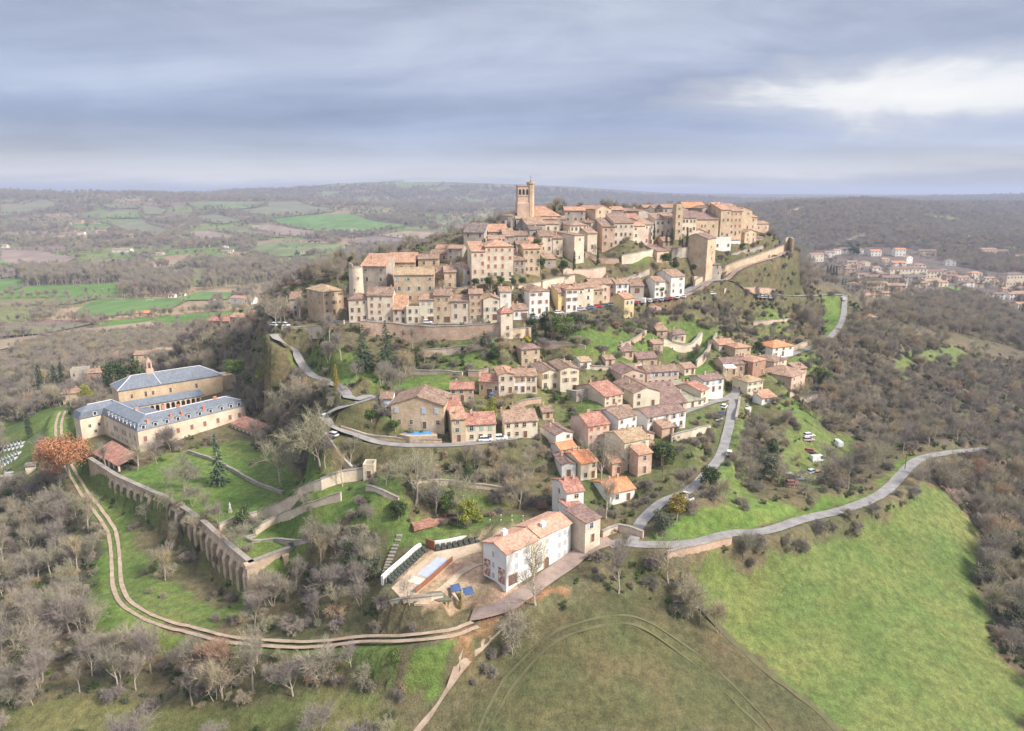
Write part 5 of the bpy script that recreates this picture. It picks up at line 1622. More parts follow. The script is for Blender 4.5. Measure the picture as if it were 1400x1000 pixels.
for b in (2.6, 6.2, 10.6, 12.0, 15.2, 18.6, 23.6, 25.0):
    x, y, z = ab(0, b, -6.1)
    add_window(aw, x, y, z, d1 - R(90), .6, 1.3, M_STONE)
for a, z in ((-5.0, -3.2), (-1.6, -3.4), (-3.2, -5.8)):
    x, y, _ = ab(a, LW, 0)
    add_window(aw, x, y, z, d1, .9, 1.1, M_STONE)
# chapel range behind the cloister
C_ = (-166.6, 286.7)
F1, F2 = (.764, .645), (-.645, .764)


def cb(a, b, z):
    return (C_[0] + F1[0] * a + F2[0] * b, C_[1] + F1[1] * a + F2[1] * b, z)


CL, CD, CZ = 43.0, 13.0, 4.0
m = MB()
m.prism([cb(a, b, 0)[:2] for a, b in ((0, 0), (CL, 0), (CL, CD), (0, CD))], ABZ - 4, CZ)
m.prism([cb(a, b, 0)[:2] for a, b in ((CL, 2), (CL + 7, 2), (CL + 7, 10), (CL, 10))], ABZ - 2, CZ - 1.2)
cw = m.build('chapel_wall', [M_CHAPEL], abbey)
m = MB()
s_ = .4
zr = CZ + 4.3
m.slab([cb(-s_, -s_, CZ), cb(CL + s_, -s_, CZ), cb(CL - 7.5, CD / 2, zr), cb(7.0, CD / 2, zr)], .2)
m.slab([cb(CL + s_, CD + s_, CZ), cb(-s_, CD + s_, CZ), cb(7.0, CD / 2, zr), cb(CL - 7.5, CD / 2, zr)], .2)
m.slab([cb(CL + s_, -s_, CZ), cb(CL + s_, CD + s_, CZ), cb(CL - 7.5, CD / 2, zr)], .2)
m.slab([cb(-s_, CD + s_, CZ), cb(-s_, -s_, CZ), cb(7.0, CD / 2, zr)], .2)
cr = m.build('chapel_roof', [M_SLATE], abbey)
m = MB()
for a, b in ((cb(7, CD/2, zr+.05), cb(CL-7.5, CD/2, zr+.05)), (cb(-s_, -s_, CZ+.1), cb(7, CD/2, zr+.05)), (cb(-s_, CD+s_, CZ+.1), cb(7, CD/2, zr+.05)),
             (cb(CL+s_, -s_, CZ+.1), cb(CL-7.5, CD/2, zr+.05)), (cb(17, -s_, CZ+.1), cb(15.5, CD/2, zr+.05))):
    m.tube(a, b, .17, .17, 5)
m.build('ridge_flashing', [M_LEAD], cr)
mm = MB()
mm.box(-1.5, 1.5, -.5, .5, -2.0, 2.4)
mm.box(-1.1, -.55, -.45, .45, 2.4, 5.0)
mm.box(.55, 1.1, -.45, .45, 2.4, 5.0)
mm.box(-1.1, 1.1, -.45, .45, 5.0, 5.6)
mm.prism([(-1.0, -.45), (1.0, -.45), (1.0, .45), (-1.0, .45)], 5.6, 7.4, 0, [(-.12, -.2), (.12, -.2), (.12, .2), (-.12, .2)])
mm.build('bell_gable', [WALLS['pink']], cr, cb(14.5, CD / 2, zr - .4), math.atan2(F1[1], F1[0]))
fz = math.atan2(F1[1], F1[0])
for a, hgt in ((5.0, 1.6), (10.5, 2.2), (13.4, 1.6), (20.5, 1.9), (31.5, 1.9)):
    x, y, z = cb(a, 0, CZ - 3.2)
    add_window(cw, x, y, z, fz, .9, round(hgt * 5) / 5, M_STONE)
# cloister arcade with its lean-to roof, and the low zinc roof on the left side of the court
K_ = (-156.0, 277.5)


def kb(a, b, z):
    return (K_[0] + F1[0] * a + F2[0] * b, K_[1] + F1[1] * a + F2[1] * b, z)


CLO = tag(empty('x', (0, 0, 0)))
bpy.data.objects.remove(CLO)
m = MB()
nA, sp = 13, 2.05
m.prism([kb(a, b, 0)[:2] for a, b in ((-1, 0), (nA * sp + 1, 0), (nA * sp + 1, .6), (-1, .6))], -3.0 + 2.45, -.35)
m.prism([kb(a, b, 0)[:2] for a, b in ((-1, 0), (nA * sp + 1, 0), (nA * sp + 1, .6), (-1, .6))], ABZ - 1, -6.0 + .9)
for k in range(nA + 1):
    a = k * sp
    m.prism([kb(a + s, b, 0)[:2] for s, b in ((-.3, 0.003), (.3, 0.003), (.3, .597), (-.3, .597))], -5.1, -.55)
for k in range(nA):   # spandrels of the round arches
    c = (k + .5) * sp
    r = sp / 2 - .3
    for s in (-1, 1):
        for i in range(4):
            t0, t1 = R(90) * i / 4, R(90) * (i + 1) / 4
            a0, a1 = c + s * r * math.sin(t0), c + s * r * math.sin(t1)
            z0 = -1.75 + r * math.cos((t0 + t1) / 2) * .95
            lo, hi_ = min(a0, a1), max(a0, a1)
            m.prism([kb(a, b, 0)[:2] for a, b in ((lo, .02), (hi_, .02), (hi_, .58), (lo, .58))], z0, -.552)
m.build('cloister_arcade', [M_STONE], abbey)
m = MB()
m.prism([kb(a, b, 0)[:2] for a, b in ((-1, 3.6), (nA * sp + 1, 3.6), (nA * sp + 1, 3.9), (-1, 3.9))], ABZ - 1, .2)
m.build('cloister_back_wall', [WALLS['brick']], abbey)
m = MB()
m.slab([kb(-2, -.5, -.2), kb(nA * sp + 1.6, -.5, -.2), kb(nA * sp + 1.6, 5.2, 1.3), kb(-2, 5.2, 1.3)], .16)
m.build('cloister_roof', [M_SLATE], abbey)
m = MB()
m.slab([ab(TH + .4, TH + .5, -1.0), ab(TH + 7.5, TH + .5, -1.2), ab(TH + 7.5, 36, -1.2), ab(TH + .4, 36, -1.0)], .2)
m.prism([ab(a, b, 0)[:2] for a, b in ((TH + .5, TH + .6), (TH + 7.2, TH + .6), (TH + 7.2, 35.8), (TH + .5, 35.8))], ABZ - 1, -1.42)
m.build('court_wing', [M_SLATE], abbey)
# open shelter of red tiles below the left front
sh = tag(empty('tiled_shelter', ab(-9.5, -3, ABZ), d1), 'open-sided shelter with a faded red tile roof on posts against the abbey', 'shelter')
m = MB()
m.slab([(-3.6, -11, 2.2), (-3.6, 2.6, 2.2), (3.4, 2.6, 4.5), (3.4, -11, 4.5)][::-1], .2)
m.slab([(-3.9, 2.6, 1.9), (-3.9, 11, 1.9), (3.4, 11, 4.6), (3.4, 2.6, 4.6)][::-1], .2)
m.build('roof', [ROOFS['red']], sh)
m = MB()
m.box(3.0, 3.3, -10.8, 10.8, -2, 4.2)
m.build('back_wall', [M_ABBEY], sh)
for k in range(6):
    m = MB()
    m.box(-.3, .3, -.3, .3, -2.5, 2.1)
    m.box(-.4, .4, -.4, .4, -2.5, -.6)
    m.build('post', [M_ABBEY], sh, (-3.1, -10.4 + k * 4.1, -.2))
# annex at the right end of the right wing
HOUSE_SPOTS.append((-105.5, 262.0, R(-39), 11, 9))
an = tag(empty('abbey_annex', (-103.5, 264.5, -6.9), R(-39)), 'low white annex with a long red-brown roof at the right end of the abbey', 'annex')
house_shell(an, 17, 6, 2.9, 'S', .26, WALLS['pale'], ROOFS['red'], 3)
for x in (-6.8, -4.0, -1.2, 1.6, 4.4, 6.8):
    link('door', door_mesh(1.0, 2.0, M_WOOD), an, (x, -3.0, .02), 0)

# ---------------------------------------------------------------- buttressed terrace wall of the abbey garden
M_TERR = material('old_terrace_stone', m_wall((0.36,0.27,0.19), (0.47,0.36,0.26), (0.58,0.48,0.37), .5))
M_COPE = material('lichen_grey_coping', m_wall((0.22,0.19,0.16), (0.30,0.265,0.225), (0.40,0.36,0.31), .5))


def plane_pts(pts, z):
    return [Vector((x, y, z)) for x, y in plane_poly(pts, z)]


def wall_run(mb, mbc, P, thick, bottoms, tops):
    """wall along P (on its outer face), thickness inwards on the left of travel"""
    for i in range(len(P) - 1):
        a, b = P[i], P[i + 1]
        d = Vector((b.x - a.x, b.y - a.y, 0)).normalized()
        n = Vector((-d.y, d.x, 0)) * thick
        V = [a, b, b + n, a + n]
        k = len(mb.V)
        zz0 = [bottoms[i], bottoms[i + 1], bottoms[i + 1], bottoms[i]]
        zz1 = [tops[i], tops[i + 1], tops[i + 1], tops[i]]
        mb.V += [(v.x, v.y, z) for v, z in zip(V, zz0)] + [(v.x, v.y, z) for v, z in zip(V, zz1)]
        for f in ((0,1,5,4),(1,2,6,5),(2,3,7,6),(3,0,4,7),(4,5,6,7)):
            mb.F.append(tuple(k + j for j in f))
            mb.I.append(0)
        if mbc is not None:
            e = d * .0
            n1 = n.normalized() * .12
            V = [a - n1, b - n1, b + n + n1, a + n + n1]
            k = len(mbc.V)
            mbc.V += [(v.x, v.y, z + .004) for v, z in zip(V, zz1)] + [(v.x, v.y, z + .22) for v, z in zip(V, zz1)]
            for f in ((0,1,5,4),(1,2,6,5),(2,3,7,6),(3,0,4,7),(4,5,6,7),(3,2,1,0)):
                mbc.F.append(tuple(k + j for j in f))
                mbc.I.append(0)


tz = -7.3
seg = plane_pts([(120,627),(157,651),(190,666),(223,680),(250,696),(277,715),(306,742),(341,771)], tz)
seg2 = plane_pts([(341,771),(375,758),(409,746),(446,740)], tz)
tw_ = tag(empty('terrace_wall', (0, 0, 0)), 'long buttressed stone terrace wall holding up the abbey lawn above the track', 'wall')
allp = seg + seg2[1:]
mb, mbc = MB(), MB()
wall_run(mb, mbc, allp, 1.3, [tz - 14] * len(allp), [tz] * len(allp))
mb.build('wall', [M_TERR], tw_)
mbc.build('coping', [M_COPE], tw_)


def along(P, s):
    for i in range(len(P) - 1):
        L = (P[i + 1] - P[i]).length
        if s <= L or i == len(P) - 2:
            d = (P[i + 1] - P[i]) / L
            return P[i] + d * s, math.atan2(d.y, d.x)
        s -= L


Ltot = sum((seg[i + 1] - seg[i]).length for i in range(len(seg) - 1))
s0 = (seg[1] - seg[0]).length * .85
nb = 22
for k in range(nb):
    s = s0 + (Ltot - s0 - 1.2) * k / (nb - 1)
    c, az = along(seg, s)
    top = -1.1
    dep = .8 + .6 * k / nb
    mm = MB()
    mm.prism([(-.85, -dep), (.85, -dep), (.85, .05), (-.85, .05)], -16, top - 2.6)
    kk = len(mm.V)
    mm.V += [(-.85, -dep, top - 2.6), (.85, -dep, top - 2.6), (.85, .05, top - 2.6), (-.85, .05, top - 2.6), (-.85, -.1, top), (.85, -.1, top), (.85, .05, top), (-.85, .05, top)]
    for f in ((0,1,5,4),(1,2,6,5),(3,0,4,7),(4,5,6,7)):
        mm.F.append(tuple(kk + j for j in f))
        mm.I.append(0)
    mm.build('buttress', [M_TERR], tw_, c, az)
    if k < nb - 1:   # round arch between this buttress and the next
        step = (Ltot - s0 - 1.2) / (nb - 1)
        c2, az2 = along(seg, s + step / 2)
        mm = MB()
        r = step / 2 - .85
        for i in range(8):
            t0, t1 = math.pi * i / 8, math.pi * (i + 1) / 8
            xa, xb = -r * math.cos(t0), -r * math.cos(t1)
            zz = top - 2.3 + r * math.sin((t0 + t1) / 2) * 1.05
            mm.prism([(xa, -.6), (xb, -.6), (xb, -.01), (xa, -.01)], zz, top - .25, 0, [(xa, -.3), (xb, -.3), (xb, -.01), (xa, -.01)])
        mm.build('arch', [M_TERR], tw_, c2, az2)
mm = MB()
mm.prism([(-1.5, -1.9), (1.3, -1.9), (1.5, .8), (-1.5, .8)], -17, -.6, 0, [(-1.0, -1.1), (1.0, -1.1), (1.1, .8), (-1.1, .8)])
mm.box(-1.3, 1.3, -1.3, 1.0, -.6, .2)
mm.build('corner_pier', [M_TERR], tw_, seg[-1], R(35))
for s in (9.5, 18.5):
    c, az = along(seg2, s)
    mm = MB()
    mm.prism([(-.8, -1.6), (.8, -1.6), (.8, .05), (-.8, .05)], -14, -1.2, 0, [(-.7, -1.0), (.7, -1.0), (.7, .05), (-.7, .05)])
    mm.box(-.9, .9, -1.2, .05, -1.2, -.8)
    mm.build('buttress', [M_TERR], tw_, c, az)


# ---------------------------------------------------------------- other stone walls
def stone_wall(pts, hgt, label, mat='pale', thick=.7, cat='wall', name='stone_wall', cope=True):
    P = [hit(*q_[:2]) if len(q_) == 2 else at_depth(*q_) for q_ in pts]
    P = [p_ for p_ in P if p_ is not None]
    L = smooth_line([(p_.x, p_.y, p_.z) for p_ in P], 2.5)
    o_ = L[0]
    root = tag(empty(name, tuple(o_)), label, cat)
    mb, mbc = MB(), MB()
    Q = [Vector((a - o_[0], b - o_[1], 0)) for a, b, c in L]
    tops = []
    for i, (a, b, c) in enumerate(L):
        tops.append(c - o_[2] + hgt + .12 * math.sin(i * 1.7) + .1 * math.sin(i * .6))
    wall_run(mb, mbc if cope else None, Q, thick, [t - hgt - 3.5 for t in tops], tops)
    mb.build('wall', [WALLS[mat]], root)
    if cope:
        mbc.build('coping', [M_COPE], root)


WALL_RUNS = [
 ([(742,396),(762,391),(786,387)], 3.4, 'pale rock-like wall on the cliff above the white red-shuttered house', 'pale'),
 ([(770,376),(800,378),(828,374)], 3.0, 'broken stone wall on the cliff under the grey tower house', 'rose'),
 ([(835,392),(862,386),(888,376)], 2.6, 'long low terrace wall on the cliff above the long low street house', 'grey'),
 ([(800,352),(822,360),(846,362)], 2.6, 'stepped garden wall below the big pale front', 'pink'),
 ([(700,398),(722,396),(740,392)], 2.0, 'garden wall behind the white red-shuttered house', 'pale'),
 ([(612,404),(630,402),(650,397)], 2.4, 'terrace wall beneath the golden cypress', 'ochre'),
 ([(1000,352),(1020,346),(1044,340)], 1.6, 'low inner wall between the rampart and the last houses', 'grey'),
 ([(780,500),(812,506),(838,508)], 1.4, 'low wall through the gardens right of the tiny white hut', 'pale'),
 ([(850,505),(868,504),(884,500)], 1.6, 'pale garden wall left of the low ochre plum-roofed house', 'rose'),
 ([(560,512),(600,512),(632,514)], 1.2, 'low wall under the bright lawn behind the pool house', 'pale'),
 ([(985,520),(978,532),(990,540)], 1.6, 'curved yard wall in front of the white house with yellow gable', 'ochre'),
 ([(700,565),(715,556),(740,552)], 1.8, 'terrace wall under the terrace row above the loop road', 'pink'),
 ([(493,458),(540,461),(590,465),(640,464),(684,460)], 5.2, 'tall rubble retaining wall under the lower street, left of the pointed turret', 'pink'),
 ([(700,463),(712,463),(726,461)], 3.6, 'short yellowish wall just right of the pointed turret', 'ochre'),
 ([(385,452),(420,453),(450,449),(470,444)], 1.6, 'curved parapet wall around the car park square', 'pale'),
 ([(950,394),(985,378),(1010,367),(1040,357),(1074,344)], 3.8, 'pale rampart wall climbing beside the ramp path to the bend', 'ochre'),
 ([(1073,344),(1078,342),(1082,345)], 7.0, 'broken high end of the rampart wall at the bend', 'ochre'),
 ([(918,354),(932,353),(946,353)], 5.0, 'grey terrace wall under the cypresses of the upper town', 'grey'),
 ([(850,362),(872,358),(897,352)], 4.2, 'pale terrace wall above the small green garden patch', 'pale'),
 ([(990,402),(1030,400),(1062,402)], 2.6, 'pinkish wall beside the road right of the parked cars', 'pink'),
 ([(578,489),(610,486),(640,482),(664,478)], 2.6, 'pale garden wall below the street retaining wall', 'rose'),
 ([(466,588),(500,599),(540,604),(580,606),(604,606)], 1.0, 'garden wall curving along the loop road below the swimming pool house', 'ochre'),
 ([(774,547),(788,550),(805,546),(826,541)], 3.4, 'curved grey-pink wall right of the twin gabled houses', 'grey'),
 ([(849,480),(866,471),(884,458)], 2.0, 'low ruined wall along the grassy lane beside the yellow bush', 'pink'),
 ([(907,474),(930,482),(946,480),(960,465)], 3.2, 'pale terrace wall with a corner around the bright green gardens', 'pale'),
 ([(953,503),(967,488),(980,463)], 2.6, 'straight stone wall running up beside the crossroads lane', 'rose'),
 ([(918,606),(945,599),(971,591)], 2.4, 'garden wall behind the paved terrace near the village road', 'pale'),
 ([(444,602),(455,618),(468,636),(482,650)], 2.2, 'thin garden wall dropping from the loop road to the pavilion', 'ochre'),
 ([(409,682),(440,671),(470,660),(497,655)], 3.2, 'thick retaining wall left of the small pavilion', 'pale'),
 ([(301,726),(320,717),(352,708),(409,682)], 1.8, 'low stone wall crossing the lawn behind the dark round bush', 'pale'),
 ([(350,733),(380,716),(412,703),(466,686)], 2.4, 'long slanting stone wall through the lower lawn', 'pale'),
 ([(350,733),(334,738),(345,743),(375,741),(425,742),(446,740)], .6, 'low grey kerb wall curving round the lower lawn', 'grey'),
 ([(256,620),(290,631),(312,642),(345,661),(386,677)], .9, 'crumbling garden wall crossing the upper lawn by the spruce', 'grey'),
 ([(912,767),(935,762),(965,755),(1000,746)], 2.2, 'pinkish retaining wall under the country road', 'pink'),
 ([(1010,547),(1008,560),(1005,575)], 1.2, 'low wall at the right edge of the road junction', 'pale'),
 ([(1080,545),(1095,552),(1118,549)], 2.6, 'pale terrace wall in front of the ivy-flanked rose house', 'pale'),
 ([(1082,482),(1092,478),(1104,473)], 2.2, 'stone wall beside the upper road right of the bright orange roof', 'ochre'),
 ([(560,666),(600,664),(645,668),(690,674)], 1.4, 'overgrown terrace wall among the bare trees below the loop road', 'pale'),
 ([(500,672),(525,680),(545,690)], 1.6, 'garden wall running down from the pavilion steps', 'pale'),
 ([(515,832),(560,824),(590,822),(606,820)], 1.0, 'low stone edging wall at the foot of the pool terrace', 'pale'),
 ([(1030,445),(1055,443),(1083,440)], 1.8, 'terrace wall over a bright green strip below the right-hand car park', 'rose'),
 ([(735,474),(770,474),(800,478)], 1.4, 'garden wall below the dark evergreen clump', 'rose'),
 ([(640,515),(655,516),(668,512)], 2.0, 'short wall with a door between the red-roofed stone house and the loggia house', 'pink'),
 ([(880,735),(845,725),(822,735)], 1.6, 'garden wall behind the road junction by the cobbled drive', 'rose'),
]
for pts, hg, lb, mt in WALL_RUNS:
    stone_wall(pts, hg, lb, mt, thick=.6 if hg < 3 else 1.0)

# ---------------------------------------------------------------- the white mill house
wh = tag(empty('mill_house', (-1.25 + 7.65 - 2.6, 140.2 + 7.25 + 2.8, 0), R(43.5)), 'long three-storey white house with grey shutters beside the cobbled drive', 'house')
WW, WD, WH = 21.2, 7.6, 8.4
M_WH = material('bright_white_render', m_wall((0.62,0.61,0.58), (0.70,0.69,0.67), (0.75,0.74,0.72), .06))
M_WHR = material('salmon_roof_tiles', m_roof((0.42,0.23,0.155), (0.50,0.29,0.20), (0.57,0.38,0.28), .15))
m = MB()
m.box(-WW/2, WW/2, -WD/2, WD/2, -3, WH, 0, False)
zt = WH + .3 * WD / 2
for s in (-1, 1):
    m.face([(s*WW/2, -s*WD/2, WH), (s*WW/2, s*WD/2, WH), (s*WW/2, 0, zt)])
ww_ = m.build('wall', [M_WH], wh)
m = MB()
m.box(-2.6, 2.6, -WD/2 - .02, -WD/2 + .05, .05, WH - .1)
m.build('facade_panel', [WALLS['cream']], ww_)
m = MB()
for sgn in (-1, 1):
    for xa, xb, dz in ((-WW/2 - .35, -.4, 0), (-.4, WW/2 + .35, .28)):
        e_ = sgn * (WD/2 + .45)
        pl = [(xa, e_, WH + dz - .02), (xb, e_, WH + dz - .02), (xb, 0, zt + dz + .12), (xa, 0, zt + dz + .12)]
        m.slab(pl if sgn < 0 else [pl[1], pl[0], pl[3], pl[2]], .24)
wr = m.build('roof', [M_WHR], wh)
m = MB()
m.tube((-WW/2 - .3, 0, zt + .16), (-.4, 0, zt + .16), .15, .15, 6)
m.tube((-.4, 0, zt + .44), (WW/2 + .3, 0, zt + .44), .15, .15, 6)
m.build('ridge_tiles', [M_WHR], wr)
for x, y in ((3.2, -1.6), (-6.0, 1.8)):
    mm = MB()
    mm.box(-.6, .6, -.45, .45, -.8, 1.1)
    mm.box(-.7, .7, -.55, .55, 1.1, 1.25)
    mm.box(-.35, .35, -.25, .25, 1.25, 1.6)
    mm.build('chimney', [M_WHITE], wr, (x, y, zt - .3 * abs(y) + .1))
for x in (-7.4, -4.6, .15, 2.4, 6.6, 8.6):
    for r_ in range(3):
        if r_ == 0 and x in (-7.4, 2.4):
            continue
        add_window(ww_, x, -WD/2 - (.02 if abs(x) < 2.6 else 0), 1.5 + r_ * 2.65, 0, 1.0, 1.5 if r_ < 2 else 1.3, M_WHITE, 'grey', True)
for y in (0.4,):
    for z in (1.4, 4.0, 6.6):
        add_window(ww_, -WW/2, y, z, R(-90), .8, 1.4, M_WHITE, 'grey', True)
link('garage_door', door_mesh(2.7, 2.6, M_WOOD), ww_, (-WW/2 + 2.0, -WD/2, .05), 0)
arch_opening('door', 1.6, 2.7, ww_, (2.2, -WD/2 - .02, .05), 0, mats=[M_STONE, M_WOOD])
m = MB()
m.box(-WW/2 - .09, -WW/2 - .003, -WD/2 - .09, -WD/2 - .003, 0, WH)
m.build('downpipe', [SHUTTER['grey']], ww_)


def m_mural(t, b):
    p_ = obj_vec(t)
    n = t.noise(p_, 1.1, 4, 0.6, .6)
    v = t.noise(p_, 2.6, 3, 0.6)
    c = t.ramp(n, [(0.34, (0.14,0.085,0.075)), (0.46, (0.36,0.17,0.14)), (0.54, (0.58,0.44,0.36)), (0.66, (0.66,0.58,0.52))], 'EASE')
    return t.mix(.5, c, t.ramp(v, [(.4, .6), (.6, 1.1)]), 'MULTIPLY')


M_MURAL = material('sepia_mural_paint', m_mural)
for y, hh in ((2.5, 4.1), (-2.3, 3.7)):
    m = MB()
    m.box(-1.05, 1.05, -.04, .01, 0, hh, 0)
    m.box(-1.12, -1.051, -.06, .01, -.07, hh + .07, 1)
    m.box(1.051, 1.12, -.06, .01, -.07, hh + .07, 1)
    m.build('mural', [M_MURAL, M_STONE], ww_, (-WW/2, y, .5), R(-90))

# ---------------------------------------------------------------- pool terrace beside it
PZ = .06
M_SLAB = material('warm_terrace_paving', m_wall((0.38,0.28,0.19), (0.48,0.37,0.26), (0.56,0.45,0.34), .5))
M_COVER = material('pale_pool_cover', lambda t, b: t.ramp(t.noise(obj_vec(t), .8, 3), [(.3, (.36,.39,.46)), (.7, (.44,.47,.54))]), .5)
M_RUST = material('rust_red_panel', m_wall((0.22,0.085,0.05), (0.28,0.115,0.065), (0.34,0.16,0.10), .2))
M_CRATE = flat('dark_planter_wood', (0.075, 0.07, 0.075), .8)


def slab_obj(name, pts, z, th, mat, label=None, cat=None, kind=None, parent=None):
    P = plane_poly(pts, z)
    c = P.mean(0)
    if sum(P[i][0] * P[(i + 1) % len(P)][1] - P[(i + 1) % len(P)][0] * P[i][1] for i in range(len(P))) < 0:
        P = P[::-1]
    mm = MB()
    mm.prism([(x - c[0], y - c[1]) for x, y in P], -th, 0)
    o = mm.build(name, [mat], parent, (c[0], c[1], z))
    return tag(o, label, cat, kind=kind)


slab_obj('paved_terrace', [(594,755),(664,740),(668,752),(642,758),(622,766),(612,775),(583,800),(570,812),(552,822),(535,804),(560,780)], PZ, .7, M_SLAB, kind='structure')
slab_obj('paved_path', [(664,770),(640,772),(622,785),(605,800),(590,812),(566,826),(585,826),(602,812),(615,803),(618,812),(628,822),(622,810),(618,800),(628,788),(648,776)], PZ + .05, .5, M_SLAB, kind='structure')
pool = tag(empty('swimming_pool', (0, 0, 0)), 'covered rectangular swimming pool with lilac cover on the terrace by the white mill house', 'pool')
slab_obj('pool_coping', [(597,759),(619.5,765.5),(588,794),(567,786.5)], PZ + .1, .3, M_SLAB, parent=pool)
slab_obj('pool_cover', [(598,761.4),(617,766.8),(587.6,790.6),(570,785.4)], PZ + .16, .3, M_COVER, parent=pool)
slab_obj('pool_steps', [(566,787),(588,794),(577,801),(556,795)], PZ + .12, .25, WALLS['cream'], parent=pool)


def strip(name, pts, zs, hgt, thick, mat, label, cat, group=None):
    P = plane_pts(pts, zs) if zs is not None else [hit(*q_) for q_ in pts]
    o_ = P[0].copy()
    mb = MB()
    Q = [p_ - o_ for p_ in P]
    wall_run(mb, None, Q, thick, [-.6] * len(Q), [hgt] * len(Q))
    return tag(mb.build(name, [mat], None, o_), label, cat, group)


strip('pool_fence', [(569,811),(580,802),(595,789),(608,777),(619,767)], PZ, 1.2, .15, M_RUST, 'rust-red panel fence along the right side of the covered pool', 'fence')
strip('garden_screen', [(582,747),(588,750),(594,752)], PZ, 2.2, .3, M_RUST, 'short rust-red screen where the two planter rows meet', 'screen')
for pts, lb in (([(536,798),(548,786),(565,771),(580,757),(586,753)], 'diagonal'), ([(595,754),(620,750),(650,743),(680,735)], 'back')):
    P = plane_pts(pts, PZ)
    rw = tag(empty('planter_bank', P[0]), 'long stepped bank of dark planters ' + ('left of the covered pool' if lb == 'diagonal' else 'behind the covered pool up to the white mill house'), 'planter')
    L = smooth_line([tuple(x - P[0]) for x in P], 1.3)
    for i in range(len(L) - 1):
        a, b = Vector(L[i]), Vector(L[i + 1])
        d = (b - a).normalized()
        n = Vector((-d.y, d.x, 0))
        c = (a + b) / 2
        for lev in range(2):
            mm = MB()
            mm.box(-.55, .55, 0, .7, -.5, .5 + .6 * lev)
            mm.box(-.5, .5, .05, .65, .5 + .6 * lev + .002, .56 + .6 * lev, 1)
            mm.build('planter', [M_CRATE, flat('planter_herbs', (.06, .085, .05)) if 'planter_herbs' not in bpy.data.materials else bpy.data.materials['planter_herbs']], rw, c + n * (.75 * lev), math.atan2(d.y, d.x))
    mb = MB()
    Q = [Vector(x) + Vector((-(L[min(i + 1, len(L) - 1)] - L[max(i - 1, 0)])[1], (L[min(i + 1, len(L) - 1)] - L[max(i - 1, 0)])[0], 0)).normalized() * 2.2 for i, x in enumerate(L)]
    wall_run(mb, None, Q, .6, [-1] * len(Q), [1.35] * len(Q))
    mb.build('back_wall', [WALLS['white']], rw)
gz_ = [hit(*q_) for q_ in ((561,713),(612,702),(617,708),(566,721))]
slab_obj('garden_roof', [(561,713),(612,702),(617,708),(566,721)], max(v_.z for v_ in gz_) - .2, 1.2, ROOFS['red'], 'long low red-brown roof of a garden store left of the two round bushes', 'roof')
strip('flower_edging', [(614,706),(660,706),(700,707),(735,709)], None, .5, .2, M_CRATE, 'upper dark edging dotted with pale lamps behind the white mill house', 'edging')
strip('flower_edging', [(614,712),(650,712),(690,713),(722,714)], None, .5, .2, M_CRATE, 'lower dark edging dotted with pale lamps behind the white mill house', 'edging')
dot = MB()
dot.tube((0, 0, 0), (0, 0, .45), .04, .04, 6)
for i in range(3):
    z0, z1 = .45 + .1 * i, .45 + .1 * (i + 1)
    dot.tube((0, 0, z0), (0, 0, z1), (.07, .14, .14)[i], (.14, .14, .05)[i], 8)
dm = dot.mesh('bollard_lamp', [M_WHITE])
for row, (y_, z_) in (('upper', (706, 2.6)), ('lower', (712.5, 2.2))):
    for k in range(7):
        q_ = hit(625 + 15 * k, y_ + k * .35)
        tag(link('bollard_lamp', dm, None, q_), 'small pale bollard lamp on the %s edging behind the white mill house' % row, 'lamp', 'bollard lamps on the %s edging' % row)
# steps, blue panels, garden bed
stp = tag(empty('garden_steps', (0, 0, 0)), 'long flight of pale stone steps climbing left of the planters', 'steps')
L = smooth_line([tuple(hit(*q_)) for q_ in ((526,786),(533,766),(541,747),(546,733),(547,720))], 1.0)
for i in range(0, len(L) - 1):
    d = math.atan2(L[i + 1][1] - L[i][1], L[i + 1][0] - L[i][0])
    mm = MB()
    mm.box(-.42, .42, -.75, .75, -.6, .3)
    mm.build('step', [M_COPE], stp, tuple(L[i]), d)
M_PV = material('blue_panel', lambda t, b: t.ramp(t.noise(obj_vec(t), 1.2, 2), [(.3, (.04,.075,.16)), (.7, (.08,.125,.24))]), .3)
for (a, b), lb in (((623, 807), 'left'), ((640, 811), 'right')):
    c = plane_pts([(a, b)], 0)[0]
    pv = tag(empty('solar_panel', c, R(25)), '%s one of two tilted blue panels beside the small golden conifer' % lb, 'panel', 'tilted blue panels')
    mm = MB()
    mm.slab([(-1.1, -.9, .15), (1.1, -.9, .15), (1.1, .8, 1.0), (-1.1, .8, 1.0)], .06)
    mm.build('panel', [M_PV], pv)
    for s in (-.9, .9):
        mm = MB()
        mm.box(s - .05, s + .05, .6, .7, -.6, .85)
        mm.box(s - .05, s + .05, -.8, -.7, -.6, .14)
        mm.build('stand', [SHUTTER['grey']], pv)
slab_obj('planted_bed', [(577,815),(588,809),(603,808),(618,820),(600,822)], PZ + .12, .5, material('bed_soil', lambda t, b: t.ramp(t.noise(obj_vec(t), 2.5, 5, .7), [(.35, (.07,.10,.05)), (.6, (.2,.17,.12))])), kind='structure')
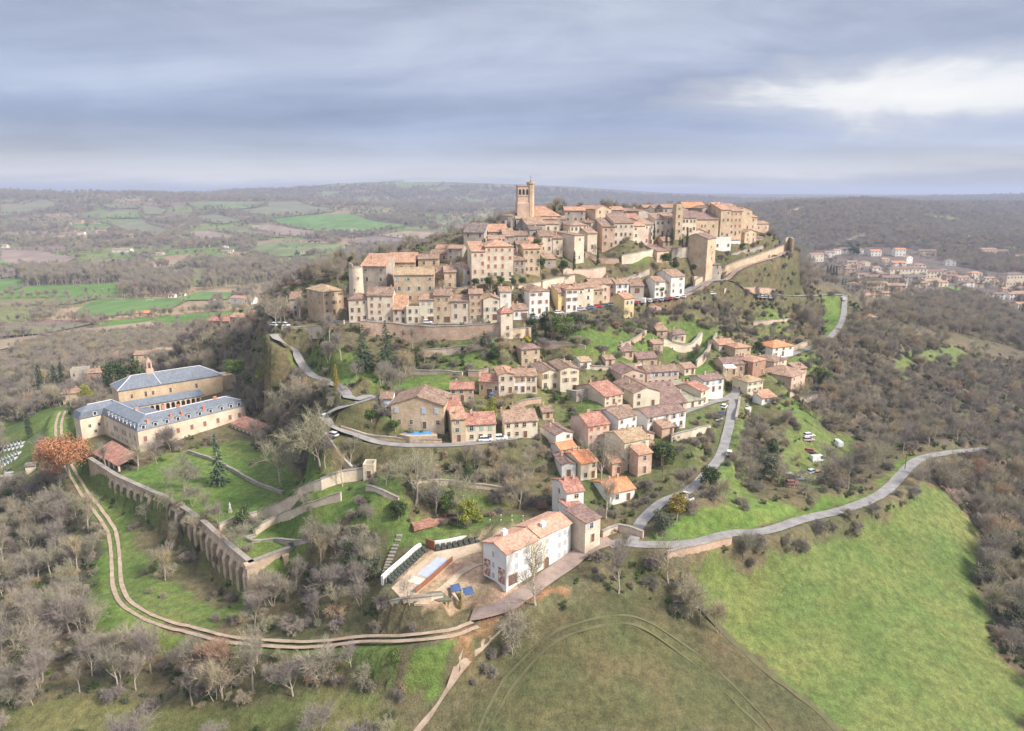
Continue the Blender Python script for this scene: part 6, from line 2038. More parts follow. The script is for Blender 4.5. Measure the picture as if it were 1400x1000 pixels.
# blue pool of the gabled house
bp = tag(empty('swimming_pool', (0, 0, 0)), 'bright blue swimming pool in front of the large gabled ochre house', 'pool')
slab_obj('pool_coping', [(545,594),(576,584),(596,584),(598,596),(560,597)], 16.55, 4.0, M_SLAB, parent=bp)
slab_obj('water', [(549,592.5),(576,589.5),(577,585.5),(588,585.2),(590,593.5),(566,594.5)], 16.62, .5, flat('blue_pool_water', (.05, .32, .68), .15), parent=bp)
p = at_depth(695, 502, 262)
tp = tag(empty('swimming_pool', p), 'small turquoise covered pool left of the square stone house', 'pool')
mm = MB()
mm.box(-3, 3, -2, 2, -1.5, .0)
mm.build('pool_coping', [M_SLAB], tp)
mm = MB()
mm.box(-2.5, 2.5, -1.5, 1.5, -.5, .06)
mm.build('cover', [flat('turquoise_cover', (.05, .30, .36), .4)], tp)
# paved terrace with blue and white tiles in the hamlet
p = at_depth(928, 626, 212)
slab_obj('tiled_patio', [(911,630),(930,617),(950,613),(946,622),(918,636)], 4.6, 1.5, material('patio_tiles', lambda t, b: t.ramp(t.noise(obj_vec(t), 1.5, 4, .6), [(.42, (.28,.36,.5)), (.55, (.6,.55,.55))])), kind='structure')
strip('garden_fence', [(867,683),(876,680),(885,677)], 2.2, 1.6, .12, M_RUST, 'red-brown garden fence beside the vivid orange-roofed house', 'fence')
# white garden statue on the lawn
c = plane_pts([(315, 701)], -8)[0]
sta = tag(empty('lawn_statue', c), 'white statue on a pedestal standing on the abbey lawn', 'statue')
mm = MB()
mm.box(-.45, .45, -.45, .45, -.2, .5)
mm.box(-.35, .35, -.35, .35, .5, 1.3)
mm.build('pedestal', [M_STONE], sta)
mm = MB()
prof = [(0, .3), (.4, .34), (.9, .26), (1.3, .3), (1.55, .16), (1.65, .11), (1.72, .16), (1.9, .17), (2.0, .06)]
for (za, ra), (zb, rb) in zip(prof, prof[1:]):
    mm.tube((0, 0, 1.3 + za), (0, 0, 1.3 + zb), ra, rb, 8)
mm.build('figure', [M_WHITE], sta)

# ---------------------------------------------------------------- the open country: fields laid over the land
FG, FL, FD, FT, FP, FB = (.115,.195,.055), (.15,.185,.08), (.17,.17,.10), (.29,.225,.155), (.25,.19,.155), (.19,.145,.13)
FIELDS = [
 ([(366,301),(422,295),(480,294),(515,304),(560,309),(500,321),(446,318),(411,314),(377,306)], FG),
 ([(321,290),(365,284),(365,277),(408,276.5),(459,290),(422,294.5),(367,299.5)], FD),
 ([(254,279),(283,276.6),(364,277),(362,282.6),(326,287),(269,287)], FL),
 ([(240,299),(297,294),(336,301.5),(305,307.5),(267,301.5)], FD),
 ([(346,309),(370,308),(442,318.6),(422,325.5),(377,322),(338,312.6)], FP),
 ([(320,310),(336,313),(394,325.5),(346,325),(305,317)], FD),
 ([(243,318.6),(286,317),(336,327),(308,330.6),(274,329)], FP),
 ([(339,346),(353,336),(387,330.6),(411,334),(480,336),(480,341),(411,351),(370,353)], FL),
 ([(266,351),(293,348),(326,351),(343,358),(312,360),(283,356)], FG),
 ([(126,414),(134,410),(243,409),(274,400),(329,401.5),(309,411),(257,412),(234,423),(183,430),(143,434),(97,431)], FG),
 ([(0,466),(114,451),(211,440),(223,451),(160,461),(74,466),(0,480)], FT),
 ([(0,448),(110,445),(140,441),(60,458),(0,462)], FD),
 ([(0,383),(33,383),(31,394),(0,403)], FG),
 ([(0,343),(57,344),(106,354),(66,366),(29,366),(0,355)], FP),
 ([(0,356),(26,357),(31,366),(0,363)], FL),
 ([(0,366.5),(26,369),(34,377),(0,382)], FB),
 ([(103,363),(126,354),(200,356),(169,363)], FD),
 ([(169,365),(223,357),(257,357),(243,366),(200,369)], FT),
 ([(0,274),(34,275),(21,278),(0,280)], FL),
 ([(0,284),(31,281),(58,273.5),(82,279),(69,288),(21,296),(0,296)], FD),
 ([(110,300),(111,295),(137,284.5),(140,287),(151,290),(142,300)], FL),
 ([(145,299),(158,289),(191,288),(191,299)], FL),
 ([(143,282),(188,280),(190,285.5),(152,286.5)], FD),
 ([(194,280),(230,288),(222,295),(195,293)], FD),
 ([(146,304),(197,301),(240,318.5),(221,325),(171,318.5)], FD),
 ([(201,305),(238,307.5),(216,311)], FB),
 ([(96,283),(143,277.5),(119,287)], FB),
 ([(91,334),(103,331),(120,334),(94,337)], FL),
 ([(63,344),(89,346),(88,351),(77,350)], FL),
 ([(475,332),(514,323),(587,332),(575,338),(497,336)], FB),
 ([(512,322),(560,317),(632,321),(630,330),(588,331)], FT),
 ([(380,336),(400,331.5),(435,334.5),(418,341),(395,341)], FL),
 ([(564,300),(626,304),(618,312),(572,305)], FD),
 ([(514,267),(559,274.6),(609,284),(600,287.6),(570,280),(529,274.6)], FL),
 ([(440,264),(477,263),(447,272),(440,272)], FL),
 ([(520,251.5),(559,249.6),(607,252),(600,256),(551,260)], FL),
 ([(637,278),(653,273),(672,277),(644,281)], FL),
 ([(730,273),(753,269.5),(783,273),(748,275.7),(731,275.7)], FG),
 ([(1040,274),(1071,272),(1069,276)], FL),
 ([(1066,293),(1097,284),(1120,281.5),(1089,293)], FT),
 ([(1334,296),(1354,297),(1371,304),(1350,302)], FL),
 ([(1137,337),(1197,316),(1197,321),(1160,336)], FD),
 ([(1269,331),(1285,337),(1275,338)], FD),
 ([(1366,338),(1400,339),(1400,344)], FL),
 ([(1289,393),(1315,394),(1340,407),(1309,399)], FG),
 ([(140,408),(60,412),(40,418),(100,417)], FL),
 ([(440,344),(480,342),(470,349),(440,350)], FL),
]


def m_field(t, b):
    at = t.node('ShaderNodeAttribute', attribute_type='OBJECT', attribute_name='soil')
    p = world_pos(t)
    n = t.ramp(t.noise(p, .012, 5, .6), [(.35, .82), (.65, 1.18)])
    c = t.mix(1.0, at.outputs['Color'], n, 'MULTIPLY')
    mp = t.node('ShaderNodeMapping', ins={0: p, 'Rotation': (0, 0, .5), 'Scale': (1, .12, 1)})
    st = t.ramp(t.noise(mp.outputs[0], .06, 3, .6), [(.4, .86), (.6, 1.12)])
    return t.mix(.8, c, st, 'MULTIPLY')


M_FIELD = material('field_soil_and_crop', m_field)
FIELD_POLYS = []
HEDGE_PTS = []
for pts, colr in FIELDS:
    poly = ground_poly(pts, 430)
    dist = float(np.hypot(poly[:, 0], poly[:, 1]).mean())
    if dist > 9000:
        continue
    FIELD_POLYS.append(poly)
    bm = bmesh.new()
    vs = [bm.verts.new((x, y, 0)) for x, y in poly]
    bm.faces.new(vs)
    step = max(10.0, dist * .02)
    for ax in (0, 1):
        lo, hi_ = poly[:, ax].min(), poly[:, ax].max()
        n = int((hi_ - lo) / step)
        n = min(n, 60)
        for k in range(1, n):
            co = [0, 0, 0]
            no = [0, 0, 0]
            co[ax] = lo + (hi_ - lo) * k / n
            no[ax] = 1
            bmesh.ops.bisect_plane(bm, geom=bm.verts[:] + bm.edges[:] + bm.faces[:], plane_co=co, plane_no=no)
    bmesh.ops.triangulate(bm, faces=bm.faces[:])
    xs = np.array([v.co.x for v in bm.verts])
    ys = np.array([v.co.y for v in bm.verts])
    zs = sample(xs, ys) + .5 + dist * .0007
    for v, z in zip(bm.verts, zs):
        v.co.z = z
    me = bpy.data.meshes.new('field')
    bm.normal_update()
    if sum(f.normal.z * f.calc_area() for f in bm.faces) < 0:
        bmesh.ops.reverse_faces(bm, faces=bm.faces[:])
    bm.to_mesh(me)
    bm.free()
    me.materials.append(M_FIELD)
    o = link('field', me)
    o['soil'] = tuple(colr) + (1.0,)
    tag(o, kind='structure')
    for i in range(len(poly)):
        a, b = poly[i], poly[(i + 1) % len(poly)]
        L_ = float(np.hypot(*(b - a)))
        if (i * 7 + len(FIELD_POLYS) * 3) % 5 < 2:
            continue
        for k in range(int(L_ / 9)):
            HEDGE_PTS.append(tuple(a + (b - a) * (k + .5) / max(1, int(L_ / 9))))

# ---------------------------------------------------------------- plants
def m_bark(t, b):
    oi = t.node('ShaderNodeObjectInfo')
    c = t.ramp(oi.outputs['Random'], [(0.0, (.32,.27,.21)), (.35, (.46,.40,.31)), (.6, (.36,.30,.24)), (1.0, (.54,.47,.36))])
    return t.mix(.6, c, t.ramp(t.noise(obj_vec(t), 1.2, 3), [(.3, .6), (.7, 1.25)]), 'MULTIPLY')


def m_twig(t, b):
    oi = t.node('ShaderNodeObjectInfo')
    c = t.ramp(oi.outputs['Random'], [(0.0, (.24,.205,.18)), (.2, (.35,.30,.235)), (.33, (.25,.235,.17)), (.46, (.26,.22,.20)), (.6, (.40,.345,.24)), (.74, (.31,.295,.19)), (.84, (.29,.245,.225)), (.95, (.43,.35,.21)), (1.0, (.37,.24,.165))])
    return t.mix(.5, c, t.ramp(t.noise(obj_vec(t), .8, 3), [(.3, .65), (.7, 1.2)]), 'MULTIPLY')


def m_leaf(c1, c2, c3):
    def f(t, b):
        oi = t.node('ShaderNodeObjectInfo')
        p = obj_vec(t)
        n = t.noise(p, .9, 4, .7)
        c = t.ramp(n, [(.3, c1), (.5, c2), (.7, c3)])
        v = t.ramp(oi.outputs['Random'], [(0, (.82,.88,.8)), (.5, (1,1,1)), (1, (1.2,1.08,.95))])
        b.inputs['Specular IOR Level'].default_value = .2
        return t.mix(1.0, c, v, 'MULTIPLY')
    return f


M_BARK = material('tree_bark', m_bark)
M_TWIG = material('bare_twigs', m_twig)
LEAF = {
 'dark': material('dark_evergreen_leaves', m_leaf((.03,.05,.02), (.055,.085,.03), (.09,.125,.045)), .7),
 'green': material('green_leaves', m_leaf((.05,.085,.02), (.085,.14,.035), (.13,.19,.055)), .7),
 'cedar': material('blue_green_needles', m_leaf((.045,.07,.04), (.075,.11,.06), (.11,.15,.085)), .7),
 'cypress': material('cypress_needles', m_leaf((.022,.042,.022), (.04,.068,.032), (.065,.095,.045)), .7),
 'gold': material('golden_needles', m_leaf((.16,.13,.03), (.25,.19,.045), (.33,.25,.07)), .7),
 'yellow': material('yellow_flowers', m_leaf((.34,.27,.03), (.52,.42,.04), (.62,.52,.07)), .7),
 'lime': material('yellow_green_leaves', m_leaf((.14,.16,.025), (.22,.24,.04), (.30,.31,.07)), .7),
 'russet': material('russet_dead_leaves', m_leaf((.24,.12,.065), (.38,.19,.105), (.50,.29,.18)), .7),
 'olive': material('grey_olive_leaves', m_leaf((.085,.095,.06), (.13,.14,.09), (.18,.19,.13)), .7),
}
rv = random.Random(11)


def rand_unit():
    while True:
        v = Vector((rv.uniform(-1, 1), rv.uniform(-1, 1), rv.uniform(-1, 1)))
        if .05 < v.length < 1:
            return v.normalized()


def bare_tree(h, spread, stems=1, dens=1.0, upright=.5, twig_w=.036):
    """trunk/limb mesh and twig mesh of a leafless tree"""
    T, C = MB(), MB()

    def twig(a, d, L):
        b_ = a + d * L
        s = d.cross(rand_unit())
        if s.length < .01:
            return
        s = s.normalized() * twig_w * .5
        n = len(C.V)
        C.V += [tuple(a - s), tuple(a + s), tuple(b_)]
        C.F.append((n, n + 1, n + 2))
        C.I.append(0)

    def grow(a, d, L, r, lev):
        segs = 3 if lev < 2 else 2
        p0 = a
        for i in range(segs):
            d = (d + rand_unit() * (.16 if lev == 0 else .24) + Vector((0, 0, upright * .12))).normalized()
            p1 = p0 + d * (L / segs)
            r1 = r * (.8 if lev == 0 else .7)
            if lev < 2:
                T.tube(p0, p1, r, r1, 5 if lev == 0 else 4)
            else:
                C.tube(p0, p1, max(r, .024), max(r1, .014), 3)
            if lev < 3:
                nk = (2 if lev == 0 else 2) if i else (1 if lev else 0)
                for _ in range(nk):
                    sd = (d * rv.uniform(.5, 1.0) + rand_unit() * spread + Vector((0, 0, upright * .5))).normalized()
                    grow(p1 if rv.random() < .6 else p0.lerp(p1, .5), sd, L * rv.uniform(.5, .75), r1 * .6, lev + 1)
            if lev >= 2:
                for _ in range(int(3 * dens + .5)):
                    twig(p0.lerp(p1, rv.random()), (d * .7 + rand_unit() * .9 + Vector((0, 0, .25))).normalized(), h * rv.uniform(.07, .14))
            p0, r = p1, r1
        if lev < 3:
            for _ in range(2):
                grow(p0, (d + rand_unit() * spread * .8).normalized(), L * rv.uniform(.55, .75), r * .7, lev + 1)
        else:
            for _ in range(int(4 * dens + .5)):
                twig(p0, (d + rand_unit() * .8).normalized(), h * rv.uniform(.08, .15))
    for s in range(stems):
        a = Vector((rv.uniform(-.3, .3), rv.uniform(-.3, .3), -.4)) * (1 if stems > 1 else .2)
        a.z = -.4
        d = (Vector((0, 0, 1)) + rand_unit() * (.12 if stems == 1 else .4)).normalized()
        grow(a, d, h * .46, h * (.022 if stems == 1 else .014), 0)
    return T.mesh('trunk', [M_BARK]), C.mesh('crown', [M_TWIG])


def leaf_crown(blobs, n, size, mat, name='crown', flat_=0.0):
    """n small leaf faces spread through ellipsoid clumps (x, y, z, rx, ry, rz)"""
    M = MB()
    tot = sum(b[3] * b[4] + b[3] * b[5] for b in blobs)
    for b in blobs:
        k = int(n * (b[3] * b[4] + b[3] * b[5]) / tot)
        for _ in range(k):
            u = rand_unit()
            rr = rv.random() ** .33 * rv.uniform(.8, 1.08)
            c = Vector((b[0] + u.x * b[3] * rr, b[1] + u.y * b[4] * rr, b[2] + u.z * b[5] * rr))
            nrm = (u * .9 + rand_unit() + Vector((0, 0, .35))).normalized()
            a = nrm.orthogonal().normalized()
            a = (a * math.cos(t := rv.uniform(0, 6.28)) + nrm.cross(a) * math.sin(t))
            s = size * rv.uniform(.6, 1.3)
            e = nrm.cross(a) * s * .6
            a = a * s
            q_ = len(M.V)
            M.V += [tuple(c - a * .5), tuple(c + e * .5), tuple(c + a * .5), tuple(c - e * .5)]
            M.F.append((q_, q_ + 1, q_ + 2, q_ + 3))
            M.I.append(0)
    return M.mesh(name, [mat])


def blobs_round(h, r, n=9, low=.25):
    out = []
    for _ in range(n):
        a, q_ = rv.uniform(0, 6.28), r * rv.uniform(.15, .68)
        z = h * rv.uniform(low + .12, .86)
        s = r * rv.uniform(.32, .52) * (1.1 - .5 * abs(z / h - .5))
        out.append((q_ * math.cos(a), q_ * math.sin(a), z, s, s, s * .8))
    return out


def trunk_mesh(h, r=.25, limbs=5, spread=.35):
    T = MB()
    T.tube((0, 0, -.6), (.05 * h, 0, h * .45), r, r * .7, 7)
    T.tube((.05 * h, 0, h * .45), (.02 * h, .03 * h, h * .85), r * .7, r * .2, 6)
    for i in range(limbs):
        a = 6.28 * i / limbs
        z = h * (.28 + .35 * i / limbs)
        T.tube((.03 * h, 0, z), (h * spread * math.cos(a), h * spread * math.sin(a), z + h * .22), r * .4, r * .12, 5)
    return T.mesh('trunk', [M_BARK])


def conifer(h, r, mat, n=2600, droop=.25, gap=.0):
    M = MB()
    levels = int(h / .55)
    for i in range(levels):
        t = i / levels
        z = h * (.06 + .94 * t)
        R_ = r * (1 - t) ** .85 * rv.uniform(.72, 1.1) + .12
        for k in range(int(5 + 9 * (1 - t))):
            a = rv.uniform(0, 6.28)
            L = R_ * rv.uniform(.65, 1.12)
            for j in range(max(4, int(L * n / 300))):
                f = rv.uniform(.15, 1)
                c = Vector((math.cos(a) * L * f, math.sin(a) * L * f, z - droop * L * f + rv.uniform(-.15, .15)))
                s = rv.uniform(.25, .5)
                d = Vector((math.cos(a), math.sin(a), -droop + rv.uniform(-.3, .3))).normalized() * s
                e = Vector((-math.sin(a), math.cos(a), rv.uniform(-.5, .5))).normalized() * s * .45
                q_ = len(M.V)
                M.V += [tuple(c - d), tuple(c + e), tuple(c + d), tuple(c - e)]
                M.F.append((q_, q_ + 1, q_ + 2, q_ + 3))
                M.I.append(0)
    T = MB()
    T.tube((0, 0, -.6), (0, 0, h * .95), .028 * h, .01, 6)
    return T.mesh('trunk', [M_BARK]), M.mesh('crown', [mat])


def cypress(h, r, mat, n=1500):
    bl = []
    for i in range(9):
        z = h * (.08 + .86 * i / 8)
        rr = r * math.sin(math.pi * min(1, (.18 + .82 * (1 - i / 8)) ** .8) * .55) * rv.uniform(.85, 1.1)
        bl.append((rv.uniform(-.1, .1) * r, rv.uniform(-.1, .1) * r, z, max(.15, rr), max(.15, rr), h * .10))
    T = MB()
    T.tube((0, 0, -.6), (0, 0, h * .6), .03 * h, .02, 6)
    return T.mesh('trunk', [M_BARK]), leaf_crown(bl, n, .34, mat)


def plant(name, meshes, loc, sc, rz, label, cat='tree', group=None):
    root = empty(name, loc, rz)
    root.scale = (sc, sc, sc)
    tag(root, label, cat, group)
    for me in meshes:
        link(me.name.split('.')[0], me, root)
    return root


# templates, one metre-true each
BARE = [bare_tree(9.5, .7, 1, .6, .8), bare_tree(10.5, .55, 1, .6, .9), bare_tree(8.5, .9, 2, .6), bare_tree(9.5, .75, 3, .5, .7), bare_tree(11.5, .5, 1, .6, 1.0), bare_tree(9, .8, 1, .9), bare_tree(10, .65, 2, .7, .8), bare_tree(10.5, .85, 1, .5, .6)]
POPLAR = [bare_tree(16, .3, 1, 1.0, 1.3), bare_tree(14, .35, 1, 1.1, 1.2)]
SHRUB = [bare_tree(2.8, 1.1, 3, .7, .25, .04), bare_tree(2.3, 1.3, 4, .6, .2, .04), bare_tree(3.4, 1.0, 3, .6, .4, .04)]
GREENSHRUB = [leaf_crown(blobs_round(1.9, 1.3, 7, .0), 420, .3, LEAF['green'], 'foliage'), leaf_crown(blobs_round(1.5, 1.5, 7, .0), 420, .28, LEAF['olive'], 'foliage'),
              leaf_crown(blobs_round(1.6, 1.4, 7, .0), 420, .28, LEAF['dark'], 'foliage')]


def joined(name, pair):
    me = bpy.data.meshes.new(name)
    bm = bmesh.new()
    for i, m_ in enumerate(pair):
        n0 = len(bm.faces)
        bm.from_mesh(m_)
        bm.faces.ensure_lookup_table()
        for f in bm.faces[n0:]:
            f.material_index = i
    bm.to_mesh(me)
    bm.free()
    for m_ in pair:
        me.materials.append(m_.materials[0])
    return me


def scatter_object(name, sources, P, label, cat, tilt=0.0):
    """one object: a cloud of points, each carrying one of the source plants"""
    me = bpy.data.meshes.new(name)
    me.vertices.add(len(P))
    me.vertices.foreach_set('co', np.array([p_[:3] for p_ in P], np.float32).ravel())
    for an_, ty, k in (('rot', 'FLOAT', 3), ('scl', 'FLOAT', 4)):
        a = me.attributes.new(an_, ty, 'POINT')
        a.data.foreach_set('value', np.array([p_[k] for p_ in P], np.float32))
    a = me.attributes.new('idx', 'INT', 'POINT')
    a.data.foreach_set('value', np.array([p_[5] for p_ in P], np.int32))
    o = link(name, me)
    ng = bpy.data.node_groups.new(name + '_nodes', 'GeometryNodeTree')
    ng.interface.new_socket('Geometry', in_out='INPUT', socket_type='NodeSocketGeometry')
    ng.interface.new_socket('Geometry', in_out='OUTPUT', socket_type='NodeSocketGeometry')
    gi, go = ng.nodes.new('NodeGroupInput'), ng.nodes.new('NodeGroupOutput')
    iop = ng.nodes.new('GeometryNodeInstanceOnPoints')
    jn = ng.nodes.new('GeometryNodeJoinGeometry')
    for s in reversed(sources):   # a join lists its inputs last link first
        oi = ng.nodes.new('GeometryNodeObjectInfo')
        oi.inputs['Object'].default_value = s
        oi.inputs['As Instance'].default_value = True
        ng.links.new(oi.outputs['Geometry'], jn.inputs[0])
    at = {}
    for an_, ty in (('rot', 'FLOAT'), ('scl', 'FLOAT'), ('idx', 'INT')):
        nd = ng.nodes.new('GeometryNodeInputNamedAttribute')
        nd.data_type = ty
        nd.inputs['Name'].default_value = an_
        at[an_] = [s for s in nd.outputs if s.enabled and s.name == 'Attribute'][0]
    cmb = ng.nodes.new('ShaderNodeCombineXYZ')
    ng.links.new(at['rot'], cmb.inputs[2])
    e2r = ng.nodes.new('FunctionNodeEulerToRotation')
    ng.links.new(cmb.outputs[0], e2r.inputs[0])
    ng.links.new(gi.outputs[0], iop.inputs['Points'])
    ng.links.new(jn.outputs[0], iop.inputs['Instance'])
    iop.inputs['Pick Instance'].default_value = True
    ng.links.new(at['idx'], iop.inputs['Instance Index'])
    ng.links.new(e2r.outputs[0], iop.inputs['Rotation'])
    ng.links.new(at['scl'], iop.inputs['Scale'])
    ng.links.new(iop.outputs[0], go.inputs[0])
    md = o.modifiers.new('scatter', 'NODES')
    md.node_group = ng
    tag(o, label, cat, kind='stuff')
    return o


def src(name, me):
    return bpy.data.objects.new(name, me)   # a source shape, never linked to the scene


S_BARE = [src('bare_tree_shape', joined('bare_tree_shape', b_)) for b_ in BARE]
S_POP = [src('poplar_shape', joined('poplar_shape', b_)) for b_ in POPLAR]
S_SHRUB = [src('shrub_shape', joined('shrub_shape', b_)) for b_ in SHRUB]
S_GREEN = [src('green_shrub_shape', m_) for m_ in GREENSHRUB]

# ---- where trees may stand
rs = np.random.RandomState(5)


def free_of_houses(x, y, pad):
    ok = np.ones(x.shape, bool)
    for (hx, hy, th, w_, d_) in HOUSE_SPOTS:
        dx, dy = x - hx, y - hy
        c, s = math.cos(th), math.sin(th)
        u, v = dx * c + dy * s, -dx * s + dy * c
        ok &= ~((np.abs(u) < w_ + pad) & (np.abs(v) < d_ + pad))
    return ok


def in_ab(x, y):
    a = (x - O_[0]) * E1[0] + (y - O_[1]) * E1[1]
    b = (x - O_[0]) * E2[0] + (y - O_[1]) * E2[1]
    return ((a > -15) & (a < 60) & (b > -3) & (b < 74)) & ~((a > 46) & (b < 26))


MILL_POLY = plane_poly([(655,790),(690,812),(800,762),(770,715),(680,725)], 0)
POOL_POLY = plane_poly([(525,805),(600,835),(660,825),(700,725),(560,735),(540,700),(515,760)], 0)


def candidates(n, ylo, yhi, pad_road, pad_house):
    y = np.sqrt(rs.uniform(ylo ** 2, yhi ** 2, n))
    x = rs.uniform(-.82, .82, n) * (y + 25)
    th_ = sample(x, y, GT)
    slope = np.hypot(sample(x + 2, y) - sample(x - 2, y), sample(x, y + 2) - sample(x, y - 2)) / 4
    ok = rs.uniform(0, 1, n) < th_ * np.clip(.42 * (1 + 1.3 * slope), 0, 1)
    ok &= sample(x, y, near_road) > pad_road
    ok &= free_of_houses(x, y, pad_house)
    ok &= ~in_ab(x, y) & ~inside(MILL_POLY, x, y) & ~inside(POOL_POLY, x, y)
    # walkers keep the verge clear: little grows just below a road
    r_ = np.hypot(x, y)
    for d_ in ((3, 6, 9, 13) if pad_road > 3 else (2, 4)):
        ok &= ~((sample(x * (1 + d_ / r_), y * (1 + d_ / r_), near_road) < .6) & (rs.uniform(0, 1, n) < .32))
    # the town itself keeps only a few trees
    return x[ok], y[ok], th_[ok]


town = ground_poly([(395,450),(480,405),(560,360),(640,312),(760,300),(900,285),(1010,290),(1000,335),(930,395),(760,430)])
hamlet = ground_poly([(520,600),(520,535),(700,480),(780,500),(900,480),(990,465),(1110,470),(1110,545),(960,640),(850,690),(770,690),(750,600)])
TX, TY, _t = candidates(10000, 105, 440, 3.4, 2.2)
keep = ~inside(town, TX, TY) | (rs.uniform(0, 1, len(TX)) < .10)
keep &= ~inside(hamlet, TX, TY) | (rs.uniform(0, 1, len(TX)) < .22)
TX, TY = TX[keep], TY[keep]
TZ = sample(TX, TY)
px_, py_, zd_ = proj(TX, TY, TZ)
vis = (px_ > -60) & (px_ < 1460) & (py_ < 1080) & ~((py_ > 930) & (px_ > 545) & (px_ < 1400))
# in front of houses and walls only short ones
TX, TY, TZ, px_, py_, zd_ = [a[vis] for a in (TX, TY, TZ, px_, py_, zd_)]
order = np.argsort(zd_)
ZONES = [
 (lambda x, y: x < 175 and y > 560 and y < 900, 'bare grey-brown tree in the dense wood left of the curving dirt track', 'bare trees of the wood left of the dirt track'),
 (lambda x, y: y >= 860 and x < 640, 'bare tree in the thicket between the dirt track and the bottom field', 'bare trees between the track and the bottom field'),
 (lambda x, y: x > 1090 and y < 640, 'bare brown tree on the wooded spur right of the village', 'bare trees on the right wooded spur'),
 (lambda x, y: x > 1090, 'bare tree in the wood along the right edge of the green meadow', 'bare trees beside the green meadow'),
 (lambda x, y: y > 690 and x > 640, 'bare shrubby tree in the hedge between the road and the meadows', 'bare trees along the country road'),
 (lambda x, y: x < 480, 'bare tree on the slope between the abbey and the town road', 'bare trees between the abbey and the town'),
 (lambda x, y: y > 590 and x < 780, 'bare tree in the thicket below the loop road', 'bare trees below the loop road'),
 (lambda x, y: True, 'bare tree among the gardens on the slope under the town', 'bare trees among the gardens'),
]
n_ind = 0
rest = []
for i in order:
    x, y, z = float(TX[i]), float(TY[i]), float(TZ[i])
    k = rv.randrange(len(BARE))
    sc = rv.uniform(.5, 1.0) + .25 * rv.random() ** 3
    if inside(hamlet, np.array([x]), np.array([y]))[0] or inside(town, np.array([x]), np.array([y]))[0]:
        sc *= .55
    elif 480 < px_[i] < 1090 and py_[i] < 690:
        sc *= .72
    elif px_[i] > 1130 and py_[i] < 640:
        sc *= .8
    rz = rv.uniform(0, 6.28)
    if n_ind < 296 and py_[i] < 1010:
        for f, lb, gp in ZONES:
            if f(px_[i], py_[i]):
                break
        plant('bare_tree', BARE[k], (x, y, z), sc, rz, lb, 'tree', gp)
        n_ind += 1
    else:
        rest.append((x, y, z, rz, sc, k))
S_EVER = [src('ivy_tree_shape', joined('ivy_tree_shape', T_)) for T_ in ((trunk_mesh(6, .2), leaf_crown(blobs_round(6, 2.2, 9, .05), 1300, .4, LEAF['dark'])), (trunk_mesh(6, .2), leaf_crown(blobs_round(6, 2.4, 9, .05), 1300, .4, LEAF['olive'])))]
for q_ in range(0, len(rest), 8):
    x, y, z, rz, sc, k = rest[q_]
    rest[q_] = (x, y, z, rz, sc * 1.0, len(S_BARE) + (q_ // 8) % 2)
scatter_object('bare_wood', S_BARE + S_EVER, rest, 'mass of bare trees and a few evergreens on the slopes of the hill and spur', 'wood')
# undergrowth
UX, UY, _t = candidates(36000, 100, 440, 1.5, .6)
uk = ~inside(town, UX, UY) | (rs.uniform(0, 1, len(UX)) < .30)
UX, UY = UX[uk], UY[uk]
UZ = sample(UX, UY)
qx, qy, _q = proj(UX, UY, UZ)
uk = ~((qy > 935) & (qx > 560))
UX, UY, UZ = UX[uk], UY[uk], UZ[uk]
P = []
for x, y, z in zip(UX, UY, UZ):
    g_ = rv.random()
    patch = float(vnoise(x, y, 28, 31))
    idx = rv.randrange(3) if g_ > .52 + .35 * patch else 3 + (rv.randrange(2) if rv.random() < .62 else 2)
    P.append((x, y, z - .1, rv.uniform(0, 6.28), rv.uniform(.45, 1.2), idx))
scatter_object('undergrowth', S_SHRUB + S_GREEN, P, 'mass of brambles, bare shrubs and green bushes covering the slopes', 'undergrowth')
# far woods
n = 130000
fy = 430 * np.exp(rs.uniform(0, 1, n) ** .8 * math.log(4600 / 430))
fx = rs.uniform(-.80, .80, n) * fy
ok = np.ones(n, bool)
for poly in FIELD_POLYS:
    ok &= ~inside(poly, fx, fy)
idn, hd = parcels(fx, fy)
ok &= wooded(fx, fy, idn) | ((hd < 7 + fy * .002) & (rs.uniform(0, 1, n) < .7)) | (rs.uniform(0, 1, n) < .015)
ok &= sample(fx, fy, GT) > rs.uniform(0, .5, n)
village = ground_poly([(1100,395),(1110,345),(1160,338),(1250,340),(1330,370),(1400,375),(1400,442),(1330,408),(1245,408),(1180,428)], 430)
ok &= ~inside(village, fx, fy) | (rs.uniform(0, 1, n) < .05)
fx, fy = fx[ok], fy[ok]
fz = sample(fx, fy)
P = []
for x, y, z in zip(fx, fy, fz):
    pop = y < 1300 and float(vnoise(x, y, 120, 43)) > .45 and x < 0
    idx = len(S_BARE) + rv.randrange(2) if pop else rv.randrange(len(S_BARE))
    P.append((x, y, z - .3, rv.uniform(0, 6.28), rv.uniform(.6, 1.0) * (1 + max(0, y - 700) / 1700), idx))
for x, y in HEDGE_PTS:
    if 430 < y < 5000:
        P.append((x + rv.uniform(-3, 3), y + rv.uniform(-3, 3), ground(x, y) - .3, rv.uniform(0, 6.28), rv.uniform(.4, .75) * (1 + max(0, y - 900) / 2600), rv.randrange(len(S_BARE))))
for stand in ([(160,409),(262,406),(266,384),(180,378)], [(280,400),(425,386),(425,364),(285,364)], [(300,378),(380,372),(380,362),(300,366)], [(430,388),(520,372),(480,352),(430,366)]):
    pg = ground_poly(stand, 430)
    sx, sy = rs.uniform(pg[:, 0].min(), pg[:, 0].max(), 900), rs.uniform(pg[:, 1].min(), pg[:, 1].max(), 900)
    m_ = inside(pg, sx, sy)
    for x, y in zip(sx[m_], sy[m_]):
        P.append((x, y, ground(x, y) - .3, rv.uniform(0, 6.28), rv.uniform(.85, 1.2), len(S_BARE) + rv.randrange(2)))
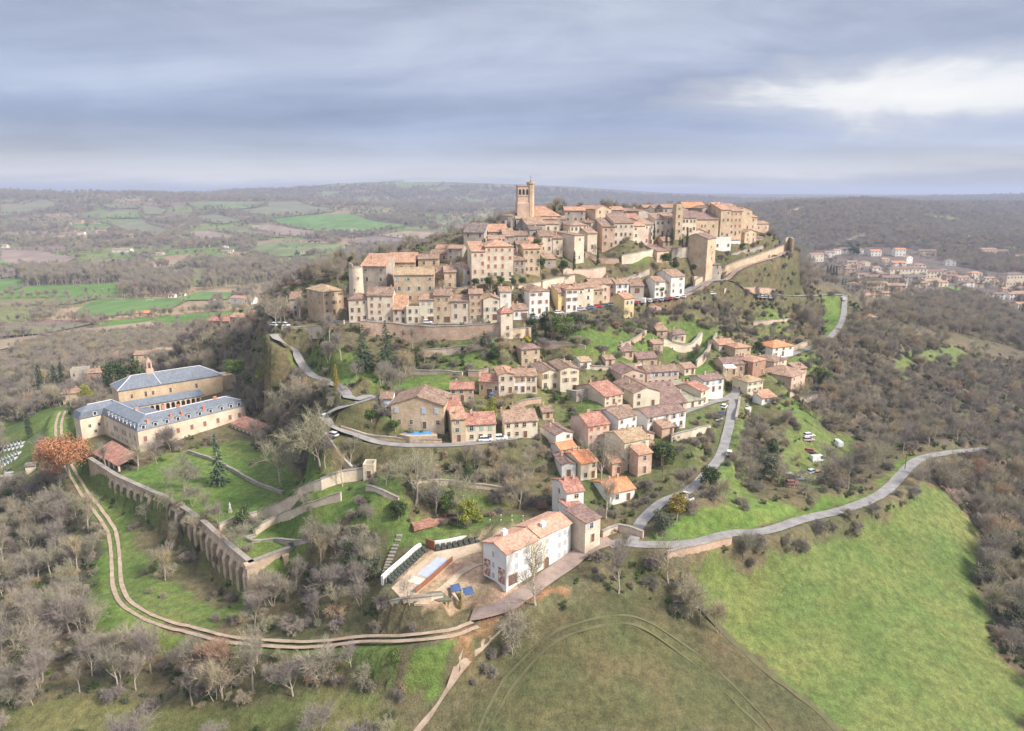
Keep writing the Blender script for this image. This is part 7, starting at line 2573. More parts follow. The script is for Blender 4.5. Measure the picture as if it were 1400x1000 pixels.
scatter_object('far_wood', S_BARE + S_POP, P, 'far purple-brown bare woods and hedges across the valley', 'wood')

# ---- trees and bushes one can pick out
T_ROUND = {k: [(trunk_mesh(7, .2), leaf_crown(blobs_round(7, 3.4, 12, .1), 3000, .42, LEAF[k])) for _ in range(2)] for k in ('dark', 'green', 'olive', 'lime', 'gold')}
T_ROUND['willow'] = T_ROUND.pop('gold')
T_RUSSET = (trunk_mesh(14, .45, 7, .42), leaf_crown(blobs_round(14, 8.6, 26, .12), 9000, .5, LEAF['russet']))
T_CED = [conifer(14, 4.2, LEAF['cedar'], 1500, .22), conifer(14, 3.8, LEAF['cedar'], 1500, .3)]
T_SPR = [conifer(14, 3.0, LEAF['cedar'], 1500, .4)]
T_FIR = [conifer(10, 2.6, LEAF['dark'], 1300, .3)]
T_CYP = [cypress(9, 1.0, LEAF['cypress']), cypress(9, 1.25, LEAF['cypress'])]
T_GOLD = [cypress(9, 1.2, LEAF['gold'])]
T_YEL = [leaf_crown(blobs_round(2.6, 1.7, 9, .0), 900, .3, LEAF['yellow'])]
FEATURE = [  # what, view x, ground y, top y, distance (None = on the ground there), label
 ('russet', 95, 648, 588, 255, 'big russet-leaved oak over the dirt track at the left corner of the abbey', 'tree'),
 ('spruce', 300, 662, 592, None, 'tall lone blue-green spruce on the abbey lawn', 'tree'),
 ('cedar', 497, 507, 443, None, 'broad cedar under the left end of the lower street, left of the pair', 'tree'),
 ('cedar', 529, 506, 437, None, 'tall pointed cedar under the lower street, right of the pair', 'tree'),
 ('fir', 570, 500, 476, None, 'dark bushy conifer right of the two tall cedars', 'tree'),
 ('fir', 632, 500, 479, None, 'dark conifer in the terraced garden under the retaining wall', 'tree'),
 ('gold', 460, 533, 499, None, 'slender golden cypress beside the town road', 'tree'),
 ('gold', 632, 386, 367, 291, 'golden cypress between two houses of the second tier', 'tree'),
 ('cypress', 400, 446, 424, 303, 'dark conical cypress on the car park square', 'tree'),
 ('cypress', 731, 466, 434, 272, 'slim dark cypress left of the evergreen clump below the street', 'tree'),
 ('cypress', 746, 464, 439, 275, 'shorter slim cypress inside the evergreen clump below the street', 'tree'),
 ('cypress', 884, 438, 411, 310, 'dark cypress beside the tiny orange-roofed hut', 'tree'),
 ('cypress', 894, 328, 306, 352, 'slim cypress at the corner of the rose house in the upper town', 'tree'),
 ('cypress', 911, 333, 317, 350, 'leftmost of the four cypresses by the grey terrace wall', 'tree'),
 ('cypress', 918, 336, 311, 350, 'tall second of the four cypresses by the grey terrace wall', 'tree'),
 ('cypress', 929, 337, 322, 350, 'short third of the four cypresses by the grey terrace wall', 'tree'),
 ('cypress', 939, 338, 313, 350, 'rightmost of the four cypresses by the grey terrace wall', 'tree'),
 ('cypress', 785, 368, 344, 318, 'dark cypress at the foot of the grey tower house', 'tree'),
 ('cypress', 817, 362, 340, 330, 'slim cypress right of the grey tower house', 'tree'),
 ('cypress', 57, 537, 498, 395, 'large dark cypress left of the abbey, leftmost of three', 'tree'),
 ('cypress', 76, 530, 499, 400, 'middle one of three large dark cypresses left of the abbey', 'tree'),
 ('cypress', 86, 528, 496, 405, 'rightmost of three large dark cypresses left of the abbey', 'tree'),
 ('cypress', 41, 598, 563, None, 'dark cypress at the corner of the cemetery', 'tree'),
 ('fir', 257, 500, 466, 420, 'dark fir beside the bright orange roof beyond the abbey', 'tree'),
 ('cypress', 284, 484, 457, 440, 'dark cypress right of the old chapel beyond the abbey', 'tree'),
 ('green', 322, 520, 490, 300, 'bright green round tree at the right end of the abbey chapel', 'tree'),
 ('lime', 358, 520, 500, 285, 'yellow-green bushy tree on the slope right of the abbey chapel', 'tree'),
 ('lime', 120, 548, 524, 330, 'yellow-green tree behind the left end of the abbey', 'tree'),
 ('dark', 160, 530, 490, 350, 'broad dark evergreen behind the abbey chapel, left half of the pair', 'tree'),
 ('dark', 184, 528, 490, 350, 'broad dark evergreen behind the abbey chapel, right half of the pair', 'tree'),
 ('dark', 335, 726, 691, None, 'dark round holm bush at the edge of the abbey lawn', 'bush'),
 ('dark', 545, 710, 682, None, 'dark round bush at the top of the stone steps', 'bush'),
 ('green', 614, 705, 672, None, 'green round tree above the pool terrace, left of two', 'tree'),
 ('lime', 643, 716, 680, None, 'bright yellow-green round tree above the pool terrace, right of two', 'tree'),
 ('olive', 637, 722, 712, None, 'grey-green bush under the bright round tree by the pool terrace', 'bush'),
 ('dark', 480, 778, 735, None, 'large dark green bushy tree right of the terrace wall corner', 'tree'),
 ('olive', 508, 790, 758, None, 'grey-olive tree left of the stone steps', 'tree'),
 ('olive', 455, 800, 770, None, 'grey-green shrub under the right arm of the terrace wall', 'bush'),
 ('gold', 629, 832, 810, None, 'small golden conifer beside the blue panels', 'tree'),
 ('yellow', 722, 467, 457, 272, 'yellow flowering bush below the pointed turret', 'bush'),
 ('yellow', 842, 489, 476, 276, 'bright yellow mimosa bush beside the grassy lane', 'bush'),
 ('lime', 668, 570, 544, None, 'yellow-green feathery bush above the loop road houses', 'bush'),
 ('dark', 905, 640, 600, 210, 'dark green round tree right of the tall cream green-shuttered house', 'tree'),
 ('green', 897, 622, 606, 216, 'small green tree behind the tall cream green-shuttered house', 'tree'),
 ('green', 1123, 530, 502, None, 'large green tree right of the ivy-flanked rose house', 'tree'),
 ('dark', 1036, 480, 462, None, 'dark green tree between the bright orange roof and the porch house', 'tree'),
 ('green', 770, 468, 430, 274, 'tall bright evergreen in the middle of the clump below the street', 'tree'),
 ('dark', 728, 452, 428, 283, 'leftmost evergreen of the clump below the street', 'tree'),
 ('dark', 752, 455, 422, 284, 'dark evergreen behind the slim cypresses of the clump', 'tree'),
 ('dark', 782, 456, 424, 286, 'dark evergreen at the right of the clump below the street', 'tree'),
 ('olive', 796, 462, 428, 284, 'grey-olive tree closing the clump below the street on its right', 'tree'),
 ('dark', 664, 478, 458, None, 'dark clipped round bush near the foot of the pointed turret', 'bush'),
 ('dark', 676, 492, 468, None, 'tall dark hedge tree left of the square stone house', 'tree'),
 ('dark', 650, 392, 379, 288, 'dark bush at the left end of the ledge under the great town house', 'bush'),
 ('green', 668, 393, 378, 289, 'green bush second along the ledge under the great town house', 'bush'),
 ('green', 684, 391, 377, 290, 'green bush third along the ledge under the great town house', 'bush'),
 ('dark', 700, 390, 376, 291, 'dark bush fourth along the ledge under the great town house', 'bush'),
 ('dark', 714, 390, 378, 293, 'dark bush at the right end of the ledge under the great town house', 'bush'),
 ('green', 735, 340, 325, 318, 'bright green tree among the roofs of the upper town', 'tree'),
 ('dark', 770, 372, 354, 312, 'dark bush on the cliff left of the grey tower house', 'bush'),
 ('green', 740, 370, 352, 308, 'green ivy bush on the cliff under the broken brown roof', 'bush'),
 ('dark', 838, 352, 340, 340, 'dark hedge bush below the big pale front', 'bush'),
 ('dark', 850, 354, 341, 341, 'second dark hedge bush below the big pale front', 'bush'),
 ('dark', 910, 362, 344, 340, 'dark tree in front of the old barn', 'tree'),
 ('dark', 922, 368, 352, 344, 'round dark tree below the grey terrace wall', 'tree'),
 ('dark', 955, 333, 318, 358, 'dark tree between the cypresses and the blank-sided tower house', 'tree'),
 ('dark', 948, 372, 360, 348, 'dark bush left of the dark-roofed ramp house', 'bush'),
 ('green', 1015, 342, 332, 378, 'dark green bush inside the rampart below the ochre gabled house', 'bush'),
 ('dark', 1050, 342, 330, 400, 'round dark bush near the rampart bend', 'bush'),
 ('green', 1060, 362, 348, 392, 'ivy bush below the ramp path near the bend', 'bush'),
 ('dark', 1015, 390, 375, 372, 'dark ivy-clad tree under the ramp path', 'tree'),
 ('olive', 1395, 870, 825, None, 'grey-green bush at the right edge of the green meadow', 'bush'),
 ('olive', 1342, 800, 770, None, 'lone grey-olive bush on the right side of the green meadow', 'bush'),
 ('dark', 1378, 760, 722, None, 'dark bush in the wood at the right picture edge', 'bush'),
 ('green', 905, 400, 392, 330, 'green climbing bush on the white houses above the parked cars', 'bush'),
 ('green', 860, 460, 440, 292, 'green bush under the lone yellow tower house', 'bush'),
 ('green', 788, 590, 572, None, 'green shrub above the white two-window house', 'bush'),
 ('green', 805, 590, 574, 226, 'green shrub left of the tall brick-patched house', 'bush'),
 ('green', 760, 552, 538, None, 'green hedge bush in front of the twin gabled houses, left', 'bush'),
 ('green', 776, 552, 538, None, 'green hedge bush in front of the twin gabled houses, right', 'bush'),
 ('green', 508, 576, 558, None, 'round green bush left of the small blue-shuttered annex', 'bush'),
 ('gold', 517, 566, 548, 214, 'yellowish conifer beside the small blue-shuttered annex', 'tree'),
 ('green', 540, 590, 574, None, 'round green shrub left of the blue swimming pool', 'bush'),
 ('dark', 640, 660, 635, None, 'dark green conifer-like bush in the thicket below the loop road', 'bush'),
 ('dark', 970, 668, 635, None, 'dark ivy-clad tree beside the lower village road', 'tree'),
 ('olive', 905, 735, 700, None, 'pale grey-olive tree at the road junction', 'tree'),
 ('willow', 925, 712, 675, None, 'golden-twigged willow beside the white camper van', 'tree'),
 ('olive', 1044, 655, 615, None, 'dense dark thicket tree right of the village road, near one', 'tree'),
 ('dark', 1052, 625, 598, None, 'dense dark thicket tree right of the village road, far one', 'tree'),
 ('green', 1225, 418, 402, 560, 'green tree beside the grey-roofed house at the village edge', 'tree'),
 ('dark', 1195, 405, 388, 600, 'dark tree in front of the first village roofs', 'tree'),
]
P_CYP = [(1130,386,364),(1134,386,362),(1138,387,363),(1142,387,366),(1151,397,380),(1155,397,381),(1188,395,384),(1197,412,394),(1228,418,404),(1240,420,407)]
for i, (x, y, y2) in enumerate(P_CYP):
    FEATURE.append(('cypress', x, y, y2, 620 + i * 6, 'slim dark cypress between the hill and the valley village', 'tree'))
HT = {'russet': 15.0, 'spruce': 14, 'cedar': 14, 'fir': 10, 'gold': 9, 'cypress': 9, 'green': 6.9, 'willow': 6.9, 'dark': 6.9, 'olive': 6.9, 'lime': 6.9, 'yellow': 2.6}
for kind, x, yb, yt, zd, lb, cat in FEATURE:
    p = hit(x, yb) if zd is None else at_depth(x, yb, zd)
    if p is None:
        continue
    z_d = proj(p.x, p.y, p.z)[2]
    H = (yb - yt) * z_d / (F_PX * (CP - ((yb + yt) / 2 - 500) / F_PX * SP))
    if zd is not None:
        g_ = ground(p.x, p.y)
    src_ = {'russet': T_RUSSET, 'spruce': T_SPR[0], 'cedar': T_CED[rv.randrange(2)], 'fir': T_FIR[0], 'gold': T_GOLD[0], 'cypress': T_CYP[rv.randrange(2)]}.get(kind)
    if kind in T_ROUND:
        src_ = T_ROUND[kind][rv.randrange(2)]
    if kind == 'yellow':
        src_ = (T_YEL[0],)
    nm = {'russet': 'oak_tree', 'spruce': 'spruce_tree', 'cedar': 'cedar_tree', 'fir': 'fir_tree', 'gold': 'golden_conifer', 'cypress': 'cypress_tree', 'yellow': 'flowering_bush'}.get(kind, 'round_tree' if cat == 'tree' else 'round_bush')
    plant(nm, src_, p, H / HT[kind], rv.uniform(0, 6.28), lb, cat, 'cypresses before the valley village' if lb.startswith('slim dark cypress between') else None)
# single bare trees that stand out
for x, yb, yt, lb in [(568,690,622,'large spreading bare tree right of the stone pavilion'),(733,830,752,'bare tree in front of the white mill house'),
                      (252,672,620,'bare brown tree on the lawn in front of the abbey'),(255,668,640,'small bare tree on the abbey lawn beside the brown one'),
                      (385,665,610,'pale branching bare tree in the upper abbey garden'),(438,640,560,'tall bare tree below the hairpin of the loop road'),
                      (478,640,600,'bare tree beside the garden wall under the loop road'),(432,432,400,'bare tree in front of the big square house'),
                      (820,665,600,'bare tan tree in front of the orange-roofed hamlet houses'),(215,635,605,'small leafless tree by the tiled shelter'),
                      (700,556,535,'leafless tree below the terrace row above the loop road'),(465,545,525,'pale bushy bare tree above the loop hairpin')]:
    p = hit(x, yb)
    z_d = proj(p.x, p.y, p.z)[2]
    H = (yb - yt) * z_d / (F_PX * .93)
    plant('bare_tree', BARE[rv.choice((0, 5, 7))], p, H / 9.3, rv.uniform(0, 6.28), lb)

# ---------------------------------------------------------------- cars
M_TYRE = flat('black_tyre', (.03, .03, .03), .8)
M_RIM = flat('silver_rim', (.5, .5, .52), .4)
M_CARGLASS = flat('tinted_car_glass', (.05, .06, .07), .15)
M_LAMP = flat('clear_headlamp', (.8, .8, .75), .2)
M_TAIL = flat('red_tail_lamp', (.4, .03, .02), .3)


def carmat(name, c):
    m_ = flat(name, c, .35)
    m_.node_tree.nodes['Principled BSDF'].inputs['Specular IOR Level'].default_value = .5
    return m_


PAINT = {'white': carmat('white_car_paint', (.78,.78,.77)), 'silver': carmat('silver_car_paint', (.5,.51,.53)), 'grey': carmat('grey_car_paint', (.2,.21,.23)),
         'blue': carmat('blue_car_paint', (.08,.17,.38)), 'dark': carmat('dark_blue_car_paint', (.035,.05,.10)), 'red': carmat('red_car_paint', (.5,.035,.05)),
         'teal': carmat('teal_car_paint', (.06,.17,.20)), 'rust': carmat('rusty_red_paint', (.36,.12,.09)), 'pink': carmat('faded_pink_paint', (.62,.42,.42)), 'tan': carmat('tan_orange_paint', (.55,.32,.16)), 'black': carmat('black_car_paint', (.02,.02,.025))}


def loft(mb, rings, mi=0, caps=True):
    n = len(rings[0])
    base = len(mb.V)
    for r in rings:
        mb.V += [tuple(p_) for p_ in r]
    for i in range(len(rings) - 1):
        for k in range(n):
            j = (k + 1) % n
            mb.F.append((base + i * n + k, base + i * n + j, base + (i + 1) * n + j, base + (i + 1) * n + k))
            mb.I.append(mi)
    if caps:
        mb.F.append(tuple(base + k for k in reversed(range(n))))
        mb.F.append(tuple(base + (len(rings) - 1) * n + k for k in range(n)))
        mb.I += [mi, mi]


_car = {}


def car_meshes(kind):
    if kind in _car:
        return _car[kind]
    L, Wd, H = {'car': (4.1, 1.72, 1.48), 'suv': (4.3, 1.8, 1.65), 'van': (5.2, 2.0, 2.3), 'camper': (6.2, 2.2, 2.8)}[kind]
    h0, hb = .28, {'car': .88, 'suv': 1.0, 'van': 1.15, 'camper': 1.2}[kind]
    w = Wd / 2
    B = MB()
    prof = [(-L/2, .55, hb - .12), (-L/2 + .25, h0, hb - .02), (-L*.2, h0, hb), (L*.18, h0, hb), (L/2 - .3, h0, hb - .16), (L/2, .5, hb - .3)]
    loft(B, [[(x, -w + .04, a), (x, w - .04, a), (x, w, (a + b) / 2), (x, w - .06, b), (x, -w + .06, b), (x, -w, (a + b) / 2)] for x, a, b in prof])
    if kind in ('car', 'suv'):
        cab = [(-L*.44, -L*.40), (L*.26, L*.10)]
    else:
        cab = [(-L*.49, -L*.485), (L*.40, L*.24)]
    xb0, xb1, xt0, xt1 = cab[0][0], cab[1][0], cab[0][1], cab[1][1]
    G = MB()
    zt = H - .06
    loft(G, [[(xb0, -w + .09, hb - .03), (xb1, -w + .09, hb - .03), (xb1, w - .09, hb - .03), (xb0, w - .09, hb - .03)],
             [(xt0 + .12, -w + .22, zt), (xt1, -w + .22, zt), (xt1, w - .22, zt), (xt0 + .12, w - .22, zt)]])
    B.box(xt0 + .1, xt1 + .04, -w + .2, w - .2, zt - .01, H)
    for x in (xt0 + .16, (xt0 + xt1) / 2):
        B.box(x - .05, x + .05, -w + .17, w - .17, hb + .2, zt - .012)
    if kind in ('van', 'camper'):
        loft(B, [[(xb0 - .01, -w + .05, hb - .02), (L*.08, -w + .05, hb - .02), (L*.08, w - .05, hb - .02), (xb0 - .01, w - .05, hb - .02)],
                 [(xt0, -w + .14, H), (L*.08, -w + .14, H), (L*.08, w - .14, H), (xt0, w - .14, H)]])
    Wl = MB()
    Wl.tube((0, -.1, 0), (0, .1, 0), .31, .31, 14)
    for y in (-.1, .1):
        Wl.face([(.31 * math.cos(2 * math.pi * i / 14), y, .31 * math.sin(2 * math.pi * i / 14)) for i in range(14)])
        Wl.face([(.18 * math.cos(2 * math.pi * i / 10), y * 1.04, .18 * math.sin(2 * math.pi * i / 10)) for i in range(10)], 1)
    Lm = MB()
    Lm.box(-.04, .04, -.16, .16, -.07, .07)
    _car[kind] = (B, G, Wl, Lm, L, w, hb)
    return _car[kind]


_carbody = {}


def make_car(kind, paint, loc, rz, label, group=None, cat=None):
    B, G, Wl, Lm, L, w, hb = car_meshes(kind)
    if (kind, paint) not in _carbody:
        _carbody[(kind, paint)] = B.mesh('body', [PAINT[paint]])
    if (kind, 'parts') not in _carbody:
        _carbody[(kind, 'parts')] = (G.mesh('windows', [M_CARGLASS]), Wl.mesh('wheel', [M_TYRE, M_RIM]), Lm.mesh('headlight', [M_LAMP]), Lm.mesh('tail_light', [M_TAIL]))
    g_, wl, hl, tl = _carbody[(kind, 'parts')]
    root = empty({'car': 'parked_car', 'suv': 'parked_car', 'van': 'parked_van', 'camper': 'camper_van'}[kind], loc, rz)
    tag(root, label, cat or {'car': 'car', 'suv': 'car', 'van': 'van', 'camper': 'camper van'}[kind], group)
    link('body', _carbody[(kind, paint)], root)
    link('windows', g_, root)
    for x in (-L * .31, L * .31):
        for y in (-w + .1, w - .1):
            link('wheel', wl, root, (x, y, .31))
    for y in (-w + .3, w - .3):
        link('headlight', hl, root, (L/2 - .02, y, hb - .36))
        link('tail_light', tl, root, (-L/2 + .0, y, hb - .22))
    return root


CARS = [  # view x, y, kind, paint, heading, label, group
 (445,572,'car','silver',60,'silver car parked on the hairpin of the loop road',None),
 (454,597,'car','white',150,'white car parked on the outer edge of the loop hairpin',None),
 (664,604,'suv','white',4,'left one of two white cars parked by the wide roadside house',None),
 (684,602,'suv','white',8,'right one of two white cars parked by the wide roadside house',None),
 (673,543,'car','blue',80,'blue car under the red-roofed loggia house',None),
 (584,443,'car','white',2,'white car in front of the garage on the lower street',None),
 (676,439,'car','black',8,'black car beside the wide dark garage door of the gabled street house',None),
 (716,436,'car','silver',20,'silver car first along the street right of the pointed turret','cars parked along the lower street'),
 (729,434,'car','white',20,'white car second along the street right of the pointed turret','cars parked along the lower street'),
 (741,432,'car','grey',20,'grey car third along the street right of the pointed turret','cars parked along the lower street'),
 (764,429.5,'car','white',18,'white car parked just before the orange hip-roofed street house','cars parked along the lower street'),
 (795,425,'car','silver',15,'silver car left of the blue one on the street','cars parked along the lower street'),
 (808,423,'car','blue',15,'blue car left of the red one on the street','cars parked along the lower street'),
 (818,421,'car','red',15,'bright red car among the row left of the yellow tower house','cars parked along the lower street'),
 (828,419.5,'car','teal',15,'dark teal car right of the bright red one','cars parked along the lower street'),
 (837,418,'car','white',15,'white car hidden partly behind the yellow tower house','cars parked along the lower street'),
 (871,416,'car','red',70,'red car first right of the yellow tower house','cars parked below the white houses'),
 (880,414.5,'van','white',70,'white van parked second right of the yellow tower house','cars parked below the white houses'),
 (889,413.5,'car','white',70,'white car immediately right of the white parked van','cars parked below the white houses'),
 (897,412.5,'car','grey',70,'grey car two places right of the white parked van','cars parked below the white houses'),
 (905,411.5,'car','silver',70,'silver car left of the dark grey one under the white houses','cars parked below the white houses'),
 (911,410.5,'car','grey',70,'dark grey car left of the second red one under the white houses','cars parked below the white houses'),
 (917,410,'car','red',70,'red car in the middle of the row under the biggest white house','cars parked below the white houses'),
 (926,408.5,'car','white',70,'white car right of the red one under the biggest white house','cars parked below the white houses'),
 (935,407.5,'car','white',70,'last white car of the row under the biggest white house','cars parked below the white houses'),
 (973,403,'car','white',10,'lone white car on the road under the ramp path',None),
 (1037,407.5,'car','silver',75,'silver car at the left of the right-hand car park row','cars in the right-hand car park'),
 (1042,408,'car','white',75,'white car second in the right-hand car park row','cars in the right-hand car park'),
 (1047,408.3,'car','silver',75,'silver car in the middle of the right-hand car park row','cars in the right-hand car park'),
 (1053,408.6,'car','white',75,'white car fourth in the right-hand car park row','cars in the right-hand car park'),
 (1059,409,'car','grey',75,'grey car at the right of the right-hand car park row','cars in the right-hand car park'),
 (366,445,'car','dark',-30,'dark blue car at the left of the square by the red-roofed house','cars on the left square'),
 (376,446,'car','white',-30,'white car second from the left on the square','cars on the left square'),
 (384,446,'car','silver',-35,'silver car third on the square','cars on the left square'),
 (391,446,'car','white',-40,'white car on the square beside the conical cypress','cars on the left square'),
 (990,558,'car','white',60,'white car nearest the junction on the grass verge of the village road',None),
 (986,568,'car','dark',55,'dark blue car between two white ones on the village road verge',None),
 (981,575,'car','white',40,'white car lowest of three on the village road verge',None),
 (997,622,'car','white',72,'white car alone on the lower village road',None),
 (1120,471,'car','dark',18,'dark car lowest of three on the upper road','dark cars on the upper road'),
 (1127,469,'car','black',20,'black car in the middle of three on the upper road','dark cars on the upper road'),
 (1134,466,'car','dark',24,'dark car highest of three on the upper road','dark cars on the upper road'),
 (1152,411,'van','white',85,'white van at the top of the upper road',None),
 (935,688,'camper','white',40,'white camper van under the golden willow',None),
 (903,711,'car','dark',60,'dark blue car beside the bare tree at the road junction',None),
 (1106,597,'car','white',10,'white car at the top of the knoll with abandoned cars','abandoned cars on the grassy knoll'),
 (1105,603,'car','pink',5,'faded pink car near the top of the grassy knoll','abandoned cars on the grassy knoll'),
 (1108,619,'car','rust',-20,'rusty red car in the middle of the grassy knoll','abandoned cars on the grassy knoll'),
 (1118,631,'van','white',10,'white van on the grassy knoll','abandoned cars on the grassy knoll'),
 (1110,647,'car','silver',30,'silver car beside the tan one on the grassy knoll','abandoned cars on the grassy knoll'),
 (1119,649,'car','tan',20,'tan-orange car on the right of the grassy knoll','abandoned cars on the grassy knoll'),
 (1080,653,'car','white',0,'white car at the left foot of the grassy knoll','abandoned cars on the grassy knoll'),
 (1090,656,'car','silver',-10,'silver car between the white and the rusty one at the knoll foot','abandoned cars on the grassy knoll'),
 (1083,663,'car','rust',0,'rusty red car lowest on the grassy knoll','abandoned cars on the grassy knoll'),
 (1145,610,'van','white',90,'white box van alone on the right of the grassy knoll','abandoned cars on the grassy knoll'),
]
for x, y, kind, paint, rz, lb, gp in CARS:
    p = hit(x, y)
    if p is None:
        continue
    z = ground(p.x, p.y)
    for L, wd in ROAD_LINES.values():
        d = np.hypot(L[:, 0] - p.x, L[:, 1] - p.y)
        k = int(d.argmin())
        if d[k] < wd / 2 + .3:
            z = max(z, L[k, 2] + .06)
    make_car(kind, paint, (p.x, p.y, z + .02), R(rz), lb, gp)

# ---------------------------------------------------------------- the cemetery at the left edge
M_TOMB = [material('pale_tomb_stone', m_wall((.40,.40,.41), (.52,.52,.52), (.62,.62,.61), .1)), material('pinkish_tomb_stone', m_wall((.42,.32,.30), (.52,.41,.38), (.6,.5,.47), .1)), flat('black_granite', (.05,.05,.06), .4)]
_tm = {}


def tomb(x, y, rz, mi, L, label, group):
    p = hit(x, y)
    k = (mi, L)
    if k not in _tm:
        a, b, c = MB(), MB(), MB()
        a.box(-L/2, L/2, -.6, .6, -.4, .35)
        a.box(-L/2 + .1, L/2 - .1, -.5, .5, .3505, .5)
        b.prism([(-L/2, -.55), (-L/2 + .18, -.55), (-L/2 + .18, .55), (-L/2, .55)], .5, 1.2, 0, [(-L/2, -.4), (-L/2 + .18, -.4), (-L/2 + .18, .4), (-L/2, .4)])
        c.box(-L/2 + .04, -L/2 + .14, -.05, .05, 1.2, 1.75)
        c.box(-L/2 + .04, -L/2 + .14, -.22, .22, 1.45, 1.55)
        _tm[k] = (a.mesh('slab', [M_TOMB[mi]]), b.mesh('headstone', [M_TOMB[mi]]), c.mesh('cross', [M_TOMB[0]]))
    root = tag(empty('tomb', p, rz), label, 'tomb', group)
    for me in _tm[k]:
        link(me.name.split('.')[0], me, root)


for row, (x0, y0, x1, y1, n, nm) in enumerate([(2,612,32,606,7,'far'),(2,618,30,611,6,'second'),(2,631,27,620,7,'third'),(4,638,22,627,5,'fourth')]):
    for k in range(n):
        t = k / (n - 1)
        tomb(x0 + (x1 - x0) * t, y0 + (y1 - y0) * t, R(70), 0, 2.3, 'pale grey tomb in the %s row of the cemetery at the left edge' % nm, 'tombs in the %s cemetery row' % nm)
for k, (x, y, mi, lb) in enumerate([(14,642,2,'black granite tomb at the top of the close-set block in the cemetery'),(16,647,0,'pale tomb just below the black granite one'),(17,651,1,'pinkish tomb third in the close-set block of the cemetery'),(19,656,1,'pinkish-brown tomb lowest in the close-set block of the cemetery')]):
    tomb(x, y, R(15), mi, 5.0, lb, None)
for k, (x, y) in enumerate([(3,652),(4,663)]):
    tomb(x, y, R(15), 0, 5.0, 'pale tomb at the picture edge beside the close-set cemetery block', 'edge tombs')
p = hit(44, 641)
gs = tag(empty('vault', p, R(20)), 'low grey-roofed family vault at the right side of the cemetery', 'vault')
house_shell(gs, 3.4, 4.5, 2.0, 'E', .25, WALLS['pale'], ROOFS['dark'], 1.5)

# ---------------------------------------------------------------- valley village and farms: smaller houses
_fh = {}


def far_house(x, yb, wpx, hpx, yaw, wall, roof, kind, label, group, zd=None, cols=3, rows=2):
    p = hit(x, yb, 430) if zd is None else at_depth(x, yb, zd)
    if p is None:
        return
    z_d = proj(p.x, p.y, p.z)[2]
    W, H = wpx * z_d / F_PX, hpx * z_d / F_PX
    D = min(12.0, max(6.0, W * .6))
    root = tag(empty('village_house', p, R(yaw)), label, 'house', group)
    house_shell(root, W, D, H, kind, .34, WALLS[wall], ROOFS[roof], 6)
    for r_ in range(rows):
        for k in range(cols):
            add_window(root, -W/2 + W * (k + .5) / cols, -D/2, H * (r_ + .55) / rows, 0, round(min(1.4, W / cols * .4) * 5) / 5, round(min(1.8, H / rows * .5) * 5) / 5, M_STONE)
    HOUSE_SPOTS.append((p.x, p.y, R(yaw), W/2, D/2))


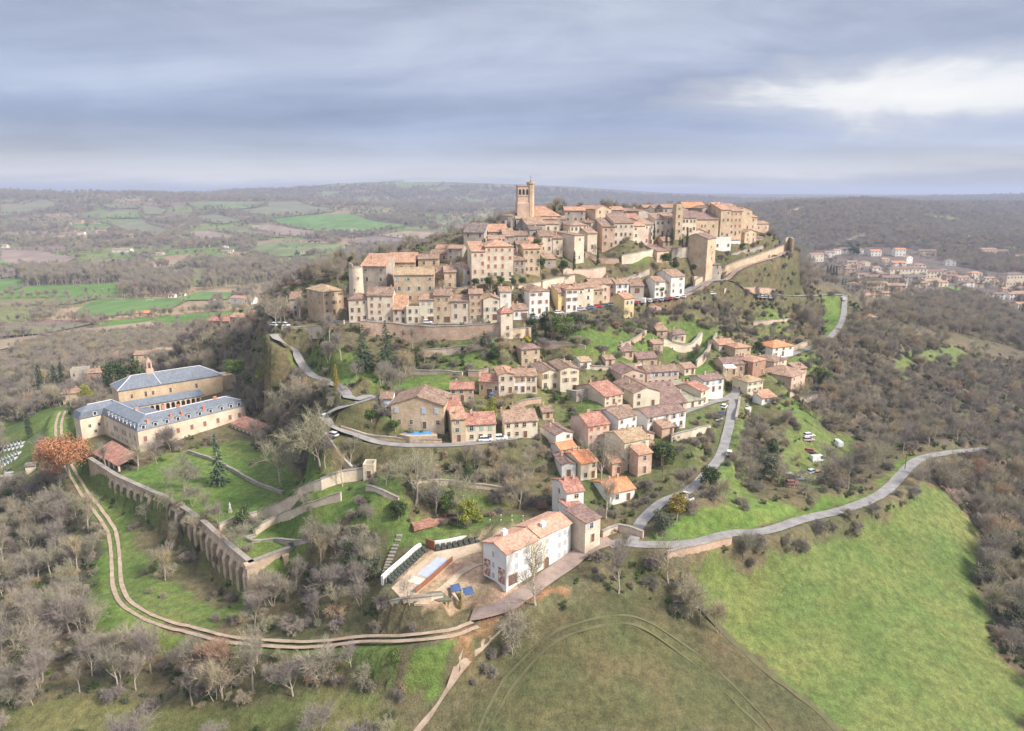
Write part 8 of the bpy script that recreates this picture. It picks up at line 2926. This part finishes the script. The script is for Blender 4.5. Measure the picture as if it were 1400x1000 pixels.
GV = 'houses of the valley village'
VILLAGE = [
 (1114,358,19,10,10,'cream','tile','E','big house at the foot of the rampart, first of the valley village'),
 (1133,352,13,7,0,'white','tile','E','white house right of the big first village house'),
 (1143,348,11,6,15,'white','orange','E','small white house above the first village houses'),
 (1152,346,9,6,-10,'white','tile','E','white house beside the dark firs of the village'),
 (1174,347,10,6,0,'white','tan','E','pale house just right of the dark firs of the village'),
 (1195,350,15,7,5,'white','new','E','white house with bright orange roof in the upper village, left one'),
 (1228,350,15,9,5,'white','new','E','white house with bright orange roof and two cypresses in the upper village'),
 (1239,360,14,8,30,'white','white_','G','white gabled house under the two-cypress house'),
 (1266,349,22,6,-8,'pale','plum','E','long pinkish house on the slope right of the village'),
 (1298,363,13,6,-10,'white','tan','G','lone white house right of the village'),
 (1208,363,11,9,10,'pale','orange','E','narrow pale house left of the orange roofs in the village centre'),
 (1226,366,19,7,0,'white','new','E','house with bright orange roof directly behind the long village hall'),
 (1255,368,16,6,0,'white','tile','H','hip-roofed house behind the right half of the long village hall'),
 (1192,374,19,8,10,'white','tile','E','white house left of the long village hall'),
 (1237,378,53,11,5,'cream','plum','H','long pale village hall with many windows'),
 (1274,380,25,9,5,'cream','plum','E','cream building adjoining the right end of the long village hall'),
 (1287,378,8,9,0,'ochre','tile','E','ochre house ending the long village hall row'),
 (1176,383,17,8,15,'pale','plum','E','plum-roofed house in the left part of the village'),
 (1160,376,14,8,5,'pink','plum','E','pinkish house with plum roof near the cypress cluster'),
 (1163,366,14,8,0,'pale','tile','E','pale house behind the plum-roofed houses of the village'),
 (1175,368,10,6,0,'rose','tile','G','gabled rose house in the upper left of the village'),
 (1190,386,22,8,5,'pale','plum','E','grey-walled house row below the left end of the village hall'),
 (1216,388,26,9,0,'grey','plum','E','plum-roofed row below the middle of the village hall'),
 (1246,386,30,8,3,'white','dark','E','white dark-roofed row below the right half of the village hall'),
 (1272,390,26,6,5,'pale','tan','E','low wall-like building below the right end of the village hall'),
 (1165,399,16,10,-25,'white','tan','G','white gable wall at the left front of the village'),
 (1192,397,25,10,5,'pale','plum','E','broad plum-roofed house at the front of the village'),
 (1222,399,24,9,0,'pink','tile','E','pinkish house at the front of the village'),
 (1298,386,18,9,5,'rose','plum','E','rose house right of the village hall row'),
 (1313,388,18,9,10,'pale','tile','E','pale house further right of the village hall row'),
 (1330,383,18,10,15,'cream','orange','H','cream house with orange hip roof right of the village'),
 (1350,388,14,8,5,'white','tan','E','small white house between the orange hip roof and the tall manor'),
 (1382,392,30,17,10,'pale','dark','H','tall grey-roofed manor at the right edge of the valley'),
 (1385,409,28,8,10,'white','tile','E','white house row below the tall manor'),
 (1392,424,18,9,20,'cream','orange','E','cream house at the right picture edge'),
 (1348,351,22,10,5,'rose','tile','E','rose manor group on the far right slope, left part'),
 (1368,351,14,8,0,'pale','plum','E','pale farm part right of the rose manor'),
 (1392,357,14,7,10,'cream','tile','E','ochre farmhouse right on the far slope'),
 (1323,327,10,4,0,'white','tan','E','white farmhouse alone high on the right slope'),
]
ROOFS['white_'] = ROOFS['tan']
for v in VILLAGE:
    x, y, w_, h_, yw, wl, rf, kd, lb = v
    far_house(x, y, w_, h_, yw, wl, rf, kd, lb, GV, cols=max(2, min(10, int(w_ / 5))), rows=2)
far_house(1186,413,22,10,10,'cream','orange','E','cream house with orange roof among cypresses below the village','houses below the village',520)
far_house(1208,408,13,8,10,'pale','tile','E','small house with weathered roof behind the cypresses below the village','houses below the village',560)
far_house(1232,411,24,9,-10,'white','dark','E','white house with a long dark roof below the village','houses below the village',560)
far_house(1185,441,20,9,20,'cream','new','G','pale yellow house with bright orange roof beside the upper road','houses below the village',420)
GF = 'farms and hamlet houses across the left valley'
FARMS = [
 (334,415,34,8,-20,'white','orange','E','white sports hall with orange roof beside the football field'),
 (292,417,14,5,0,'white','tan','G','small white shed left of the sports hall'),
 (236,407,9,4,0,'white','tile','E','white pavilion at the corner of the football field, left one'),
 (250,406,8,4,0,'white','white_','E','white pavilion at the corner of the football field, right one'),
 (200,432,22,5,5,'pink','new','E','low orange-roofed building at the lower edge of the football field'),
 (140,456,10,6,10,'cream','tile','H','little cream house beside the tan field'),
 (136,367,22,4,5,'rose','orange','E','long orange-roofed farm left of the lone round conifer'),
 (168,345,26,4,-5,'white','white_','E','long white greenhouse-like shed in the valley'),
 (214,349,22,2.5,-5,'white','white_','E','low white shed right of the long white one in the valley'),
 (174,326,15,5,5,'cream','orange','E','cream villa with trees on the left hillside'),
 (139,320,12,4,0,'white','orange','E','white house left of the cream villa on the left hillside'),
 (112,321,9,3,0,'white','orange','E','small house at the lower edge of the hillside hamlet'),
 (97,317,12,3.5,0,'rose','orange','E','rose house below the hillside hamlet'),
 (74,310,9,5,10,'white','tile','H','square white house at the left end of the hillside hamlet'),
 (92,308,10,4,0,'pale','plum','E','plum-roofed house in the hillside hamlet, left part'),
 (108,306,10,4,5,'pink','tile','E','tiled house in the middle of the hillside hamlet'),
 (119,305,10,4,0,'rose','red','E','red-roofed house in the hillside hamlet'),
 (130,306,12,4,-5,'pale','tile','E','pale house at the right end of the hillside hamlet'),
 (6,339,12,3.5,0,'white','white_','E','white farm shed at the left picture edge'),
 (247,335,10,4,0,'white','tile','E','white house left in the roadside farm row'),
 (258,335,8,4,0,'cream','tile','G','cream house in the roadside farm row'),
 (292,335,8,4.5,0,'white','dark','E','white house with a tall front in the roadside farm row'),
 (283,338,7,4,0,'rose','orange','E','rose house with orange roof in the roadside farm row'),
 (308,343,9,6,10,'white','orange','G','white gable at the right end of the roadside farm row'),
 (316,346,7,4,0,'cream','tile','E','little cream house right of the white gable'),
 (367,357,12,4,0,'white','tan','E','white farmhouse with a pointed conifer in the valley'),
 (418,348,12,4,0,'cream','tile','E','cream farmhouse in the green pasture'),
 (430,347,8,4,0,'white','tan','G','white farm wing in the green pasture'),
 (447,324,14,4,5,'rose','orange','E','orange-roofed farmhouse below the bright green field'),
 (483,322,13,8,10,'white','white_','H','tall white silo-like farm building below the bright green field'),
 (522,280,7,3,0,'white','tan','E','white house of the far hamlet, left one'),
 (532,281,7,4,0,'white','tile','E','white house of the far hamlet, right one'),
 (512,277,6,2.5,0,'cream','tile','E','cream house at the upper edge of the far hamlet'),
 (545,300,7,3,0,'white','tile','E','white farm above the dark round copse'),
 (600,313,10,3,0,'pale','tan','E','pale farm beyond the left brow of the town'),
 (487,289,8,3,0,'rose','tile','E','rose farmhouse on the wooded far slope'),
 (470,287,6,2.5,0,'white','tile','E','white cottage on the wooded far slope'),
 (180,381,10,4,0,'white','orange','E','white-fronted house hidden in the poplar wood'),
 (198,379,12,4,0,'rose','orange','E','long orange roof hidden in the poplar wood'),
 (468,374,8,7,0,'white','tile','G','narrow white house below the round tower, in the valley'),
 (440,376,10,5,0,'pale','tan','E','pale house among bare trees left of the round tower'),
]
for v in FARMS:
    x, y, w_, h_, yw, wl, rf, kd, lb = v
    far_house(x, y, w_, h_, yw, wl, rf, kd, lb, GF, cols=2, rows=1)
for x, yb, yt, lb in [(155,366,354,'lone dark round conifer beside the long orange-roofed farm'),(555,309,303,'left tree of the dark copse on the bright green field'),(562,309,304,'right tree of the dark copse on the bright green field'),(618,316,308,'dark conifer block beyond the left brow of the town'),
                      (1163,350,335,'left dark fir beside the white village houses'),(1170,350,333,'right dark fir beside the white village houses'),(1208,330,320,'dark round conifer clump on the hillside above the village'),(1148,322,314,'dark green conifer clump on the right hill'),(407,352,342,'pointed dark conifer left of the cream pasture farmhouse'),(358,357,347,'pointed conifer beside the white valley farmhouse'),
                      (1290,350,340,'left part of the dark conifer plantation right of the village'),(1305,350,340,'middle part of the dark conifer plantation right of the village'),(1318,350,341,'right part of the dark conifer plantation right of the village')]:
    p = hit(x, yb, 430)
    if p:
        z_d = proj(p.x, p.y, p.z)[2]
        plant('dark_conifer', T_ROUND['dark'][rv.randrange(2)], p, (yb - yt) * z_d / F_PX / 6.9, rv.uniform(0, 6), lb)
for k, (x, y) in enumerate([(1150,370),(1183,366),(1198,379),(1206,381),(1170,391),(1182,393),(1204,393),(1232,393),(1256,393),(1286,392),(1304,379),(1320,392),(1340,393),(1362,391),(1372,401),(1362,408),(1398,401),(1400,412)]):
    far_house(x, y, 12 + (k * 5) % 7, 6.5 + (k * 3) % 3, (k * 13) % 31 - 12, ('pale', 'cream', 'rose', 'white')[k % 4], ('tile', 'plum', 'tan', 'orange')[(k * 3) % 4], 'EGE'[k % 3],
              'small plain house packed among the tiled roofs of the valley village', 'small packed houses of the valley village', cols=2, rows=2)
# mast and water tower on the left ridge
p = hit(219, 267, 430) or at_depth(219, 267, 3400)
m = MB()
for i in range(4):
    a = math.pi / 4 + i * math.pi / 2
    m.tube((3 * math.cos(a), 3 * math.sin(a), 0), (0, 0, 48), .5, .4, 4)
for z in (8, 16, 24, 32, 40):
    r_ = 3 * (1 - z / 48) + .3
    for i in range(4):
        a, b = math.pi / 4 + i * math.pi / 2, math.pi / 4 + (i + 1) * math.pi / 2
        m.tube((r_ * math.cos(a), r_ * math.sin(a), z), (r_ * math.cos(b), r_ * math.sin(b), z), .25, .25, 4)
m.tube((0, 0, 48), (0, 0, 56), .4, .2, 5)
tag(m.build('radio_mast', [SHUTTER['grey']], None, p), 'thin radio mast on the left skyline', 'mast')
p = hit(87, 266, 430) or at_depth(87, 266, 3400)
m = MB()
m.tube((0, 0, -2), (0, 0, 12), 2.5, 2.2, 12)
m.tube((0, 0, 12), (0, 0, 14), 2.2, 5, 12)
m.tube((0, 0, 14), (0, 0, 19), 5, 5, 12)
m.tube((0, 0, 19), (0, 0, 20.5), 5, .3, 12)
tag(m.build('water_tower', [WALLS['grey']], None, p), 'small water tower on the left skyline', 'tower')
# awning by the long low stone house
p = at_depth(997, 510, 273)
aw_ = tag(empty('garden_awning', p, R(8)), 'white awning on posts in front of the long low stone house', 'awning')
m = MB()
m.slab([(-2.2, -1.6, 2.3), (2.2, -1.6, 2.3), (2.2, 1.6, 2.9), (-2.2, 1.6, 2.9)], .08)
m.build('canopy', [M_WHITE], aw_)
for x in (-2.0, 2.0):
    m = MB()
    m.box(x - .06, x + .06, -1.5, -1.4, -1, 2.3)
    m.build('post', [M_WHITE], aw_)
# green garden tent near the old barn, goals on the football field
p = at_depth(878, 356, 347)
tn = tag(empty('garden_tent', p, R(15)), 'small turquoise-green tent above the green garden patch', 'tent')
m = MB()
m.box(-1.4, 1.4, -1.4, 1.4, -.5, 2.0)
m.prism([(-1.5, -1.5), (1.5, -1.5), (1.5, 1.5), (-1.5, 1.5)], 2.0, 3.0, 0, [(-.1, -.1), (.1, -.1), (.1, .1), (-.1, .1)])
m.build('canvas', [flat('turquoise_canvas', (.16, .48, .40))], tn)
for x, y, lb in ((163, 411, 'white goal frame at the far side of the football field'), (205, 413, 'white goal frame nearer the pavilions on the football field')):
    p = hit(x, y, 430)
    if p:
        m = MB()
        m.tube((-3.6, 0, 0), (-3.6, 0, 2.6), .12, .12)
        m.tube((3.6, 0, 0), (3.6, 0, 2.6), .12, .12)
        m.tube((-3.7, 0, 2.6), (3.7, 0, 2.6), .12, .12)
        tag(m.build('football_goal', [M_WHITE], None, p), lb, 'goal')
# cafe parasols on the square, poles along the roads
for x, y, c_, lb in ((428, 437, 'red', 'red parasol in front of the big square house'), (437, 437, 'white', 'white parasol beside the red one in front of the big square house')):
    p = hit(x, y)
    pr = tag(empty('cafe_parasol', p), lb, 'parasol')
    m = MB()
    m.tube((0, 0, 0), (0, 0, 2.6), .05, .05)
    m.build('pole', [M_WHITE], pr)
    m = MB()
    m.prism([(1.6 * math.cos(6.283 * i / 8), 1.6 * math.sin(6.283 * i / 8)) for i in range(8)], 2.2, 2.8, 0, [(.05 * math.cos(6.283 * i / 8), .05 * math.sin(6.283 * i / 8)) for i in range(8)])
    m.build('canopy', [M_WHITE if c_ == 'white' else PAINT['red']], pr)
pm, am = MB(), MB()
pm.tube((0, 0, -.5), (0, 0, 8.5), .13, .09, 6)
am.box(-.9, .9, -.05, .05, 7.9, 8.02)
for x in (-.8, 0, .8):
    am.tube((x, 0, 8.02), (x, 0, 8.2), .05, .04)
pm, am = pm.mesh('post', [M_WOOD]), am.mesh('crossarm', [M_WOOD])
for x, y, lb in ((551, 482, 'wooden utility pole in the gardens behind the tall pointed cedar'), (1065, 512, 'wooden utility pole beside the hipped pale house opposite the brick house'), (1237, 642, 'wooden utility pole at the bend of the country road'), (776, 566, 'wooden utility pole above the white two-window house'), (905, 660, 'wooden utility pole beside the tall cream green-shuttered house')):
    p = hit(x, y)
    if p:
        r_ = tag(empty('utility_pole', p, R(30)), lb, 'pole')
        link('post', pm, r_)
        link('crossarm', am, r_)

# ---------------------------------------------------------------- the winter air between here and the far ridges
zlo = float(GZ.min()) - 1.0
hzm = MB()
hzm.box(GX[0] - 50, GX[-1] + 50, GY[0] - 50, GY[-1] + 50, zlo, max(float(GZ.max()), CAM_Z) + 30)
hz_m = bpy.data.materials.new('valley_air')
hz_m.use_nodes = True
t = NT(hz_m.node_tree)
for nd in list(t.n):
    t.n.remove(nd)
hz_m.cycles.volume_sampling = 'DISTANCE'
vol = t.node('ShaderNodeVolumePrincipled', ins={'Color': (.60, .67, .87, 1), 'Density': 0.00015, 'Anisotropy': 0.1})
out = t.node('ShaderNodeOutputMaterial')
t.l.new(vol.outputs[0], out.inputs['Volume'])
tag(hzm.build('haze', [hz_m]), kind='stuff')
